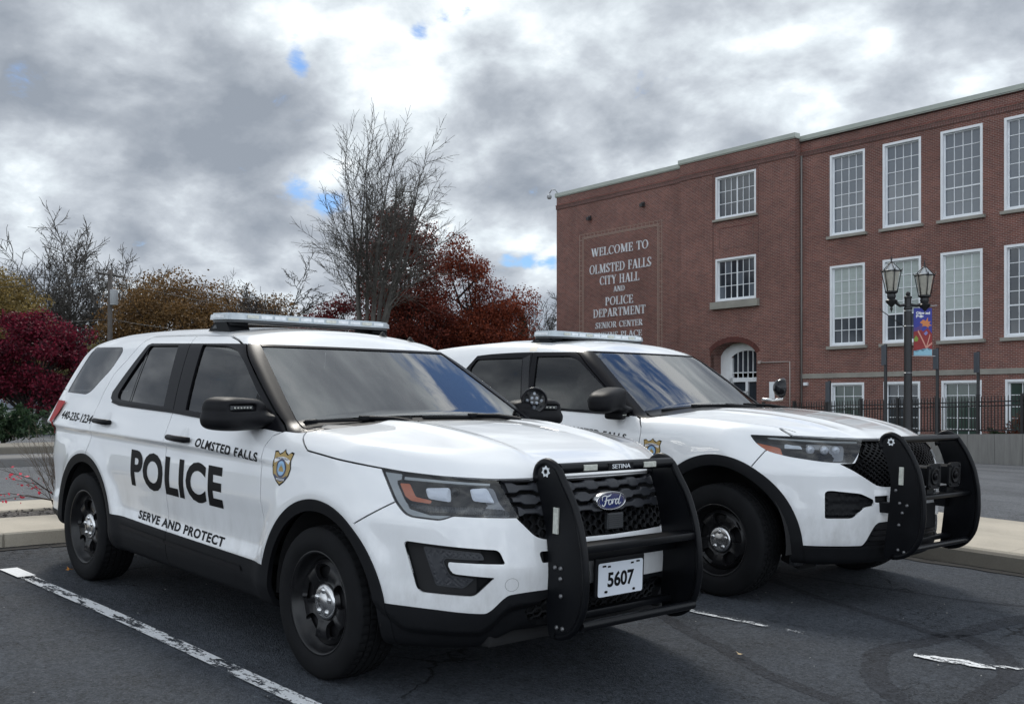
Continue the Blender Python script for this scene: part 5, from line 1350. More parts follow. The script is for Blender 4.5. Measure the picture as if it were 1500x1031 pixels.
def ribbon(name, pts, w, lift, m, kind='structure', jag=0, label=None, n=12, parent=None):
    c = np.array(pts, float); t = np.arange(len(c)); tt = np.linspace(0, len(c) - 1, (len(c) - 1) * n + 1)
    P = np.c_[interp(tt, t, c[:, 0]), interp(tt, t, c[:, 1])] if len(c) > 2 else np.c_[np.interp(tt, t, c[:, 0]), np.interp(tt, t, c[:, 1])]
    d = np.gradient(P, axis=0); d /= np.linalg.norm(d, axis=1)[:, None]; nn = np.c_[-d[:, 1], d[:, 0]]; rs = np.random.RandomState(len(pts) * 7 + int(abs(c[0, 0]) * 10))
    wl = w / 2 * (1 + jag * rs.uniform(-1, 1, len(P))); wr = w / 2 * (1 + jag * rs.uniform(-1, 1, len(P)))
    A = P + nn * wl[:, None]; B = P - nn * wr[:, None]; V = np.vstack([np.c_[A, gz(A[:, 0], A[:, 1]) + lift], np.c_[B, gz(B[:, 0], B[:, 1]) + lift]]); k = len(P); i = np.arange(k - 1)
    o = mesh_obj(name, (V, None, np.c_[i, i + k, i + k + 1, i + 1]), m, parent, smooth=False)
    if kind: tag(o, kind=kind)
    return o
def build_markings():
    p1 = worn_paint('worn_white_paint', .625); p2 = worn_paint('very_worn_white_paint', .74); p3 = worn_paint('solid_white_paint', .28)
    ribbon('bay_line', [(-3.42, -1.245), (-2.6, -1.235), (-1.5, -1.215), (0, -1.215), (2.2, -1.20)], .092, .008, p1)
    ribbon('bay_line', [(-3.50, -1.25), (-3.15, -1.24)], .12, .010, p3)
    ribbon('bay_line', [(-3.4, 1.60), (-1, 1.62), (.05, 1.66), (.70, 1.71)], .060, .008, worn_paint('thin_worn_paint', .635), jag=.25); ribbon('bay_line', [(.70, 1.71), (1.05, 1.755)], .05, .008, p2, jag=.4)
    p4 = worn_paint('ragged_white_paint', .665); ribbon('bay_line', [(1.57, 1.78), (1.95, 1.92)], .10, .008, p4, jag=.35); ribbon('bay_line', [(1.93, 1.93), (2.10, 2.02)], .05, .008, p4, jag=.5)
    ribbon('bay_line', [(-3.4, 4.60), (-.5, 4.62)], .10, .008, p1)
    # lines in the bays beyond the lane
    for y in (-8, -5.2, -2.4, .4, 3.2, 6.0): ribbon('bay_line', [(-17.0, y + .9), (-13.8, y)], .11, .012, p3)
    ribbon('lane_line', [(-12.4, -30), (-12.4, 1.9)], .10, .009, p2)
    tar = mat('tar_seal', (.017, .018, .020), .5, noise=(14, .3), bump=(60, .4, .002))
    sm = asphalt('smooth_patch', (.036, .039, .046), .10, False, .80)
    for pts, w in (([(-.9, 1.9), (-.55, 1.75), (.03, 1.48), (.49, 1.23), (.85, 1.07), (1.26, .85), (1.55, .76), (2.4, .6)], .10),
                   ([(3.2, 4.6), (2.1, 3.9), (1.55, 3.29), (1.50, 2.68), (1.45, 2.15), (1.40, 1.80), (1.50, 1.49), (1.71, 1.16), (1.96, .95), (2.6, .8)], .13),
                   ([(1.50, 2.5), (1.81, 2.26), (2.06, 1.82), (2.14, 1.18), (2.3, .5)], .12),
                   ([(-.4, 3.3), (.3, 3.38), (.73, 3.46), (1.1, 3.52), (1.6, 3.8), (2.8, 4.6)], .05), ([(-.3, 3.1), (.5, 2.7), (1.1, 2.5), (1.48, 2.35)], .08)):
        ribbon('tar_seam', pts, w, .0015, sm, jag=.18, n=20)
    grit = worn_paint('kerb_grit', .56); gb = grit.node_tree.nodes['Principled BSDF']; gb.inputs['Base Color'].links and grit.node_tree.links.remove(gb.inputs['Base Color'].links[0]); gb.inputs['Base Color'].default_value = (.018, .016, .014, 1); gb.inputs['Roughness'].default_value = .95
    ribbon('kerb_grit', [(-4.2, 4.86), (0, 4.86), (6, 4.86)], .16, .006, grit, jag=.5, n=40); ribbon('kerb_grit', [(-4.33, -8), (-4.33, -1), (-4.33, 4.8)], .16, .006, grit, jag=.5, n=40)
    # a few pale stones and scraps lying on the asphalt
    R_ = random.Random(5); grey = mat('small_stone', (.28, .275, .26), .8)
    bm = bmesh.new()
    for i in range(110):
        x = R_.uniform(-3.9, 3.0); y = R_.uniform(-3.2, 4.4); s = R_.uniform(.002, .006); z = gz1(x, y)
        r = bmesh.ops.create_icosphere(bm, subdivisions=1, radius=s)
        for v in r['verts']: v.co = Vector((v.co.x * R_.uniform(.7, 1.4) + x, v.co.y + y, v.co.z * .6 + z + s * .4))
    tag(bm_obj('loose_stones', bm, grey, None), 'tiny pale stones scattered over the dark asphalt', kind='stuff')
    leafm = mat('fallen_leaf', (.50, .20, .03), .7)
    for (x, y, s, c, lab) in ((-2.98, -1.02, .05, leafm, 'orange fallen leaf lying against the rear wheel of the near police car'), (1.02, .98, .03, mat('tan_leaf', (.48, .36, .2), .7), 'small tan leaf on the asphalt in front of the second police car')):
        bm = bmesh.new(); z = gz1(x, y); pts = [(s * (1 if k % 2 else .5) * math.cos(k * PI / 5), s * (1 if k % 2 else .5) * math.sin(k * PI / 5)) for k in range(10)]
        bm.faces.new([bm.verts.new((x + a, y + b * .5, z + .02 + abs(a) * .5 + (.03 if s > .04 else 0))) for a, b in pts]); tag(bm_obj('fallen_leaf', bm, c, None), lab, 'leaf')

# ================================================================== SCHOOL BUILDING
BA = Vector((-41.77, 42.80, 0)); BU = Vector((.99690, -.07867, 0)); BN = Vector((-.07867, -.99690, 0))
BMAT = Matrix(((BU.x, -BN.x, 0, BA.x), (BU.y, -BN.y, 0, BA.y), (0, 0, 1, 0), (0, 0, 0, 1)))   # local x along the wall, local -y outward
def brick_mat(name, c1, c2, mortar, rot=False):
    m, nt, b = node_mat(name); N = NB(nt); s = N.n('ShaderNodeSeparateXYZ'); N.put(s.inputs[0], N.tc.outputs['Object'])
    cx = N.n('ShaderNodeCombineXYZ')
    u = N.math('ADD', s.outputs[0], s.outputs[1])
    if rot: N.put(cx.inputs[0], s.outputs[2]); N.put(cx.inputs[1], u)
    else: N.put(cx.inputs[0], u); N.put(cx.inputs[1], s.outputs[2])
    br = N.n('ShaderNodeTexBrick'); N.put(br.inputs['Vector'], cx.outputs[0]); br.inputs['Scale'].default_value = 1.0; br.inputs['Brick Width'].default_value = .213; br.inputs['Row Height'].default_value = .0720
    br.inputs['Mortar Size'].default_value = .0058; br.inputs['Mortar Smooth'].default_value = .15; br.inputs['Bias'].default_value = -.1
    br.inputs['Color1'].default_value = (*c1, 1); br.inputs['Color2'].default_value = (*c2, 1); br.inputs['Mortar'].default_value = (*mortar, 1)
    big = N.noise(.18, 5, .6, vec=cx.outputs[0]); st = N.noise(1.1, 6, .65, vec=cx.outputs[0])
    col = N.mix(1.0, br.outputs['Color'], N.math('ADD', N.mapr(big, .3, .7, .78, 1.18), N.mapr(st, .3, .7, -.16, .14)), 'MULTIPLY')
    N.put(b.inputs['Base Color'], col); b.inputs['Roughness'].default_value = .88; N.put(b.inputs['Normal'], N.bump(N.math('SUBTRACT', 1.0, br.outputs['Fac']), .5, .01)); return m
def lb(bm, u0, u1, n0, n1, z0, z1):
    """box in building coordinates, n = distance in front of the main wall"""
    add_box(bm, ((u0 + u1) / 2, -(n0 + n1) / 2, (z0 + z1) / 2), (abs(u1 - u0), abs(n1 - n0), abs(z1 - z0)))
def wall_cells(bm, u0, u1, z0, z1, n, holes, thick=.35):
    us = sorted({u0, u1, *[h[0] for h in holes], *[h[1] for h in holes]}); zs = sorted({z0, z1, *[h[2] for h in holes], *[h[3] for h in holes]})
    us = [u for u in us if u0 <= u <= u1]; zs = [z for z in zs if z0 <= z <= z1]
    for a, b in zip(us[:-1], us[1:]):
        run = None
        for c, d in zip(zs[:-1], zs[1:]):
            mu, mz = (a + b) / 2, (c + d) / 2; hole = any(h[0] < mu < h[1] and h[2] < mz < h[3] for h in holes)
            if not hole:
                v = [bm.verts.new((x, -n, z)) for x, z in ((a, c), (b, c), (b, d), (a, d))]; bm.faces.new(v)
    for h in holes:   # reveals
        a, b, c, d = h[:4]
        for q in (((a, c), (a, d)), ((b, d), (b, c)), ((a, d), (b, d)), ((b, c), (a, c))):
            (x0, y0), (x1, y1) = q; bm.faces.new([bm.verts.new(p) for p in ((x0, -n, y0), (x1, -n, y1), (x1, -n + thick, y1), (x0, -n + thick, y0))])
def window_mesh(w, h, cols, rows_, meet=(), mull=(), fr=.105, sash=.05, bar=.030):
    """frame and bars of one window, origin at its lower left corner; returns mesh and pane rectangles"""
    bm = bmesh.new()
    for a in ((0, fr, 0, h), (w - fr, w, 0, h), (fr, w - fr, h - fr, h), (fr, w - fr, 0, fr * .9)): add_box(bm, ((a[0] + a[1]) / 2, .08, (a[2] + a[3]) / 2), (a[1] - a[0], .20, a[3] - a[2]))
    x0, x1, z0, z1 = fr, w - fr, fr * .9, h - fr
    for a in ((x0, x0 + sash, z0, z1), (x1 - sash, x1, z0, z1), (x0 + sash, x1 - sash, z1 - sash, z1), (x0 + sash, x1 - sash, z0, z0 + sash * 1.4)): add_box(bm, ((a[0] + a[1]) / 2, .145, (a[2] + a[3]) / 2), (a[1] - a[0], .05, a[3] - a[2]))
    gx0, gx1, gz0, gz1_ = x0 + sash, x1 - sash, z0 + sash * 1.4, z1 - sash
    dx = (gx1 - gx0) / cols; dz = (gz1_ - gz0) / rows_
    for i in range(1, cols): wd = (.075 if i in mull else bar); add_box(bm, (gx0 + dx * i, .150, (gz0 + gz1_) / 2), (wd, .04, gz1_ - gz0))
    for j in range(1, rows_):
        wd = .058 if j in meet else bar; add_box(bm, ((gx0 + gx1) / 2, .146 if j in meet else .149, gz0 + dz * j), (gx1 - gx0, .050 if j in meet else .036, wd))
    me = bpy.data.meshes.new('window'); bm.normal_update(); bm.to_mesh(me); bm.free()
    return me, [(gx0 + dx * i, gx0 + dx * (i + 1), gz0 + dz * j, gz0 + dz * (j + 1), i, j) for i in range(cols) for j in range(rows_)], (dx, dz)
def serif_glyphs():
    T, t, s = .145, .055, .045     # thick, thin, serif
    def box(a, b, c, d): return [(a, b), (c, b), (c, d), (a, d)]
    def stem(x, w=T, z0=0, z1=1, sl=.09): return [box(x, z0, x + w, z1), box(x - sl, z0, x + w + sl, z0 + s), box(x - sl, z1 - s, x + w + sl, z1)]
    def bar(x0, x1, z, w=t): return [box(x0, z, x1, z + w)]
    def diag(x0, z0, x1, z1, w): return [[(x0 - w / 2, z0), (x0 + w / 2, z0), (x1 + w / 2, z1), (x1 - w / 2, z1)]]
    def ser(x, z, w=.16): return [box(x - w, z, x + w, z + s)]
    def arc(cx, cz, rx, rz, a0, a1, tw=T, th=t, n=14):
        out = []
        for k in range(n):
            q = []
            for a in (a0 + (a1 - a0) * k / n, a0 + (a1 - a0) * (k + 1) / n):
                a = math.radians(a); w = th + (tw - th) * abs(math.cos(a)) ** 1.5; q.append(((cx + rx * math.cos(a), cz + rz * math.sin(a)), (cx + (rx - w) * math.cos(a), cz + (rz - min(w, .075)) * math.sin(a))))
            out.append([q[0][0], q[1][0], q[1][1], q[0][1]])
        return out
    G = {}
    G['I'] = (stem(.1), .37); G['L'] = (stem(.1) + bar(.27, .66, 0) + [box(.61, 0, .66, .25)], .70); G['T'] = (stem(.30) + bar(.03, .74, .94, .06) + [box(.03, .75, .08, 1), box(.69, .75, .74, 1)], .77)
    G['E'] = (stem(.1) + bar(.27, .66, 0) + bar(.27, .62, .94, .06) + bar(.27, .52, .48) + [box(.61, 0, .66, .25), box(.57, .75, .62, 1), box(.48, .38, .52, .65)], .70); G['F'] = (stem(.1) + bar(.27, .62, .94, .06) + bar(.27, .52, .48) + [box(.57, .75, .62, 1), box(.48, .38, .52, .65)], .66)
    G['H'] = (stem(.1) + stem(.62) + bar(.27, .62, .48), .93); G['N'] = (stem(.12, .07) + stem(.70, .07) + diag(.20, 1, .72, 0, .19), .92); G['M'] = (stem(.12, .07) + stem(.85, T) + diag(.20, 1, .53, .05, .18) + diag(.53, .05, .88, 1, .07), 1.16)
    G['A'] = (diag(.14, 0, .42, 1, .075) + diag(.74, 0, .42, 1, .19) + bar(.25, .62, .32) + ser(.14, 0, .14) + ser(.74, 0, .17), .90); G['V'] = (diag(.12, 1, .42, 0, .19) + diag(.72, 1, .42, 0, .07) + ser(.12, .95, .16) + ser(.72, .95, .14), .86)
    G['W'] = (diag(.12, 1, .36, 0, .18) + diag(.58, 1, .36, 0, .07) + diag(.58, 1, .84, 0, .18) + diag(1.08, 1, .84, 0, .07) + ser(.12, .95, .15) + ser(1.08, .95, .13), 1.22); G['Y'] = (diag(.12, 1, .41, .45, .18) + diag(.70, 1, .41, .45, .07) + stem(.33, T, 0, .48) [:2] + ser(.12, .95, .15) + ser(.70, .95, .13), .84)
    G['O'] = (arc(.48, .5, .44, .52, 0, 360), .96); G['C'] = (arc(.48, .5, .44, .52, 45, 318) + [box(.74, .70, .79, .98)], .84); G['D'] = (stem(.1) + arc(.35, .5, .50, .50, -90, 90), .92)
    G['P'] = (stem(.1) + arc(.30, .72, .36, .28, -90, 90), .70); G['R'] = (stem(.1) + arc(.30, .72, .36, .28, -90, 90) + diag(.72, 0, .42, .46, .17) + ser(.74, 0, .12), .86); G['J'] = (stem(.22, T, .1, 1) [:1] + ser(.31, .95, .17) + arc(.14, .1, .25, .28, -110, 0, T), .50)
    G['S'] = (arc(.32, .74, .26, .28, 30, 215, .13) + diag(.18, .60, .46, .36, .20) + arc(.32, .26, .28, .28, -150, 35, .14) + [box(.04, .02, .09, .28), box(.53, .74, .57, .96)], .66); G['K'] = (stem(.1) + diag(.66, 1, .27, .46, .07) + diag(.34, .55, .72, 0, .18) + ser(.66, .95, .12) + ser(.74, 0, .13), .88)
    G[' '] = ([], .42); return G
def serif_line(bm, s, u0, u1, z0, z1, n, d=.03):
    G = serif_glyphs(); W = sum(G[c][1] + .04 for c in s) - .04; kx = (u1 - u0) / W; kz = z1 - z0; x = 0
    for c in s:
        for i, q in enumerate(G[c][0]):
            nn = n + d + .0012 * i; pts = [(u0 + (x + a) * kx, z0 + b * kz) for a, b in q]
            v0 = [bm.verts.new((a, -nn, b)) for a, b in pts]; bm.faces.new(v0)
            v1 = [bm.verts.new((a, -n, b)) for a, b in pts]
            for j in range(4): bm.faces.new((v0[j], v1[j], v1[(j + 1) % 4], v0[(j + 1) % 4]))
        x += G[c][1] + .04
    for f in bm.faces:
        f.normal_update()
        if abs(f.normal.y) > .5 and f.normal.y > 0: f.normal_flip()
def build_school():
    B = empty('school_building', matrix=BMAT); tag(B, 'three storey red brick city hall with white multi-pane windows', 'building')
    brick = brick_mat('red_brick', (.205, .074, .056), (.128, .048, .040), (.40, .345, .305)); soldier = brick_mat('soldier_brick', (.145, .052, .042), (.085, .034, .030), (.33, .28, .25), True)
    stone = concrete('sill_stone', (.30, .285, .25)); white = mat('white_window_paint', (.82, .84, .86), .5, noise=(3, .05)); coping = mat('coping_metal', (.42, .45, .40), .5, noise=(1.5, .06))
    dark = mat('dark_room_glass', (.030, .038, .048), .06, spec=.9, noise=(.6, .25)); blind = mat('blinds_behind_glass', (.38, .43, .41), .35, coat=.5, noise=(8, .08)); gl2 = mat('upper_glass', (.115, .135, .16), .08, spec=.9, noise=(.7, .2)); green = mat('green_room_glass', (.045, .075, .062), .08, spec=.9, noise=(.9, .3))
    Z0 = -1.6; ZT = 14.05
    W0, Wd, P = 19.47, 1.87, 2.785
    holes = [];
    tall = [(W0 + P * k, W0 + P * k + Wd) for k in range(9)]
    for a, b in tall: holes += [(a, b, 9.22, 13.02), (a, b, 4.06, 7.82), (a + .04, b - .04, -.35, 2.35)]
    bm = bmesh.new(); wall_cells(bm, 17.80, 46.0, Z0, ZT, 0, holes)
    for v in ((17.8, 46.0),):  # far return and back so that the building is closed
        bm.faces.new([bm.verts.new(p) for p in ((46, 0, Z0), (46, 16, Z0), (46, 16, ZT), (46, 0, ZT))])
    bm_obj('wall', bm, brick, B)
    # projecting stair bay with the entrance
    H2 = [(12.86, 15.47, 10.84, 13.06), (12.86, 15.47, 6.64, 8.80), (12.50, 15.50, Z0, 4.54)]
    bm = bmesh.new(); wall_cells(bm, 10.38, 17.80, Z0, ZT + .12, .45, H2, .3)
    bm.faces.new([bm.verts.new(p) for p in ((17.8, -.45, Z0), (17.8, .2, Z0), (17.8, .2, ZT + .12), (17.8, -.45, ZT + .12))])
    # spandrels of the segmental arch
    us = np.linspace(12.50, 15.50, 17); arc_z = lambda u: 3.86 + .66 * (1 - ((u - 14.0) / 1.5) ** 2) ** .62
    for a, b in zip(us[:-1], us[1:]):
        za, zb = arc_z(a), arc_z(b)
        bm.faces.new([bm.verts.new(p) for p in ((a, -.45, za), (b, -.45, zb), (b, -.45, 4.54), (a, -.45, 4.54))]); bm.faces.new([bm.verts.new(p) for p in ((a, -.45, za), (b, -.45, zb), (b, .55, zb), (a, .55, za))])
    for u in (12.50, 15.50): bm.faces.new([bm.verts.new(p) for p in ((u, -.45, Z0), (u, .6, Z0), (u, .6, 4.0), (u, -.45, 4.0))])
    bm_obj('wall', bm, brick, B)
    bm = bmesh.new(); wall_cells(bm, 0, 10.38, Z0, ZT, .25, [])
    bm.faces.new([bm.verts.new(p) for p in ((10.38, -.45, Z0), (10.38, -.2, Z0), (10.38, -.2, ZT + .12), (10.38, -.45, ZT + .12))])
    bm.faces.new([bm.verts.new(p) for p in ((0, -.25, Z0), (0, 16, Z0), (0, 16, ZT), (0, -.25, ZT))][::-1]); bm.faces.new([bm.verts.new(p) for p in ((0, 16, Z0), (46, 16, Z0), (46, 16, ZT), (0, 16, ZT))]); bm_obj('wall', bm, brick, B)
    bm = bmesh.new(); bm.faces.new([bm.verts.new(p) for p in ((0, -.2, ZT - .1), (46, -.02, ZT - .1), (46, 16, ZT - .1), (0, 16, ZT - .1))]); bm_obj('roof', bm, mat('flat_roof', (.08, .08, .08), .9), B)
    # coping and brick string course
    for u0, u1, n, dz in ((-.08, 10.40, .25, 0), (10.30, 17.88, .45, .12), (17.80, 46.1, 0, 0)):
        bm = bmesh.new(); lb(bm, u0, u1, n - .3, n + .09, ZT + dz, ZT + dz + .20); lb(bm, u0, u1, n - .3, n + .05, ZT + dz - .05, ZT + dz - .001); bm_obj('coping', bm, coping, B)
        bm = bmesh.new(); lb(bm, u0 + .06, u1 - .02, n - .05, n + .045, 13.26, 13.46); bm_obj('brick_string_course', bm, soldier, B)
        bm = bmesh.new(); lb(bm, u0 + .06, u1 - .02, n - .05, n + .075, 13.462, 13.52); bm_obj('brick_string_course', bm, brick, B)
    bm = bmesh.new(); lb(bm, 17.83, 46, -.05, .055, 2.58, 2.80); o = bm_obj('stone_band', bm, stone, B)
    # soldier courses over the tall windows, brick voussoirs round the arch
    bm = bmesh.new(); n_v = 26
    for k in range(n_v):
        t0, t1 = k / n_v, (k + .93) / n_v; pts = []
        for t in (t0, t1):
            u = 12.50 + 3.0 * t; e = 1e-3; z = arc_z(min(max(u, 12.502), 15.498)); dz_ = (arc_z(min(u + e, 15.499)) - arc_z(max(u - e, 12.501))) / (2 * e); dz_ = max(min(dz_, 1.6), -1.6); nn = np.array([-dz_, 1.0]); nn /= np.linalg.norm(nn); pts.append(((u, z), (u + nn[0] * .26, z + nn[1] * .26)))
        q = [pts[0][0], pts[1][0], pts[1][1], pts[0][1]]; add_prism(bm, q, lambda a, b: (a, -.455, b), lambda a, b: (a, -.485, b))
    fix_normals(bm); bm_obj('arch_bricks', bm, mat('arch_brick', (.105, .034, .027), .85, noise=(6, .3)), B)
    # windows
    def put(me, panes, dd, u, z, n, matf, name='window', sill=True, sw=None):
        me.materials.clear() if False else None
        w = bpy.data.objects.new(name, me); link(w, B); w.location = (u, -n, z)
        if not me.materials: me.materials.append(white)
        for (a, b, c, d, i, j) in panes:
            mt = matf(i, j); key = (round(b - a, 4), round(d - c, 4), mt.name)
            if key not in PM:
                bm = bmesh.new(); bm.faces.new([bm.verts.new(p) for p in ((0, 0, 0), (b - a, 0, 0), (b - a, 0, d - c), (0, 0, d - c))]); pm = bpy.data.meshes.new('pane'); bm.to_mesh(pm); bm.free(); pm.materials.append(mt); PM[key] = pm
            p = bpy.data.objects.new('pane', PM[key]); link(p, w); p.location = (a, .158, c); p.rotation_euler = (RP.uniform(-.004, .004), 0, RP.uniform(-.004, .004))
        if sill:
            h = sill; bm = bmesh.new(); ww = sw; lb_ = add_box(bm, (ww / 2, -.02, -h / 2 - .002), (ww + .26, .24, h)); bm_obj('sill', bm, stone, w)
        return w
    PM = {}; RP = random.Random(2)
    mt_, pn, dd = window_mesh(Wd, 3.80, 4, 6, meet=(2,)); ml, pl_, dl = window_mesh(Wd, 3.76, 4, 6, meet=(2,)); mg, pg, dg = window_mesh(Wd - .08, 2.70, 3, 5); mp_, pp, dp = window_mesh(2.61, 2.20, 6, 3, mull=(3,), fr=.10)
    for k, (a, b) in enumerate(tall):
        put(mt_, pn, dd, a, 9.22, 0, lambda i, j: gl2, sill=.13, sw=Wd); low = dark if k != 3 else dark
        put(ml, pl_, dl, a, 4.06, 0, (lambda i, j: blind if j >= 2 else dark) if k != 3 else (lambda i, j: dark if (j < 4 or i % 2 == 0) else gl2), sill=.14, sw=Wd)
        put(mg, pg, dg, a + .04, -.35, 0, (lambda i, j: green) if k != 1 else (lambda i, j: dark), sill=.1, sw=Wd - .08)
    put(mp_, pp, dp, 12.86, 10.85, .45, lambda i, j: dark, sill=.11, sw=2.61); w = put(mp_, pp, dp, 12.86, 6.62, .45, lambda i, j: dark if (i * 3 + j) % 5 else gl2, sill=.001, sw=2.61)
    bm = bmesh.new(); add_box(bm, (1.30, -.04, -.20), (3.05, .34, .36)); bm_obj('stone_lintel', bm, stone, w)
    # shallow brick panel between the paired windows
    bm = bmesh.new(); line = mat('mortar_line', (.34, .26, .21), .9)
    for (u0, u1, z0, z1) in ((13.1, 15.3, 10.35, 10.38), (13.1, 15.3, 9.3, 9.33), (13.1, 13.13, 9.3, 10.38), (15.27, 15.3, 9.3, 10.38)): lb(bm, u0, u1, .44, .462, z0, z1)
    for zz in (12.66, 15.60): lb(bm, zz, zz + .05, .40, .47, 6.5, 13.2)
    bm_obj('brick_panel_outline', bm, soldier, B)
    bm = bmesh.new(); lb(bm, 12.75, 15.6, .44, .475, 13.07, 13.24); bm_obj('window_head_bricks', bm, soldier, B)
    # entrance: white frame, fanlight and door
    D = empty('entrance', parent=B); bm = bmesh.new()
    nf = -.35
    for a in ((13.15, 13.35, Z0, 3.75), (15.30, 15.5, Z0, 3.75), (13.15, 15.5, 2.50, 2.72), (14.20, 14.36, Z0, 2.5), (13.15, 14.36, 1.9, 2.02)): lb(bm, a[0], a[1], nf - .08, nf + .06, a[2], a[3])
    lb(bm, 12.5, 13.15, nf - .1, nf - .02, Z0, 4.4)
    for a in np.linspace(13.35, 15.3, 7)[1:-1]: lb(bm, a - .02, a + .02, nf - .02, nf + .03, 2.72, 4.15)
    lb(bm, 13.35, 15.3, nf - .02, nf + .03, 2.95, 3.0)
    us = np.linspace(13.15, 15.5, 15)
    for a, b in zip(us[:-1], us[1:]):
        f = lambda u: 3.62 + .62 * (1 - ((u - 14.33) / 1.19) ** 2) ** .5
        za, zb = f(a), f(b); v = [bm.verts.new(p) for p in ((a, -(nf + .05), za), (b, -(nf + .05), zb), (b, -(nf + .05), 4.6), (a, -(nf + .05), 4.6))]; bm.faces.new(v)
        v = [bm.verts.new(p) for p in ((a, -(nf + .07), za - .15), (b, -(nf + .07), zb - .15), (b, -(nf + .07), zb + .02), (a, -(nf + .07), za + .02))]; bm.faces.new(v)
    bm_obj('door_frame', bm, white, D)
    xs = np.linspace(13.35, 15.3, 7)
    for a, b in zip(xs[:-1], xs[1:]):
        bm = bmesh.new(); lb(bm, a + .02, b - .02, nf - .04, nf - .03, 3.0, 4.15); bm_obj('pane', bm, dark, D)
    bm = bmesh.new(); lb(bm, 13.35, 14.2, nf - .06, nf - .05, Z0, 2.5); bm_obj('pane', bm, dark, D)
    bm = bmesh.new(); lb(bm, 14.42, 15.26, nf - .05, nf + .02, Z0, 2.44); lb(bm, 14.50, 15.2, nf - .01, nf + .03, 1.0, 2.25); bm_obj('door', bm, dark, D); D.parent = B
    # sign lettering and its brick frame
    n = .25; bm = bmesh.new()
    for (u0, u1, z0, z1) in ((2.10, 8.87, 3.2, 11.46), (2.46, 8.55, 3.2, 11.20), (2.36, 8.65, 3.2, 11.27)):
        for q in ((u0, u1, z1 - .03, z1), (u0, u0 + .03, z0, z1), (u1 - .03, u1, z0, z1)): lb(bm, q[0], q[1], n - .02, n + .014, q[2], q[3])
    for z in np.arange(3.3, 11.2, .30):
        for u in (2.14, 8.68): lb(bm, u, u + .18, n - .02, n + .010, z, z + .024)
    for u in np.arange(2.5, 8.6, .30): lb(bm, u, u + .022, n - .02, n + .010, 11.23, 11.42)
    bm_obj('brick_frame', bm, line, B)
    lm = mat('white_metal_letters', (.72, .74, .76), .5)
    for s_, a, b, z0, z1 in (('WELCOME TO', 3.18, 7.85, 10.02, 10.50), ('OLMSTED FALLS', 3.01, 8.09, 9.00, 9.52), ('CITY HALL', 3.89, 7.14, 8.30, 8.80), ('AND', 5.04, 5.99, 7.83, 8.14), ('POLICE', 4.36, 6.65, 7.08, 7.56), ('DEPARTMENT', 3.34, 7.62, 6.43, 6.91), ('SENIOR CENTER', 3.54, 7.41, 5.78, 6.13), ('JENKINS PLACE', 3.20, 7.35, 5.20, 5.54)):
        bm = bmesh.new(); serif_line(bm, s_, a, b, z0, z1, n, .035); bm_obj('lettering', bm, lm, B)
    # small fittings
    dk = mat('dark_fitting', (.03, .03, .032), .5)
    for u, z in ((3.05, 12.35), (7.45, 12.50)):
        bm = bmesh.new(); lb(bm, u - .10, u + .10, n, n + .10, z - .12, z + .12); lb(bm, u - .07, u + .13, n + .10, n + .28, z - .16, z + .02); bm_obj('sign_light', bm, dk, B)
    bm = bmesh.new(); add_tube(bm, [(.05, -.2, 14.25), (.0, -.35, 14.48), (-.25, -.45, 14.50), (-.38, -.5, 14.30)], .035, 8); add_lathe(bm, [(0, -.22), (.10, -.20), (.15, -.10), (.15, 0), (.12, .06), (0, .08)], c=(-.40, -.5, 14.16), axis='Z', seg=14); bm_obj('dome_camera', bm, mat('camera_grey', (.35, .36, .37), .4), B, smooth=True)
    bm = bmesh.new(); add_tube(bm, [(17.90, -.06, 13.3), (17.90, -.06, .2)], .045, 8); bm_obj('downpipe', bm, mat('pipe_grey', (.20, .19, .18), .6), B)
    bm = bmesh.new(); add_tube(bm, [(15.75, -.50, 3.42), (17.55, -.50, 3.40), (17.55, -.50, .5)], .03, 6); lb(bm, 15.66, 15.80, .45, .56, 3.36, 3.50); bm_obj('conduit', bm, mat('conduit', (.42, .36, .33), .6), B)
    bm = bmesh.new(); lb(bm, 16.32, 16.62, .45, .50, 1.55, 2.45); bm_obj('wall_notice', bm, white, B); bm = bmesh.new(); lb(bm, 15.70, 15.92, .45, .62, .9, 1.25); bm_obj('meter_box', bm, mat('meter_grey', (.45, .46, .46), .5), B)
    bm = bmesh.new(); lb(bm, 18.05, 18.25, 0, .14, 2.25, 2.40); bm_obj('wall_lamp', bm, white, B)
    return B
def P_along(px):  # metric position along the retaining wall
    return px
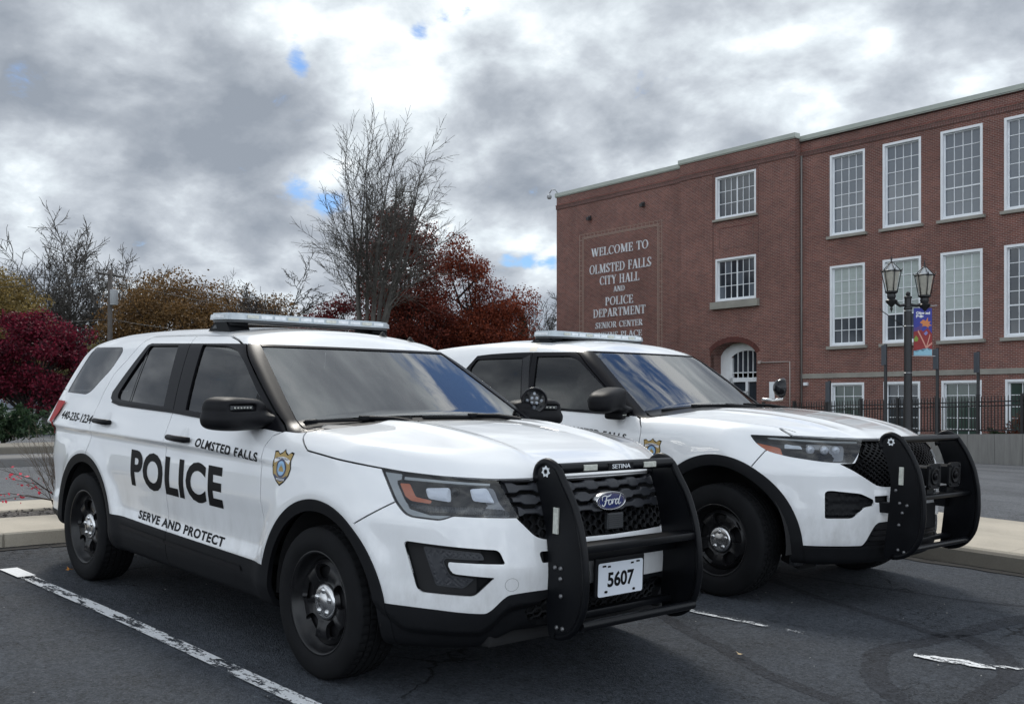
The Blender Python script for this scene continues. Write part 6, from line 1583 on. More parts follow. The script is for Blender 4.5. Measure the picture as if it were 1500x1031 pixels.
def build_wall_fence():
    # retaining wall and railing run along the school lawn
    a = Vector((-24.0, 35.82, 0)); b = Vector((-4.0, 34.24, 0)); d = (b - a); L = d.length; d.normalize(); nrm = Vector((d.y, -d.x, 0))
    def top(t): return .02 + .0245 * max(0, t - 2) * 1.0
    bm = bmesh.new(); n = 20
    for i in range(n):
        t0, t1 = L * i / n + .006, L * (i + 1) / n - .006
        q = [(t0, -1.5), (t1, -1.5), (t1, top(t1)), (t0, top(t0))]
        add_prism(bm, q, lambda t, z: tuple(a + d * t + Vector((0, 0, z))), lambda t, z: tuple(a + d * t - nrm * .30 + Vector((0, 0, z))))
    fix_normals(bm)
    m, nt, bs = node_mat('board_marked_concrete'); N = NB(nt); s = N.n('ShaderNodeSeparateXYZ'); N.put(s.inputs[0], N.tc.outputs['Object']); cx = N.n('ShaderNodeCombineXYZ'); N.put(cx.inputs[0], N.math('MULTIPLY', s.outputs[0], 6.0)); N.put(cx.inputs[1], N.math('MULTIPLY', s.outputs[2], .5))
    f = N.noise(1.0, 6, .7, vec=cx.outputs[0]); g = N.noise(1.0, 5)
    N.put(bs.inputs['Base Color'], N.mix(N.mapr(f, .35, .65), (.17, .165, .155), (.235, .23, .215))); bs.inputs['Roughness'].default_value = .9; N.put(bs.inputs['Normal'], N.bump(f, .6, .02))
    tag(bm_obj('retaining_wall', bm, m, None), 'grey concrete retaining wall with vertical board marks under the black railing', 'wall')
    iron = mat('black_iron', (.012, .012, .013), .45)
    F_ = empty('iron_fence', tuple(a - nrm * -.0)); F_.location = (0, 0, 0); tag(F_, 'black iron picket fence on top of the concrete retaining wall', 'fence')
    off = -nrm * .15; H = 1.32
    bm = bmesh.new(); add_box(bm, (0, 0, H / 2 + .03), (.10, .10, H + .10)); add_box(bm, (0, 0, H + .10), (.13, .13, .03)); pm = bpy.data.meshes.new('fence_post'); bm.to_mesh(pm); bm.free(); pm.materials.append(iron)
    bm = bmesh.new(); add_box(bm, (0, 0, H / 2 + .04), (.026, .026, H - .10)); add_lathe(bm, [(.013, H - .02), (.022, H + .0), (.016, H + .03), (0, H + .09)], axis='Z', seg=4, smooth=False); km = bpy.data.meshes.new('picket'); bm.to_mesh(km); bm.free(); km.materials.append(iron)
    sp = 1.62; k = 0
    while k * sp < L:
        t = k * sp; p = a + d * t + off; o = bpy.data.objects.new('fence_post', pm); link(o, F_); o.location = (p.x, p.y, top(t)); o.rotation_euler = (0, 0, math.atan2(d.y, d.x))
        for j in range(1, 13):
            tt = t + j * sp / 13
            if tt > L: break
            if tt < 3.2: continue
            p = a + d * tt + off; o = bpy.data.objects.new('picket', km); link(o, F_); o.location = (p.x, p.y, top(tt)); o.rotation_euler = (0, 0, math.atan2(d.y, d.x))
        k += 1
    for h in (.14, 1.02, 1.17):
        bm = bmesh.new(); pts = [tuple(a + d * t + off + Vector((0, 0, top(t) + h))) for t in np.linspace(0, L, 12)]
        for p, q in zip(pts[:-1], pts[1:]): add_tube(bm, [p, q], .022, 4)
        bm_obj('rail', bm, iron, F_)
    return F_
def build_lamp():
    iron = mat('lamp_black', (.014, .014, .015), .42, noise=(8, .2)); px, py = -13.07, 30.56; zb = gz1(px, py); T_ = empty('street_lamp', (px, py, zb)); tag(T_, 'black twin-lantern street lamp with a colourful autumn banner', 'street lamp')
    H = 4.88 - zb + .0   # top of the post
    bm = bmesh.new(); add_lathe(bm, [(.26, 0), (.26, .25), (.20, .35), (.17, .9), (.14, 1.0), (.135, 1.2), (.125, H - .35), (.14, H - .33), (.14, H - .28), (.11, H - .26), (.11, H + .02), (.13, H + .04), (.13, H + .08), (.06, H + .12), (.08, H + .18), (.05, H + .24), (0, H + .26)], axis='Z', seg=16); bm_obj('post', bm, iron, T_, autosmooth=.6)
    right = Vector((.6782, .7349, 0))
    glass = mat('frosted_lantern_glass', (.42, .40, .34), .3, coat=.4, noise=(9, .15))
    for s, dz in ((-1, .05), (1, -.09)):
        c = right * (.56 * s); bm = bmesh.new(); z0 = H - .02 + dz
        add_tube(bm, [(0, 0, H - .18), tuple(c * .5 + Vector((0, 0, H - .22))), tuple(c * .92 + Vector((0, 0, z0 - .05)))], [.06, .05, .07], 8)
        add_lathe(bm, [(0, z0 - .50), (.02, z0 - .42), (.05, z0 - .36), (.03, z0 - .30), (.10, z0 - .22), (.18, z0 - .14), (.20, z0 - .08), (.12, z0 - .02), (.15, z0 + .06), (.13, z0 + .14), (.21, z0 + .20), (.21, z0 + .23)], c=(c.x, c.y, 0), axis='Z', seg=12); o = bm_obj('lantern', bm, iron, T_, autosmooth=.6)
        bm = bmesh.new(); rb, rt, h = .19, .32, .68; zb_, zt = z0 + .23, z0 + .23 + h
        for k in range(6):
            a = 2 * PI * k / 6 + .3; p0 = Vector((c.x + rb * math.cos(a), c.y + rb * math.sin(a), zb_)); p1 = Vector((c.x + rt * math.cos(a), c.y + rt * math.sin(a), zt)); add_tube(bm, [p0, p1], .017, 5)
            a2 = 2 * PI * (k + 1) / 6 + .3; q1 = Vector((c.x + rt * math.cos(a2), c.y + rt * math.sin(a2), zt)); add_tube(bm, [p1, q1], .024, 5); q0 = Vector((c.x + rb * math.cos(a2), c.y + rb * math.sin(a2), zb_)); add_tube(bm, [p0, q0], .02, 5)
            add_tube(bm, [p1, p1 + Vector((.06 * math.cos(a), .06 * math.sin(a), .10))], [.022, .006], 5); add_tube(bm, [p1, Vector((c.x + .04 * math.cos(a), c.y + .04 * math.sin(a), zt + .30))], .013, 4)
        add_lathe(bm, [(.07, zt + .27), (.05, zt + .31), (.02, zt + .35), (.035, zt + .40), (.015, zt + .46), (0, zt + .56)], c=(c.x, c.y, 0), axis='Z', seg=8); bm_obj('lantern_frame', bm, iron, o)
        bm = bmesh.new(); add_lathe(bm, [(rb * .93, zb_), (rt * .95, zt)], c=(c.x, c.y, 0), axis='Z', seg=6, smooth=False); bm.transform(Matrix.Rotation(0, 4, 'Z')); bm_obj('lantern_glass', bm, glass, o)
        bm = bmesh.new(); add_lathe(bm, [(rt * .95, zt + .005), (.05, zt + .28)], c=(c.x, c.y, 0), axis='Z', seg=6, smooth=False); bm_obj('lantern_roof', bm, mat('lantern_roof_glass', (.40, .42, .43), .25, coat=.5), o)
    # banner hung from two arms
    w, h = .62, 1.60; x0 = .19; zt = H - .30
    bm = bmesh.new(); add_tube(bm, [tuple(right * .1 + Vector((0, 0, zt + .03))), tuple(right * .98 + Vector((0, 0, zt + .09)))], .014, 6); bm_obj('banner_arm', bm, (parm := mat('pale_arm', (.5, .5, .5), .4)), T_); bm = bmesh.new(); add_tube(bm, [tuple(right * .1 + Vector((0, 0, zt - h - .02))), tuple(right * .92 + Vector((0, 0, zt - h - .02)))], .014, 6); bm_obj('banner_arm', bm, parm, T_); bm = bmesh.new(); add_tube(bm, [tuple(right * -.1 + Vector((0, 0, H - .95))), tuple(right * -.95 + Vector((0, 0, H - .35)))], .016, 6); bm_obj('bracket_arm', bm, iron, T_)
    for zz in (H - .40, H - .92, 3.0): bm = bmesh.new(); add_lathe(bm, [(.133, zz), (.133, zz + .025)], axis='Z', seg=14); bm_obj('band_clamp', bm, mat('clamp_grey', (.35, .36, .37), .4, metal=.6), T_)
    MB_ = {k: mat('banner_' + k, c, .7) for k, c in dict(blue=(.045, .055, .30), violet=(.10, .06, .22), red=(.28, .035, .035), orange=(.62, .22, .08), pale=(.28, .50, .60), green=(.22, .30, .05), white=(.75, .75, .78), pink=(.60, .28, .22), lilac=(.22, .22, .48)).items()}
    face = Vector((.7349, -.6782, 0))
    def bp(a, b, c): return tuple(right * (x0 + a * w) + Vector((0, 0, zt - h + b * h)) + face * (c + .03 * math.sin(a * 3)))
    def layer(name, poly, m, c, par=None):
        bm = bmesh.new()
        if name == 'banner': 
            for k in range(6): bm.faces.new([bm.verts.new(bp(x, z, c)) for x, z in ((k / 6, 0), ((k + 1) / 6, 0), ((k + 1) / 6, 1), (k / 6, 1))]); bm.faces.new([bm.verts.new(bp(x, z, c - .004)) for x, z in ((k / 6, 0), (k / 6, 1), ((k + 1) / 6, 1), ((k + 1) / 6, 0))])
        else:
            bm = poly_bm([poly])
            for k in range(1, 6): bmesh.ops.bisect_plane(bm, geom=bm.verts[:] + bm.edges[:] + bm.faces[:], plane_co=(k / 6, 0, 0), plane_no=(1, 0, 0))
            for v in bm.verts: v.co = bp(v.co.x, v.co.y, c)
        return bm_obj(name, bm, m, par)
    ban = layer('banner', None, MB_['blue'], 0, T_)
    def leaf(cx, cz, r, rot, sq=.36):
        out = []; prof = [1, .45, .75, .40, .85, .42, .62, .35, .30, .35, .62, .42, .85, .40, .75, .45]
        for k, q in enumerate(prof): a = rot + PI / 2 + 2 * PI * k / len(prof); out.append((cx + q * r * math.cos(a), cz + q * r * math.sin(a) * sq))
        return out
    layer('banner_print', [(0, .0), (1, 0), (1, .46), (.75, .58), (.5, .50), (.22, .60), (0, .52)], MB_['red'], .004, ban)
    layer('banner_print', [(0, 0), (1, 0), (1, .13), (.8, .10), (.7, .16), (.5, .08), (.3, .12), (.2, .05), (0, .10)], MB_['pale'], .008, ban)
    layer('banner_print', leaf(.66, .66, .42, -.25), MB_['orange'], .008, ban); layer('banner_print', leaf(.48, .30, .46, .1, .42), MB_['red'], .010, ban); layer('banner_print', [(.0, .34), (.12, .42), (.24, .36), (.2, .30), (.05, .29)], MB_['green'], .012, ban)
    layer('banner_print', [(.52, .46), (.64, .42), (.76, .47), (.68, .52)], MB_['lilac'], .012, ban)
    for q in stroke([(.22, .52), (.50, .30), (.66, .16), (.78, .30), (.88, .44)], [.05] * 5): layer('banner_print', q, MB_['pink'], .014, ban)
    for q in stroke([(.66, .16), (.85, .22), (1.0, .26)], [.04] * 3): layer('banner_print', q, MB_['pink'], .014, ban)
    layer('banner_print', [(0, .60), (.2, .58), (.35, .66), (.55, .62), (.4, .54), (.2, .52), (0, .50)], MB_['violet'], .005, ban)
    for s_, zz, ww, xc in (('Olmsted', .895, .76, .50), ('Falls', .825, .40, .32)):
        t = text_mesh(s_, .1, .006); bm_place(t, xc, zz, ww, .060 if s_ == 'Falls' else .058)
        for v in t.verts: v.co = bp(v.co.x, v.co.y, .010)
        for f in t.faces:
            f.normal_update()
            if f.normal.dot(face) < 0: f.normal_flip()
        bm_obj('lettering', t, MB_['white'], ban)
    return T_
def build_signs():
    iron = mat('sign_post_steel', (.035, .036, .038), .5); bk = mat('sign_back', (.07, .085, .105), .45, noise=(5, .1))
    for x, y, zt, lab in ((-17.0, 32.19, 2.22, 'leftmost and lowest of the four dark sign posts by the school fence'), (-15.57, 33.74, 3.60, 'tallest dark sign post just left of the twin-lantern lamp'), (-14.25, 35.17, 3.45, 'dark sign post just right of the autumn banner'), (-13.21, 36.3, 3.32, 'rightmost of the four dark sign posts by the school fence')):
        zb = gz1(x, y); T_ = empty('sign_post', (x, y, zb)); tag(T_, lab, 'sign', 'sign posts seen edge-on by the school fence')
        bm = bmesh.new(); add_box(bm, (0, 0, (zt - zb) / 2), (.09, .09, zt - zb)); bm_obj('post', bm, iron, T_)
        bm = bmesh.new(); q = Matrix.Rotation(2.3966 + .06, 3, 'Z'); add_box(bm, tuple(Vector((-.03, -.09, zt - zb - .42))), (.40, .02, .76), rot=q, bevel=.006); bm_obj('sign_board', bm, bk, T_)
# ================================================================== TREES AND PLANTS
def leaf_mat(name, a, b_, trans=.35, scale=.6):
    m, nt, b = node_mat(name); N = NB(nt); geo = N.n('ShaderNodeNewGeometry'); f = N.math('ADD', N.math('MULTIPLY', geo.outputs['Random Per Island'], .65), N.math('MULTIPLY', N.noise(scale, 3), .5))
    col = N.mix(N.mapr(f, .32, .78), a, b_); N.put(b.inputs['Base Color'], col); b.inputs['Roughness'].default_value = .6; b.inputs['Specular IOR Level'].default_value = .25
    t = N.n('ShaderNodeBsdfTranslucent'); N.put(t.inputs[0], col); mx = N.n('ShaderNodeMixShader'); mx.inputs[0].default_value = trans
    nt.links.new(b.outputs[0], mx.inputs[1]); nt.links.new(t.outputs[0], mx.inputs[2]); nt.links.new(mx.outputs[0], nt.nodes['Material Output'].inputs[0]); return m
class Skel:
    """branch skeleton collected as polylines with radii"""
    def __init__(s, seed): s.R = random.Random(seed); s.lines = []; s.tips = []
    def branch(s, p, d, L, r, depth, P):
        R = s.R; n = max(3, int(P.get('seg', 5) if depth < 2 else 3)); pts = [p.copy()]; rad = [r]; q = p.copy(); dd = d.normalized(); step = L / n; spawn = []
        for k in range(n):
            w = P['wob'] * (1 + .4 * depth); dd = (dd + Vector((R.gauss(0, w), R.gauss(0, w), R.gauss(0, w * .7) + P['up'] * (.6 if depth else .2)))).normalized(); q = q + dd * step
            pts.append(q.copy()); rad.append(max(r * (1 - (k + 1) / n * (1 - P['taper'])), P['rmin'] * .6)); spawn.append((q.copy(), dd.copy(), rad[-1], (k + 1) / n))
        s.lines.append((pts, rad, depth))
        if depth >= P['depth']: s.tips.append((q.copy(), depth)); return
        nb = P['nb'][min(depth, len(P['nb']) - 1)]
        for i in range(nb):
            t = P['start'][min(depth, len(P['start']) - 1)]; f = t + (1 - t) * (i + R.random()) / nb; k = min(int(f * n), n - 1); a, dr, rr, _ = spawn[k]
            fr = f * n - k; base = pts[k].lerp(pts[k + 1], fr)
            ang = R.uniform(*P['ang']); az = R.uniform(0, 2 * PI); perp = dr.orthogonal().normalized(); perp.rotate(Matrix.Rotation(az, 3, dr)); nd = (dr * math.cos(ang) + perp * math.sin(ang)).normalized()
            rt = P['ratio']; rt = rt if not isinstance(rt, list) else rt[min(depth, len(rt) - 1)]
            ln = L * rt * R.uniform(.65, 1.15) * (1.15 - .55 * f); s.branch(base, nd, ln, max(rr * P['rr'] * R.uniform(.7, 1), P['rmin']), depth + 1, P)
        if P.get('lead', True): s.branch(q, dd, L * (P['ratio'] if not isinstance(P['ratio'], list) else P['ratio'][min(depth, len(P['ratio']) - 1)]) * .8, max(rad[-1] * .9, P['rmin']), depth + 1, P)
def skel_mesh(lines, maxd=99, mind=0):
    V = []; F_ = []; o = 0
    for pts, rad, dep in lines:
        if not (mind <= dep <= maxd): continue
        seg = 7 if rad[0] > .12 else (5 if rad[0] > .04 else 3); n = len(pts); P = np.array([p[:] for p in pts]); d = np.gradient(P, axis=0); d /= np.linalg.norm(d, axis=1)[:, None] + 1e-9
        a = np.cross(d, [0.31, .95, .05]); a /= np.linalg.norm(a, axis=1)[:, None] + 1e-9; b = np.cross(d, a); th = np.linspace(0, 2 * PI, seg, endpoint=False)
        ring = P[:, None] + (a[:, None] * np.cos(th)[None, :, None] + b[:, None] * np.sin(th)[None, :, None]) * np.array(rad)[:, None, None]; V.append(ring.reshape(-1, 3))
        i = np.arange(n * seg).reshape(n, seg) + o; j = np.roll(i, -1, 1); F_.append(np.stack([i[:-1], j[:-1], j[1:], i[1:]], -1).reshape(-1, 4)); o += n * seg
    return np.vstack(V), None, np.vstack(F_)
def leaf_quads(C, size, rs, aspect=.7, up=.0, tilt=None):
    n = len(C); a = rs.normal(size=(n, 3)); a /= np.linalg.norm(a, axis=1)[:, None]; b = rs.normal(size=(n, 3)); b -= (a * b).sum(1)[:, None] * a; b /= np.linalg.norm(b, axis=1)[:, None]
    s = size * rs.uniform(.6, 1.3, n)[:, None]; A = a * s / 2; Bq = b * s * aspect / 2; k = rs.uniform(-.3, .3, (n, 1))
    V = np.stack([C - A, C - Bq * .9 + A * k, C + A, C + Bq * .9 + A * k], 1).reshape(-1, 3); i = np.arange(n) * 4; return V, None, np.c_[i, i + 1, i + 2, i + 3]
BARK = mat('grey_bark', (.085, .078, .070), .9, noise=(5, .35)); BARK2 = mat('dark_bark', (.040, .034, .030), .9, noise=(5, .35)); BARK3 = mat('pale_bark', (.085, .078, .070), .9, noise=(4, .3))
def tree(name, label, x, y, H, seed, P, bark, leaves=None, stems=1, spread=0., twigs_mat=None, group=None):
    zb = gz1(x, y) - .15; T_ = empty(name, (x, y, zb)); tag(T_, label, 'tree', group); S = Skel(seed); R = S.R
    for k in range(stems):
        az = 2 * PI * k / max(stems, 1) + R.uniform(-.3, .3); d = Vector((math.cos(az) * spread, math.sin(az) * spread, 1)); S.branch(Vector((math.cos(az) * .12 * (stems > 1), math.sin(az) * .12 * (stems > 1), 0)), d, H * P['trunk'], P['r0'] * (1 if stems == 1 else R.uniform(.6, 1)), 0, P)
    mesh_obj('trunk', skel_mesh(S.lines, 1), bark, T_); mesh_obj('branches', skel_mesh(S.lines, 99, 2), twigs_mat or bark, T_)
    if leaves:
        rs = np.random.RandomState(seed); tips = np.array([t[0][:] for t in S.tips]); m, n, sz, cl, hmin = leaves
        if hmin is not None: tips = tips[tips[:, 2] > hmin * H]
        per = max(1, n // len(tips)); keep = rs.uniform(size=len(tips)) < .93; tips = tips[keep]; C = np.repeat(tips, per, 0) + rs.normal(size=(len(tips) * per, 3)) * np.array([cl, cl, cl * .75])
        mesh_obj('crown', leaf_quads(C, sz, rs), m, T_, smooth=False)
    return T_
def crown_tree(name, label, x, y, H, blobs, seed, m, n, sz, bark, group=None, trunk_r=.25, gaps=.35, lobes=130, cat='tree'):
    """full crown: leaves gathered in many uneven clumps inside the given ellipsoids, limbs leading to them"""
    zb = gz1(x, y) - .1; T_ = empty(name, (x, y, zb)); tag(T_, label, cat, group); rs = np.random.RandomState(seed); cl = []
    w = np.array([b[3] * b[4] * b[5] for b in blobs]); w = w / w.sum()
    for (cx, cy, cz, rx, ry, rz), q in zip(blobs, w):
        k = max(6, int(lobes * q)); u = rs.normal(size=(k, 3)); u /= np.linalg.norm(u, axis=1)[:, None]; r = rs.uniform(.35, 1.0, (k, 1)) ** .5; u[:, 2] = np.where(u[:, 2] < -.55, -u[:, 2] * .5, u[:, 2]); cl.append(np.c_[cx + u[:, 0] * rx * r[:, 0], cy + u[:, 1] * ry * r[:, 0], cz + u[:, 2] * rz * r[:, 0]])
    cl = np.vstack(cl); size = rs.uniform(.5, 1.25, len(cl)) * (w @ np.array([b[3] for b in blobs])) * .27
    per = np.maximum((size ** 2 / (size ** 2).sum() * n).astype(int), 5); idx = np.repeat(np.arange(len(cl)), per); g = rs.normal(size=(len(idx), 3)); g /= np.linalg.norm(g, axis=1)[:, None]; g *= rs.uniform(0.25, 1.0, (len(idx), 1)) ** .45 * (1 + .16 * rs.normal(size=(len(idx), 1)))
    C = cl[idx] + g * size[idx][:, None] * np.array([1, 1, .62]); mesh_obj('crown', leaf_quads(C, sz, rs), m, T_, smooth=False)
    R = random.Random(seed); lines = []; top = max(c[2] for c in cl) * .82
    tp = [Vector((rs.normal() * .06 * i, rs.normal() * .06 * i, top * i / 7)) for i in range(8)]; lines.append((tp, [trunk_r * (1 - .11 * i) for i in range(8)], 0))
    for i in range(0, len(cl), max(1, len(cl) // 60)):
        c = Vector(cl[i]); k = min(6, max(1, int((c.z * .45) / top * 7))); a = tp[k]; mid = a.lerp(c, .5) + Vector((0, 0, .08 * (c - a).length)); lines.append(([a, a.lerp(mid, .5), mid, mid.lerp(c, .55), c], [trunk_r * .32, trunk_r * .24, trunk_r * .18, trunk_r * .11, trunk_r * .05], 1))
    mesh_obj('trunk', skel_mesh(lines), bark, T_); return T_
def build_trees():
    vase = dict(wob=.055, up=.06, taper=.30, rmin=.012, depth=4, nb=[7, 6, 4, 4], start=[.35, .2, .15, .1], ang=(.30, .75), ratio=.50, rr=.62, trunk=.62, r0=.30, seg=7)
    tree('bare_tree', 'tall bare multi-stemmed tree rising in front of the maroon oak', -33.7, 22.9, 12.9, 21, dict(wob=.044, up=.010, taper=.20, rmin=.011, depth=3, nb=[12, 8, 6], start=[.50, .12, .1], ang=(.30, .95), ratio=[.30, .52, .50], rr=.5, trunk=.82, r0=.19, seg=12), BARK3, stems=8, spread=.115)
    b2 = dict(vase, nb=[9, 7, 5, 5], rmin=.021, ratio=[.92, .62, .58, .55], trunk=.32, start=[.35, .15, .1, .1], ang=(.45, 1.05), up=.04, wob=.07)
    tree('bare_tree', 'wide bare grey tree above the dark red maple at far left', -76.5, 26.7, 25.0, 5, dict(b2, r0=.42, nb=[11, 9, 7, 5], rmin=.028), BARK)
    tree('bare_tree', 'bare grey tree at far left, right behind the utility pole', -74.3, 29.3, 21.5, 9, dict(b2, r0=.30, nb=[10, 8, 6, 5], rmin=.026), BARK)
    tree('bare_tree', 'small bare tree at the left edge of the photo above the yellow tree', -84.0, 21.0, 19.0, 15, dict(b2, r0=.3, nb=[6, 5, 5, 4]), BARK)
    tree('bare_tree', 'bare tree with crooked dark branches between the orange trees and the tall bare tree', -50.9, 27.9, 17.0, 33, dict(b2, r0=.26, nb=[10, 7, 6, 5], wob=.11), BARK2)
    tree('bare_tree', 'bare grey tree just left of the big one at far left', -78.5, 24.6, 21.0, 44, dict(b2, r0=.3, nb=[9, 8, 6, 5], rmin=.026), BARK)
    tree('bare_tree', 'slim bare tree behind the orange trees', -72.0, 33.0, 18.0, 40, dict(b2, r0=.24, nb=[6, 5, 5, 4]), BARK)
    tree('bare_tree', 'bare tree between the maroon oak and the brick building', -49.5, 48.6, 17.5, 52, dict(b2, r0=.3, nb=[10, 7, 6, 5]), BARK2)
    tree('bare_tree', 'bare rusty-twigged tree close beside the corner of the brick building', -45.0, 47.5, 11.0, 57, dict(b2, r0=.2), BARK2)
    maroon = leaf_mat('maroon_leaves', (.055, .014, .012), (.21, .045, .026), .35, .35); rust = leaf_mat('rust_red_leaves', (.09, .020, .014), (.27, .062, .028), .35, .35); wine = leaf_mat('wine_red_leaves', (.040, .005, .012), (.19, .016, .036), .35, .5)
    orange = leaf_mat('orange_brown_leaves', (.085, .050, .020), (.21, .120, .045), .30, .25); yellow = leaf_mat('yellow_green_leaves', (.13, .10, .035), (.28, .20, .07), .35, .25); tan = leaf_mat('pale_tan_leaves', (.18, .13, .07), (.30, .22, .12), .3, .3)
    crown_tree('oak_tree', 'maroon oak with a tall thinning crown directly behind the bare tree', -40.1, 29.2, 11.5, [(0, 0, 8.6, 2.3, 2.1, 3.6), (-.3, 0, 4.6, 3.1, 2.7, 2.8), (.8, .6, 6.2, 2.3, 2.3, 3.2), (0, .4, 10.6, 1.5, 1.5, 1.8)], 61, maroon, 60000, .12, BARK2, lobes=300)
    crown_tree('oak_tree', 'rust red oak on the right of the maroon one', -39.2, 33.6, 10.4, [(0, 0, 4.6, 3.6, 3.0, 3.0), (-.6, -.5, 8.6, 1.6, 1.5, 3.0), (.9, 1.0, 6.2, 2.0, 2.0, 2.8)], 62, rust, 62000, .12, BARK2, lobes=320)
    crown_tree('oak_tree', 'dark red lower oak on the left of the bare tree', -43.4, 27.5, 8.4, [(0, 0, 4.0, 2.6, 2.4, 2.8), (.5, 0, 6.4, 1.3, 1.2, 1.7)], 63, leaf_mat('dark_crimson_leaves', (.055, .010, .012), (.17, .020, .022), .35), 22000, .125, BARK2, lobes=110)
    crown_tree('shrub', 'brownish orange undergrowth below the rust red oak', -35.0, 33.0, 4.0, [(0, 0, 1.8, 3.2, 2, 1.8)], 64, orange, 5000, .16, BARK2, trunk_r=.08, lobes=60, cat='shrub')
    crown_tree('maple_tree', 'dark wine-red maple behind the hedge at left', -32.4, 8.5, 4.6, [(.1, .2, 2.3, 2.0, 2.1, 1.7), (.4, 0, 1.4, 1.6, 2.0, .7), (.0, -1.6, 1.9, 1.4, 1.5, 1.2), (.2, 1.8, 2.0, 1.4, 1.4, 1.1), (0, .2, 3.5, .9, 1.0, .75)], 65, wine, 36000, .105, BARK2, trunk_r=.14, lobes=230)
    crown_tree('autumn_tree', 'tall orange-brown tree behind the near car, left one', -67.2, 29.6, 12.0, [(0, 0, 6.8, 4.9, 4.6, 4.6)], 66, orange, 34000, .18, BARK2, lobes=240)
    crown_tree('autumn_tree', 'orange-brown tree behind the near car, right one', -66.0, 34.8, 10.5, [(0, 0, 6.4, 4.8, 4.8, 4.3), (2, 4, 5, 3, 4, 3.2)], 67, orange, 34000, .18, BARK2, lobes=260)
    crown_tree('autumn_tree', 'yellow-gold tree at the left edge of the photo', -69.7, 18.0, 11.0, [(0, 0, 6.0, 4.0, 4.2, 4.4)], 68, yellow, 28000, .18, BARK2, lobes=200)
    crown_tree('autumn_tree', 'dull green and gold tree low behind the wine-red maple', -58.0, 19.5, 6.0, [(0, 0, 2.8, 3.5, 4.2, 2.4)], 69, leaf_mat('dull_green_leaves', (.07, .075, .03), (.16, .13, .05), .3), 16000, .15, BARK2, lobes=80)
    crown_tree('autumn_tree', 'pale tan tree between the bare trees in the middle distance', -62.0, 38.5, 10.0, [(0, 0, 4.6, 3.6, 3.4, 3.2)], 70, tan, 11000, .17, BARK3, lobes=80)
    crown_tree('autumn_tree', 'brown bushy tree low beside the tall bare tree', -52.0, 31.5, 5.5, [(0, 0, 2.6, 3.2, 3.2, 2.0)], 71, orange, 12000, .15, BARK2, lobes=70)
    # a conifer beside the building
    con = leaf_mat('conifer_needles', (.020, .035, .022), (.05, .07, .04), .2); rs = np.random.RandomState(8); T_ = empty('conifer', (-43.2, 41.0, gz1(-43.2, 41))); tag(T_, 'thin dark conifer between the rust red oak and the building', 'tree'); C = []
    for k in range(26):
        z = 1.2 + k * .26; r = 1.5 * (1 - (z / 8.4) ** 1.3)
        for a in rs.uniform(0, 2 * PI, 6): t = rs.uniform(0, 1, 30); C.append(np.c_[np.cos(a) * r * t, np.sin(a) * r * t, z - .35 * r * t ** 2 + rs.normal(size=30) * .05])
    mesh_obj('crown', leaf_quads(np.vstack(C), .26, rs, .35), con, T_, smooth=False); bm = bmesh.new(); add_tube(bm, [(0, 0, 0), (0, 0, 4), (0, 0, 8)], [.14, .09, .02], 7); bm_obj('trunk', bm, BARK2, T_)
    # far wood line that closes the horizon
    far = leaf_mat('far_wood', (.06, .055, .035), (.13, .105, .06), .2); rs = np.random.RandomState(4); n = 22000; a = rs.uniform(math.radians(95), math.radians(185), n); r = rs.uniform(105, 150, n); hh = 4.2 + 1.6 * np.sin(a * 37) + 1.2 * np.sin(a * 91 + 1)
    C = np.c_[np.cos(a) * r, np.sin(a) * r, .2 + rs.uniform(0, 1, n) * hh * 1.25]; C = C[~((C[:, 0] > -60) & (C[:, 1] > 44) & (C[:, 1] < 62))]
    tag(mesh_obj('far_wood', leaf_quads(C, .9, rs), far, None, smooth=False), 'brown-grey far-off wood along the horizon', kind='stuff')
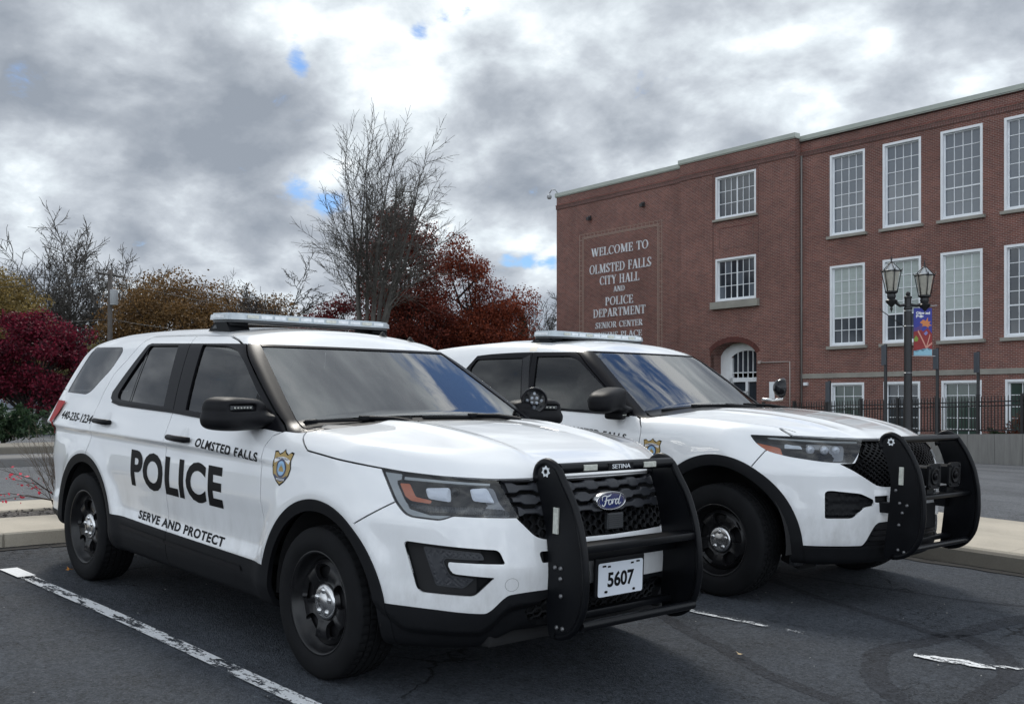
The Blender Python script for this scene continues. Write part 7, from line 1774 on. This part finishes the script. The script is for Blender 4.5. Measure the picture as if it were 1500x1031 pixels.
def build_plants():
    jun = leaf_mat('juniper_needles', (.012, .030, .016), (.05, .085, .038), .2, 1.0); rs = np.random.RandomState(12); k = 0
    labs = ['low dark green juniper at the left edge behind the far parking bays', 'juniper shrub next to the leftmost one, with upright sprays', 'middle juniper shrub in the green hedge row', 'juniper shrub in front of the wine-red maple', 'juniper shrub nearest the near car, right end of the hedge']
    for i, (x, y, w, h) in enumerate(((-21.5, -1.4, 2.0, 1.35), (-21.6, .6, 1.8, 1.5), (-21.4, 2.5, 1.8, 1.25), (-21.6, 4.3, 1.9, 1.2), (-21.5, 6.2, 1.9, 1.15))):
        zb = gz1(x, y) + .1; T_ = empty('juniper_shrub', (x, y, zb)); tag(T_, labs[i], 'shrub', 'juniper shrubs behind the far parking bays'); C = []; lines = []
        for j in range(150):
            a = rs.uniform(0, 2 * PI); el = rs.uniform(.12, 1.15); L = w * .62 * rs.uniform(.7, 1.1); d = np.array([math.cos(a) * math.cos(el), math.sin(a) * math.cos(el), math.sin(el) * h / w * 1.25]); t = rs.uniform(.15, 1, 34)[:, None]
            p = d * L * t + rs.normal(size=(34, 3)) * .07 * (1.15 - t); p[:, 2] += .10 - .10 * (t[:, 0] ** 2); C.append(p)
        mesh_obj('foliage', leaf_quads(np.vstack(C), .15, rs, .35), jun, T_, smooth=False)
        bm = bmesh.new(); add_tube(bm, [(0, 0, -.15), (0, 0, .4)], [.06, .03], 6); bm_obj('stem', bm, BARK2, T_)
    # twiggy shrub with the last pink leaves, on the island behind the near car
    S = Skel(77); R = S.R; x, y = -5.52, -.13; zb = gz1(x, y) + .12
    P = dict(wob=.07, up=.02, taper=.35, rmin=.0012, depth=2, nb=[6, 4], start=[.25, .2], ang=(.2, .55), ratio=.45, rr=.6, trunk=1, r0=.008, seg=6)
    for j in range(34):
        a = R.uniform(0, 2 * PI); s = R.uniform(.15, .95); S.branch(Vector((R.uniform(-.08, .08), R.uniform(-.08, .08), 0)), Vector((math.cos(a) * s, math.sin(a) * s, 1)), R.uniform(.36, .60), R.uniform(.0035, .006), 0, P)
    T_ = empty('twiggy_shrub', (x, y, zb)); tag(T_, 'leafless twiggy shrub with a few bright pink leaves behind the near car', 'shrub'); mesh_obj('branches', skel_mesh(S.lines), mat('shrub_twigs', (.10, .075, .055), .85), T_)
    lines = []; base = Vector((0, 0, .06)); pl = []
    for (dx, dy, dz) in ((.05, -.95, .16), (.12, -.62, .40), (.10, -.50, .30), (.2, -.40, .22), (.15, -.70, .12)):
        e = Vector((dx, dy, dz)); mid = base.lerp(e, .5) + Vector((0, 0, .06)); lines.append(([base, mid, e], [.006, .004, .002], 0))
        for q in range(9): t = R.uniform(.45, 1); p = mid.lerp(e, (t - .45) / .55 * .8); pl.append((p.x + R.gauss(0, .03), p.y + R.gauss(0, .05), p.z + R.gauss(0, .045)))
    mesh_obj('side_branches', skel_mesh(lines), MT['rubber'] if False else mat('dark_twigs', (.06, .04, .035), .85), T_)
    mesh_obj('leaves', leaf_quads(np.array(pl), .036, np.random.RandomState(3), .7), mat('pink_red_leaves', (.62, .035, .07), .6), T_, smooth=False)
    # red-brown shrub behind the railing at the right edge
    crown_tree('shrub', 'russet shrub behind the iron fence at the right edge', -11.6, 37.6, 2.0, [(0, 0, 1.15, 1.5, .9, .75), (1.7, 0, 1.2, 1.3, .9, .8)], 81, leaf_mat('russet_leaves', (.10, .030, .018), (.20, .065, .035), .3), 5000, .09, BARK2, trunk_r=.05, lobes=60, cat='shrub')
    crown_tree('shrub', 'dark evergreen shrub behind the iron fence, left of the russet shrub', -12.9, 36.9, 1.2, [(0, 0, .75, .55, .5, .75)], 82, jun, 2200, .08, BARK2, trunk_r=.04, lobes=30, cat='shrub')
def build_far_things():
    # utility pole with wires
    px, py = -55.15, 20.33; zb = gz1(px, py); T_ = empty('utility_pole', (px, py, zb)); tag(T_, 'wooden utility pole with a cross-arm and wires above the red maple', 'utility pole'); wood = mat('weathered_pole', (.085, .075, .068), .9, noise=(3, .2)); H = 8.94 - zb
    bm = bmesh.new(); add_tube(bm, [(0, 0, 0), (0, 0, H)], [.17, .12], 10); bm_obj('pole', bm, wood, T_)
    r = Vector((.6782, .7349, 0)); f = Vector((-.7349, .6782, 0)); bm = bmesh.new(); a = r * .4 + f * 1.1; add_tube(bm, [tuple(-a + Vector((0, 0, H - .3))), tuple(a + Vector((0, 0, H - .3)))], .055, 6); bm_obj('cross_arm', bm, wood, T_)
    bm = bmesh.new(); add_lathe(bm, [(.20, H - 2.0), (.22, H - 1.95), (.22, H - 1.2), (.20, H - 1.15)], c=(.3, .1, 0), axis='Z', seg=12); bm_obj('transformer', bm, mat('transformer_grey', (.3, .31, .32), .5), T_)
    bm = bmesh.new()
    for h, e0, e1, sag in ((H - .25, r * -30 + Vector((0, 0, .8)), r * 17 + f * 3 + Vector((0, 0, -1.3)), .7), (H - .55, r * -30 + Vector((0, 0, .4)), r * 17 + f * 3 + Vector((0, 0, -1.6)), .8), (H - 2.8, r * -30, r * 17 + f * 3 + Vector((0, 0, -1.0)), .5), (H - .2, r * -30 + f * 4 + Vector((0, 0, .9)), f * -2, .3)):
        for e in (e0, e1):
            pts = [tuple(e * t + Vector((0, 0, h - 4 * sag * t * (1 - t)))) for t in np.linspace(0, 1, 12)]; add_tube(bm, pts, .016, 4)
    tag(bm_obj('overhead_wires', bm, mat('wire_black', (.02, .02, .02), .6), None), 'thin overhead wires sagging from the utility pole', 'wires'); scene.objects['overhead_wires'].location = (px, py, zb)
    # low house behind the hedge
    hx, hy = -58.8, 16.3; zb = gz1(hx, hy); B = empty('low_house', (hx, hy, zb), rz=2.3966 - PI / 2 + .25); tag(B, 'low pale house with a blue-grey roof behind the juniper hedge', 'house'); wl = mat('pale_siding', (.34, .36, .37), .7, noise=(2, .08)); rf = mat('blue_grey_shingles', (.075, .10, .15), .85, noise=(4, .2))
    bm = bmesh.new(); add_box(bm, (-5, 3, .55), (13, 6, 1.1 + .02)); bm_obj('wall', bm, wl, B)
    bm = bmesh.new(); add_prism(bm, [(-.4, 1.08), (6.4, 1.08), (3, 2.05)], lambda a, b: (-11.8, a, b), lambda a, b: (1.85, a, b)); fix_normals(bm); bm_obj('roof', bm, rf, B)
    for x, w, m in ((-8.0, 1.8, 'w'), (-4.5, 1.6, 'w'), (-.6, 1.5, 'd')):
        bm = bmesh.new(); add_box(bm, (x, -.03, .62), (w + .2, .06, .74)); o = bm_obj('window' if m == 'w' else 'garage_door', bm, mat('house_trim', (.6, .62, .64), .6), B)
        bm = bmesh.new(); add_box(bm, (x, -.07, .62), (w, .03, .6)); bm_obj('pane', bm, MT['dgrey'] if m == 'w' else mat('garage_white', (.6, .62, .63), .5), o)
def build_car2():
    F = F2
    car = empty('police_suv', matrix=LOT @ Matrix.Translation((-.04, 3.155, 0)))
    tag(car, 'farther white police SUV with two round horn speakers on its push bumper', 'police car', 'white police SUVs')
    S = nets(F, (-4.35, -1.1, .1), (1.15, 1.1, 1.9), .020, True); WX = -3.025; ZA = .385
    sx = lambda V: np.abs(V[:, 1]) > .5
    frontal = lambda V: V[:, 0] > .1
    two = lambda V: np.minimum(np.hypot(V[:, 0], V[:, 2] - ZA), np.hypot(V[:, 0] - WX, V[:, 2] - ZA))
    S, _ = split(S, lambda V: np.where(sx(V), two(V) - .500, 1.0), F, 2)
    S, lip = split(S, lambda V: np.where(sx(V), two(V) - .572, 1.0), F, 2)
    lifted('arch_moulding', F, lip, .008, MT['plastic'], car, .03)
    clad = lambda V: V[:, 2] - np.where(V[:, 0] < -1, interp(V[:, 0], [-4.2, -3.4, -2.6, -.5], [.42, .42, .49, .47]), np.where(V[:, 0] > .2, interp((V[:, 0] - np.abs(V[:, 1])) * .7071, [-.30, -.179, .009, .20, .305, .33, .72], [.410, .408, .410, .411, .548, .560, .570]), .470))
    S, low = split(S, clad, F, 2)
    lifted('lower_cladding', F, split(low, lambda V: .2 - V[:, 0], F, 0)[0], .006, MT['plastic'], car, .03)
    lo2 = split(low, lambda V: V[:, 0] - .2, F, 0)[0]; lo_b, lo_a = split(lo2, lambda V: .40 + .0 * V[:, 0] - V[:, 2], F, 2)
    lifted('lower_bumper', F, lo_b, .012, MT['plastic'], car, .04)
    lifted('lower_intake', F, lo_a, -.015, MT['plastic'], car)
    for k, z in enumerate((.44, .475, .51)): grille_bar(F, lambda y, z=z: np.full(len(y), z), -.46 + k * .02, .46 - k * .02, lambda y: .012, -.004, .02, MT['satin'], 'intake_bar', car, 40)
    HL = [(-.504, 1.100), (-.212, 1.101), (.226, 1.089), (.185, 1.015), (.130, .942), (-.054, .946), (-.286, .972), (-.405, 1.000), (-.468, 1.044)]
    HLP = roundpoly(HL, [.015, .05, .004, .02, .008, .05, .05, .05, .04], 4)
    hl, S = split(S, pfield('C', HLP, frontal), F, 2)
    G = [(-.2, 1.088), (.395, 1.090), (.47, 1.088), (.50, 1.015), (.56, .942), (.650, .939), (.640, .930), (.411, .796), (.33, .786), (-.2, .780)]
    hole, S = split(S, pfield('F', roundpoly(G, [0, .01, .02, .02, .01, .004, .01, .04, .04, 0], 3), frontal), F, 2)
    lifted('grille_backing', F, hole, -.055, MT['inner'], car)
    GM = [(-.405, 1.082), (.405, 1.082), (.46, 1.02), (.53, .940), (.60, .932), (.40, .803), (.33, .792), (-.33, .792), (-.40, .803), (-.60, .932), (-.53, .94), (-.46, 1.02)]
    honeycomb(F, GM, .052, .0075, MT['satin'], 'grille_mesh', car, lift=-.012, kind='dia', thick=.02)
    grille_bar(F, lambda y: np.full(len(y), 1.083), -.42, .42, lambda y: .012, -.002, .03, MT['satin'], 'grille_bar', car, 40)
    for s in (-1, 1):
        H = split(hl, lambda V: s * V[:, 1], F, 0)[0]
        lens = lifted('headlight', F, H, .001, MT['lens'], car); mesh_obj('lamp_housing', walls(H, .003, .05), MT['gloss'], lens); mesh_obj('lamp_housing', offset(H, -.050), MT['gloss'], lens)
        am, _ = split(H, pfield('C', roundpoly([(-.474, 1.058), (-.324, 1.031), (-.310, .974), (-.404, 1.003), (-.452, 1.038)], .012, 3)), F, 2); lifted('amber_reflector', F, am, -.020, MT['amber'], lens, .012)
        ck, _ = split(H, pfield('C', roundpoly([(-.30, 1.066), (-.19, 1.060), (-.18, .985), (-.29, .985)], .02, 3)), F, 2); V, N, T = ck; uv = proj2(V, 'C'); V2 = V - N * (.028 + .012 * np.cos((uv[:, 0] + .245) * 26))[:, None]; mesh_obj('reflector', (V2, vert_normals(V2, T), T), MT['barw'], lens)
        inn, _ = split(H, pfield('C', roundpoly([(-.16, 1.075), (.10, 1.072), (.08, .962), (-.05, .962), (-.16, .975)], .02, 3)), F, 2); lifted('lamp_bezel', F, inn, -.034, MT['bezel'], lens, .02)
        for u in (-.10, -.01, .065):
            pc = on_corner(F, u, 1.018, s); bm = bmesh.new(); add_lathe(bm, [(0, .012), (.016, .009), (.027, 0), (.030, -.02)], axis='X', seg=20); bm.transform(Matrix.Translation(pc - Vector((.036, -.012 * s, 0))) @ Matrix.Rotation(s * .7, 4, 'Z')); bm_obj('projector', bm, MT['mirror'], lens, smooth=True)
        tp, _ = split(H, pfield('C', [(-.40, 1.092), (.19, 1.083), (.19, 1.076), (-.38, 1.083)]), F, 2); lifted('light_pipe', F, tp, -.012, MT['grey'], lens, .01)
        nt_, _ = split(H, pfield('C', [(.127, 1.063), (.201, 1.070), (.185, 1.01), (.144, .955), (.126, 1.014)]), F, 2); lifted('lamp_corner', F, nt_, -.004, MT['plastic'], lens, .02)
    FG = roundpoly([(-.054, .759), (-.016, .767), (.187, .749), (.281, .709), (.284, .671), (.216, .660), (.133, .591), (-.050, .588)], [.02, .02, .02, .012, .012, .012, .02, .01], 3)
    hole, S = split(S, pfield('C', FG, frontal), F, 2)
    for s in (-1, 1):
        H = split(hole, lambda V: s * V[:, 1], F, 0)[0]; V, N, T = H; z = V[:, 2]; V2 = V - N * (.016 + .014 * (np.sin((z - .59) * 190) > -.1))[:, None]; o = mesh_obj('fog_lamp_pocket', (V2, vert_normals(V2, T), T), MT['plastic'], car); mesh_obj('pocket_wall', walls(H, .002, .05), MT['plastic'], o)
    hole, S = split(S, pfield('F', roundpoly([(.430, .731), (.30, .731), (.30, .685), (.430, .690)], .006, 3), frontal), F, 2); lifted('bumper_slot', F, hole, -.03, MT['inner'], car)
    # greenhouse: everything between the belt and the floating roof is black or glass
    he = lambda V: interp(np.abs(V[:, 1]), [0, .3, .6, .8, .852, .87, .92], [-.42, -.43, -.49, -.58, -.64, -.70, -.80])
    roofl = lambda V: interp(V[:, 0], [-4.0, -3.3, -2.887, -2.582, -2.175, -1.594, -1.507], [1.50, 1.560, 1.596, 1.622, 1.638, 1.645, 1.652])
    belt = lambda V: interp(V[:, 0], [-4.2, -3.0, -1.425, -1.140, -.830, -.77, -.70], [1.21, 1.205, 1.188, 1.180, 1.172, 1.165, 1.10])
    def gh(V):
        d = np.minimum(V[:, 2] - belt(V), roofl(V) - V[:, 2]); rear = (V[:, 0] + 3.10) * .8 - (V[:, 2] - 1.22) * .62
        d = np.minimum(d, np.where(V[:, 0] < -2.3, rear, 1)); d = np.minimum(d, he(V) - V[:, 0]); mid = V[:, 0] > -.78
        return np.where(mid & (np.abs(V[:, 1]) > .90), -1.0, d)
    top_ws = lambda V: 1.655 - V[:, 2]
    def ghf(V):   # windscreen reaches a little higher than the side line
        a = gh(V); f = (V[:, 0] > -1.62) & (np.abs(V[:, 1]) < .68); return np.where(f, np.minimum(np.minimum(top_ws(V), he(V) - V[:, 0]), V[:, 0] + 1.60), a)
    B, S = split(S, ghf, F, 2)
    QG = roundpoly([(-3.95, 1.235), (-3.42, 1.235), (-3.30, 1.26), (-3.05, 1.50), (-3.05, 1.545), (-3.60, 1.525)], .03, 3)
    q, S = split(S, pfield('S', QG, lambda V: sx(V) & (V[:, 2] > 1)), F, 2)
    for s in (-1, 1): lifted('quarter_window', F, split(q, lambda V: s * V[:, 1], F, 0)[0], -.003, MT['tint'], car)
    wl = lambda V: interp(V[:, 2], [1.16, 1.193, 1.35, 1.5, 1.647, 1.66], [.806, .794, .745, .694, .641, .636]) - np.abs(V[:, 1])
    wsf = lambda V: np.where(V[:, 0] > -1.75, np.minimum(np.minimum(wl(V), 1.648 - V[:, 2]), -.745 - .075 * (np.abs(V[:, 1]) / .80) ** 2 - V[:, 0]), -1)
    W, B = split(B, wsf, F, 2); lifted('windscreen', F, W, -.004, MT['ws'], car)
    lifted('windscreen_frit', F, split(W, lambda V: -(np.minimum(wl(V), 1.648 - V[:, 2]) - .016), F, 2)[0], -.007, MT['gloss'], car)
    RWG = roundpoly([(-2.835, 1.49), (-2.66, 1.215), (-2.022, 1.20), (-2.199, 1.592), (-2.79, 1.572)], [.02, .01, .005, .005, .02], 3); FWG = roundpoly([(-2.030, 1.604), (-1.660, 1.612), (-1.556, 1.585), (-1.305, 1.440), (-.990, 1.262), (-.905, 1.195), (-1.885, 1.198)], [.005, .03, .04, .05, .03, .01, .005], 3)
    g1, B = split(B, pfield('S', RWG, sx), F, 2); g2, B = split(B, pfield('S', FWG, sx), F, 2)
    for s in (-1, 1):
        lifted('rear_door_window', F, split(g1, lambda V: s * V[:, 1], F, 0)[0], -.010, MT['tint'], car); lifted('front_door_window', F, split(g2, lambda V: s * V[:, 1], F, 0)[0], -.010, MT['side'], car)
        decal('waist_moulding', F, poly_bm(stroke([(-3.06, 1.212), (-2.0, 1.196), (-1.1, 1.180), (-.86, 1.172)], [.018] * 4)), 'S', MT['satin'], car, .005, s=s)
        decal('window_bar', F, poly_bm(stroke([(-2.152, 1.60), (-1.968, 1.20)], [.075] * 2)), 'S', MT['gloss'], car, .002, s=s)
    sf = seam_field([('S', [(-2.10, 1.64), (-1.965, 1.19)], sx), ('S', [(-1.62, 1.642), (-1.56, 1.62), (-.84, 1.17)], sx), ('F', [(.84, 1.17), (.794, 1.193), (.745, 1.35), (.694, 1.5), (.641, 1.647)], lambda V: V[:, 0] > -1.7)], .003)
    B, _ = split(B, sf, F, 2); lifted('pillar_trim', F, B, .001, MT['pillar'], car, .012)
    fwd = lambda V: V[:, 0] > .3
    lines = [('S', [(-.80, 1.17), (-.770, 1.16), (-.71, 1.10), (-.695, 1.058), (-.693, .958), (-.67, .7), (-.60, .47)], sx), ('S', [(-1.965, 1.19), (-1.93, 1.05), (-1.93, .47)], sx), ('S', [(-3.02, 1.22), (-2.98, 1.05), (-3.0, .9)], sx),
             ('S', [(.331, 1.147), (.426, 1.105)], lambda V: sx(V) & fwd(V)), ('C', [(-.25, 1.103), (-.019, 1.100), (.190, 1.094), (.40, 1.092), (.75, 1.094)], lambda V: V[:, 0] > .40),
             ('S', [(-.66, 1.165), (-.408, 1.150), (-.025, 1.146), (.20, 1.140), (.331, 1.130), (.40, 1.112)], lambda V: (np.abs(V[:, 1]) > .80) & (V[:, 0] > 5)),
             ('S', [(.33, 1.01), (.316, 1.001), (.278, .928), (.262, .90)], lambda V: sx(V) & (V[:, 0] > .2))]
    S, _ = split(S, seam_field(lines, .0042), F, 2)
    # hood shut line runs over the crown of the fender
    S, _ = split(S, lambda V: np.where((V[:, 0] > -.72) & (V[:, 0] < .43) & (V[:, 2] > 1.05), np.abs(np.abs(V[:, 1]) - interp(V[:, 0], [-.72, -.4, 0, .3, .43], [.845, .838, .815, .765, .73])) - .0040, 1.0), F, 2)
    def cls(c):
        x, y, z = c.T; ay = np.abs(y); sd = (y > 0).astype(int)
        xf = interp(z, [.47, .7, .958, 1.058, 1.10, 1.17], [-.60, -.67, -.693, -.695, -.71, -.80]); k = np.where(z > 1.35, 2, 3); side = (ay > .5) & (z < 1.3) & (x < 0)
        k = np.where(side & (x > -3.0) & (x < -1.95), 6 + sd, k); k = np.where(side & (x >= -1.95) & (x < xf), 8 + sd, k); k = np.where(side & (x <= -3.0) & (x > -3.7), 4 + sd, k)
        k = np.where((x > -.85) & (z < 1.35) & ((x >= xf) | (ay < .5)), 10 + sd, k)
        hy = interp(x, [-.72, -.4, 0, .3, .43], [.845, .838, .815, .765, .73]); k = np.where((x > -.85) & (z < 1.35) & (ay < hy) & (z > 1.094) , 1, k)
        return np.where((x > .28) & (k != 1) & ((x - .262) * .5 > (z - .90) * .2), 0, k)
    name_white(S, cls, ['front_bumper', 'hood', 'roof', 'tailgate', 'rear_quarter_panel|r', 'rear_quarter_panel|l', 'rear_door|r', 'rear_door|l', 'front_door|r', 'front_door|l', 'front_fender|r', 'front_fender|l'], car)
    tub = nets(subF(F, .035), (-4.3, -1.1, .1), (1.1, 1.1, 1.9), .045); tub, _ = split(tub, lambda V: 1.02 - V[:, 2], None, 0); tub, _ = split(tub, lambda V: np.where(np.abs(V[:, 1]) > .45, two(V) - .52, 1.0), None, 0); tub, _ = split(tub, lambda V: .66 - V[:, 0], None, 0)
    mesh_obj('inner_tub', tub, MT['inner'], car)
    bm = bmesh.new(); add_box(bm, (-1.5, 0, .33), (4.4, 1.2, .10), bevel=.02); add_box(bm, (.35, -.50, .27), (.16, .20, .10), rot=Matrix.Rotation(.3, 3, 'Y'), bevel=.01); bm_obj('underbody', bm, MT['inner'], car)
    bm = bmesh.new(); add_box(bm, (.40, -.62, .265), (.06, .10, .07), bevel=.02); add_box(bm, (.52, -.56, .300), (.20, .30, .02), bevel=.005); bm_obj('air_deflector', bm, MT['dgrey'], car)
    for s in (-1, 1):
        for x in (0, WX): wheel_well(car, x, ZA, .515, s, .93)
    add_wheels(car, WX, .382, .240, .1275, .862, .378)
    for s in (-1, 1):
        for x, z, L in ((-2.85, 1.08, .22), (-1.72, 1.075, .235)): handle(F, car, x, z, L, s)
        c = (-.92, s * 1.085, 1.287)
        if s > 0: continue
        def Fm(P, s=s):
            q = rot_pts(P, c, -s * math.radians(18)); a = ellbox((0, 0, 0), (.11, .185, .080), 3.2)(q + np.c_[0 * q[:, 0], 0 * q[:, 0], .16 * q[:, 1] * s * (q[:, 2] > -.2)])
            b = ellbox((.03, -s * .135, -.070), (.10, .085, .026), 3)(q); b2 = ellbox((.02, -s * .10, -.115), (.075, .045, .030), 4)(q); return smin(smin(a, b, .03), b2, .015)
        m_ = implicit_part('door_mirror', Fm, (c[0] - .22, c[1] - .30, c[2] - .20), (c[0] + .24, c[1] + .30, c[2] + .15), .010, MT['satin'], car)
        bm = bmesh.new()
        for j in range(6): add_box(bm, (.096, -s * .10 - .030 + j * .012, -.108), (.004, .008, .007), bevel=.001)
        bm.transform(Matrix.Translation(c) @ Matrix.Rotation(-s * math.radians(18), 4, 'Z')); bm_obj('warning_lamp', bm, MT['clearlight'], m_)
    light_bar(car, -2.10, 1.800, .60, .27, .050, 1.735)
    decal('roof_band', F, poly_bm([[(-2.185, 1.72), (-2.11, 1.72), (-2.07, 1.648), (-2.15, 1.646)]]), 'S', mat('pale_tape', (.78, .72, .62), .6), car, .001)
    spot_light(car, (-.80, .985, 1.40), math.radians(48), math.radians(0)); bm = bmesh.new(); add_tube(bm, [(-.90, .84, 1.30), (-.85, .93, 1.295), (-.80, .99, 1.305), (-.80, .985, 1.33)], .013, 8); bm_obj('spotlight_arm', bm, MT['chrome'], car)
    wsx = lambda y, z: -.63 - 1.60 * (z - 1.18) - .17 * (y / .86) ** 2
    wiper(wsx, car, (-.66, 1.205), (-.02, 1.245), (-.42, .05, 1.25)); wiper(wsx, car, (.10, 1.25), (.66, 1.225), (-.44, .55, 1.24))
    t = text_mesh('OLMSTED FALLS', 1.0, .024, .7, 0, 1.10); bm_place(t, -1.150, 1.034, .660, .047, -.050); decal('lettering', F, t, 'S', MT['decal'], car, .0018, .012)
    t = text_mesh('POLICE', 1.0, .030, .7); bm_place(t, -1.75, .82, 1.2, .225, -.01); decal('lettering', F, t, 'S', MT['decal'], car, .0018, .03)
    shield(F, -.575, .944, .165, .170, .04, car)
    prof = [(.842, 1.075), (.855, 1.125), (.91, 1.155), (.985, 1.13), (1.065, 1.03), (1.13, .91), (1.165, .77), (1.17, .60), (1.145, .46), (1.085, .375), (1.00, .335), (.90, .33), (.92, .57), (.935, .83), (.90, .96)]
    pb = push_bumper(car, prof, .40, [(.985, 1.105, .046, .05, 'tube'), (1.06, .735, .030, .09, 'box'), (1.09, .415, .038, .05, 'tube'), (.96, .43, .03, .05, 'box')], (.925, 1.088), (1.005, .875), [(1.00, .70), (1.05, .69), (1.02, .64), (1.00, .56), (1.0, .40), (1.04, .39), (.97, .78)], .30, '', skirt=.735)
    for yy, lb_ in ((-.09, 0), (.20, 1)):
        R_ = Matrix.Translation((.985, yy, .865)); bm = bmesh.new(); o_ = roundpoly([(-.085, -.082), (.085, -.082), (.085, .082), (-.085, .082)], .03, 4)
        add_prism(bm, [tuple(q) for q in o_], lambda a, b: (.075, a, b), lambda a, b: (.090, a, b)); add_prism(bm, [tuple(q * .78) for q in o_], lambda a, b: (-.03, a, b), lambda a, b: (.075, a, b)); fix_normals(bm); bm.transform(R_); o = bm_obj('horn_speaker', bm, MT['plastic'], pb, autosmooth=.5)
        bm = bmesh.new()
        for q in ((-.062, -.06), (.062, -.06), (.062, .06), (-.062, .06)): add_lathe(bm, [(.009, .090), (.009, .096), (0, .097)], c=(0, q[0], q[1]), axis='X', seg=8)
        add_lathe(bm, [(.050, .0905), (.056, .098), (.047, .098), (.038, .091)], axis='X', seg=24); add_lathe(bm, [(.0, .105), (.022, .103), (.026, .091)], axis='X', seg=16); bm.transform(R_); bm_obj('horn_ring', bm, MT['satin'], o, smooth=False)
        bm = bmesh.new(); add_box(bm, (1.02, yy, .765), (.06, .10, .04), bevel=.006); bm_obj('speaker_bracket', bm, MT['powder'], o)
    bm = bmesh.new(); add_box(bm, (.965, .0, .585), (.012, .32, .17), bevel=.008); bm_obj('plate_holder', bm, MT['plastic'], car)
    seats_and_dash(car, -1.75, .76, -.68, 1.22)
    return car
# ================================================================== BUILD
import time as _t
def _step(f):
    t = _t.time(); r = f(); print('DBG', f.__name__, round(_t.time() - t, 1)); return r
for f in (build_ground, build_islands, build_markings, build_school, build_wall_fence, build_lamp, build_signs, build_trees, build_plants, build_far_things): _step(f)
car1 = _step(build_car1)
car2 = _step(build_car2)
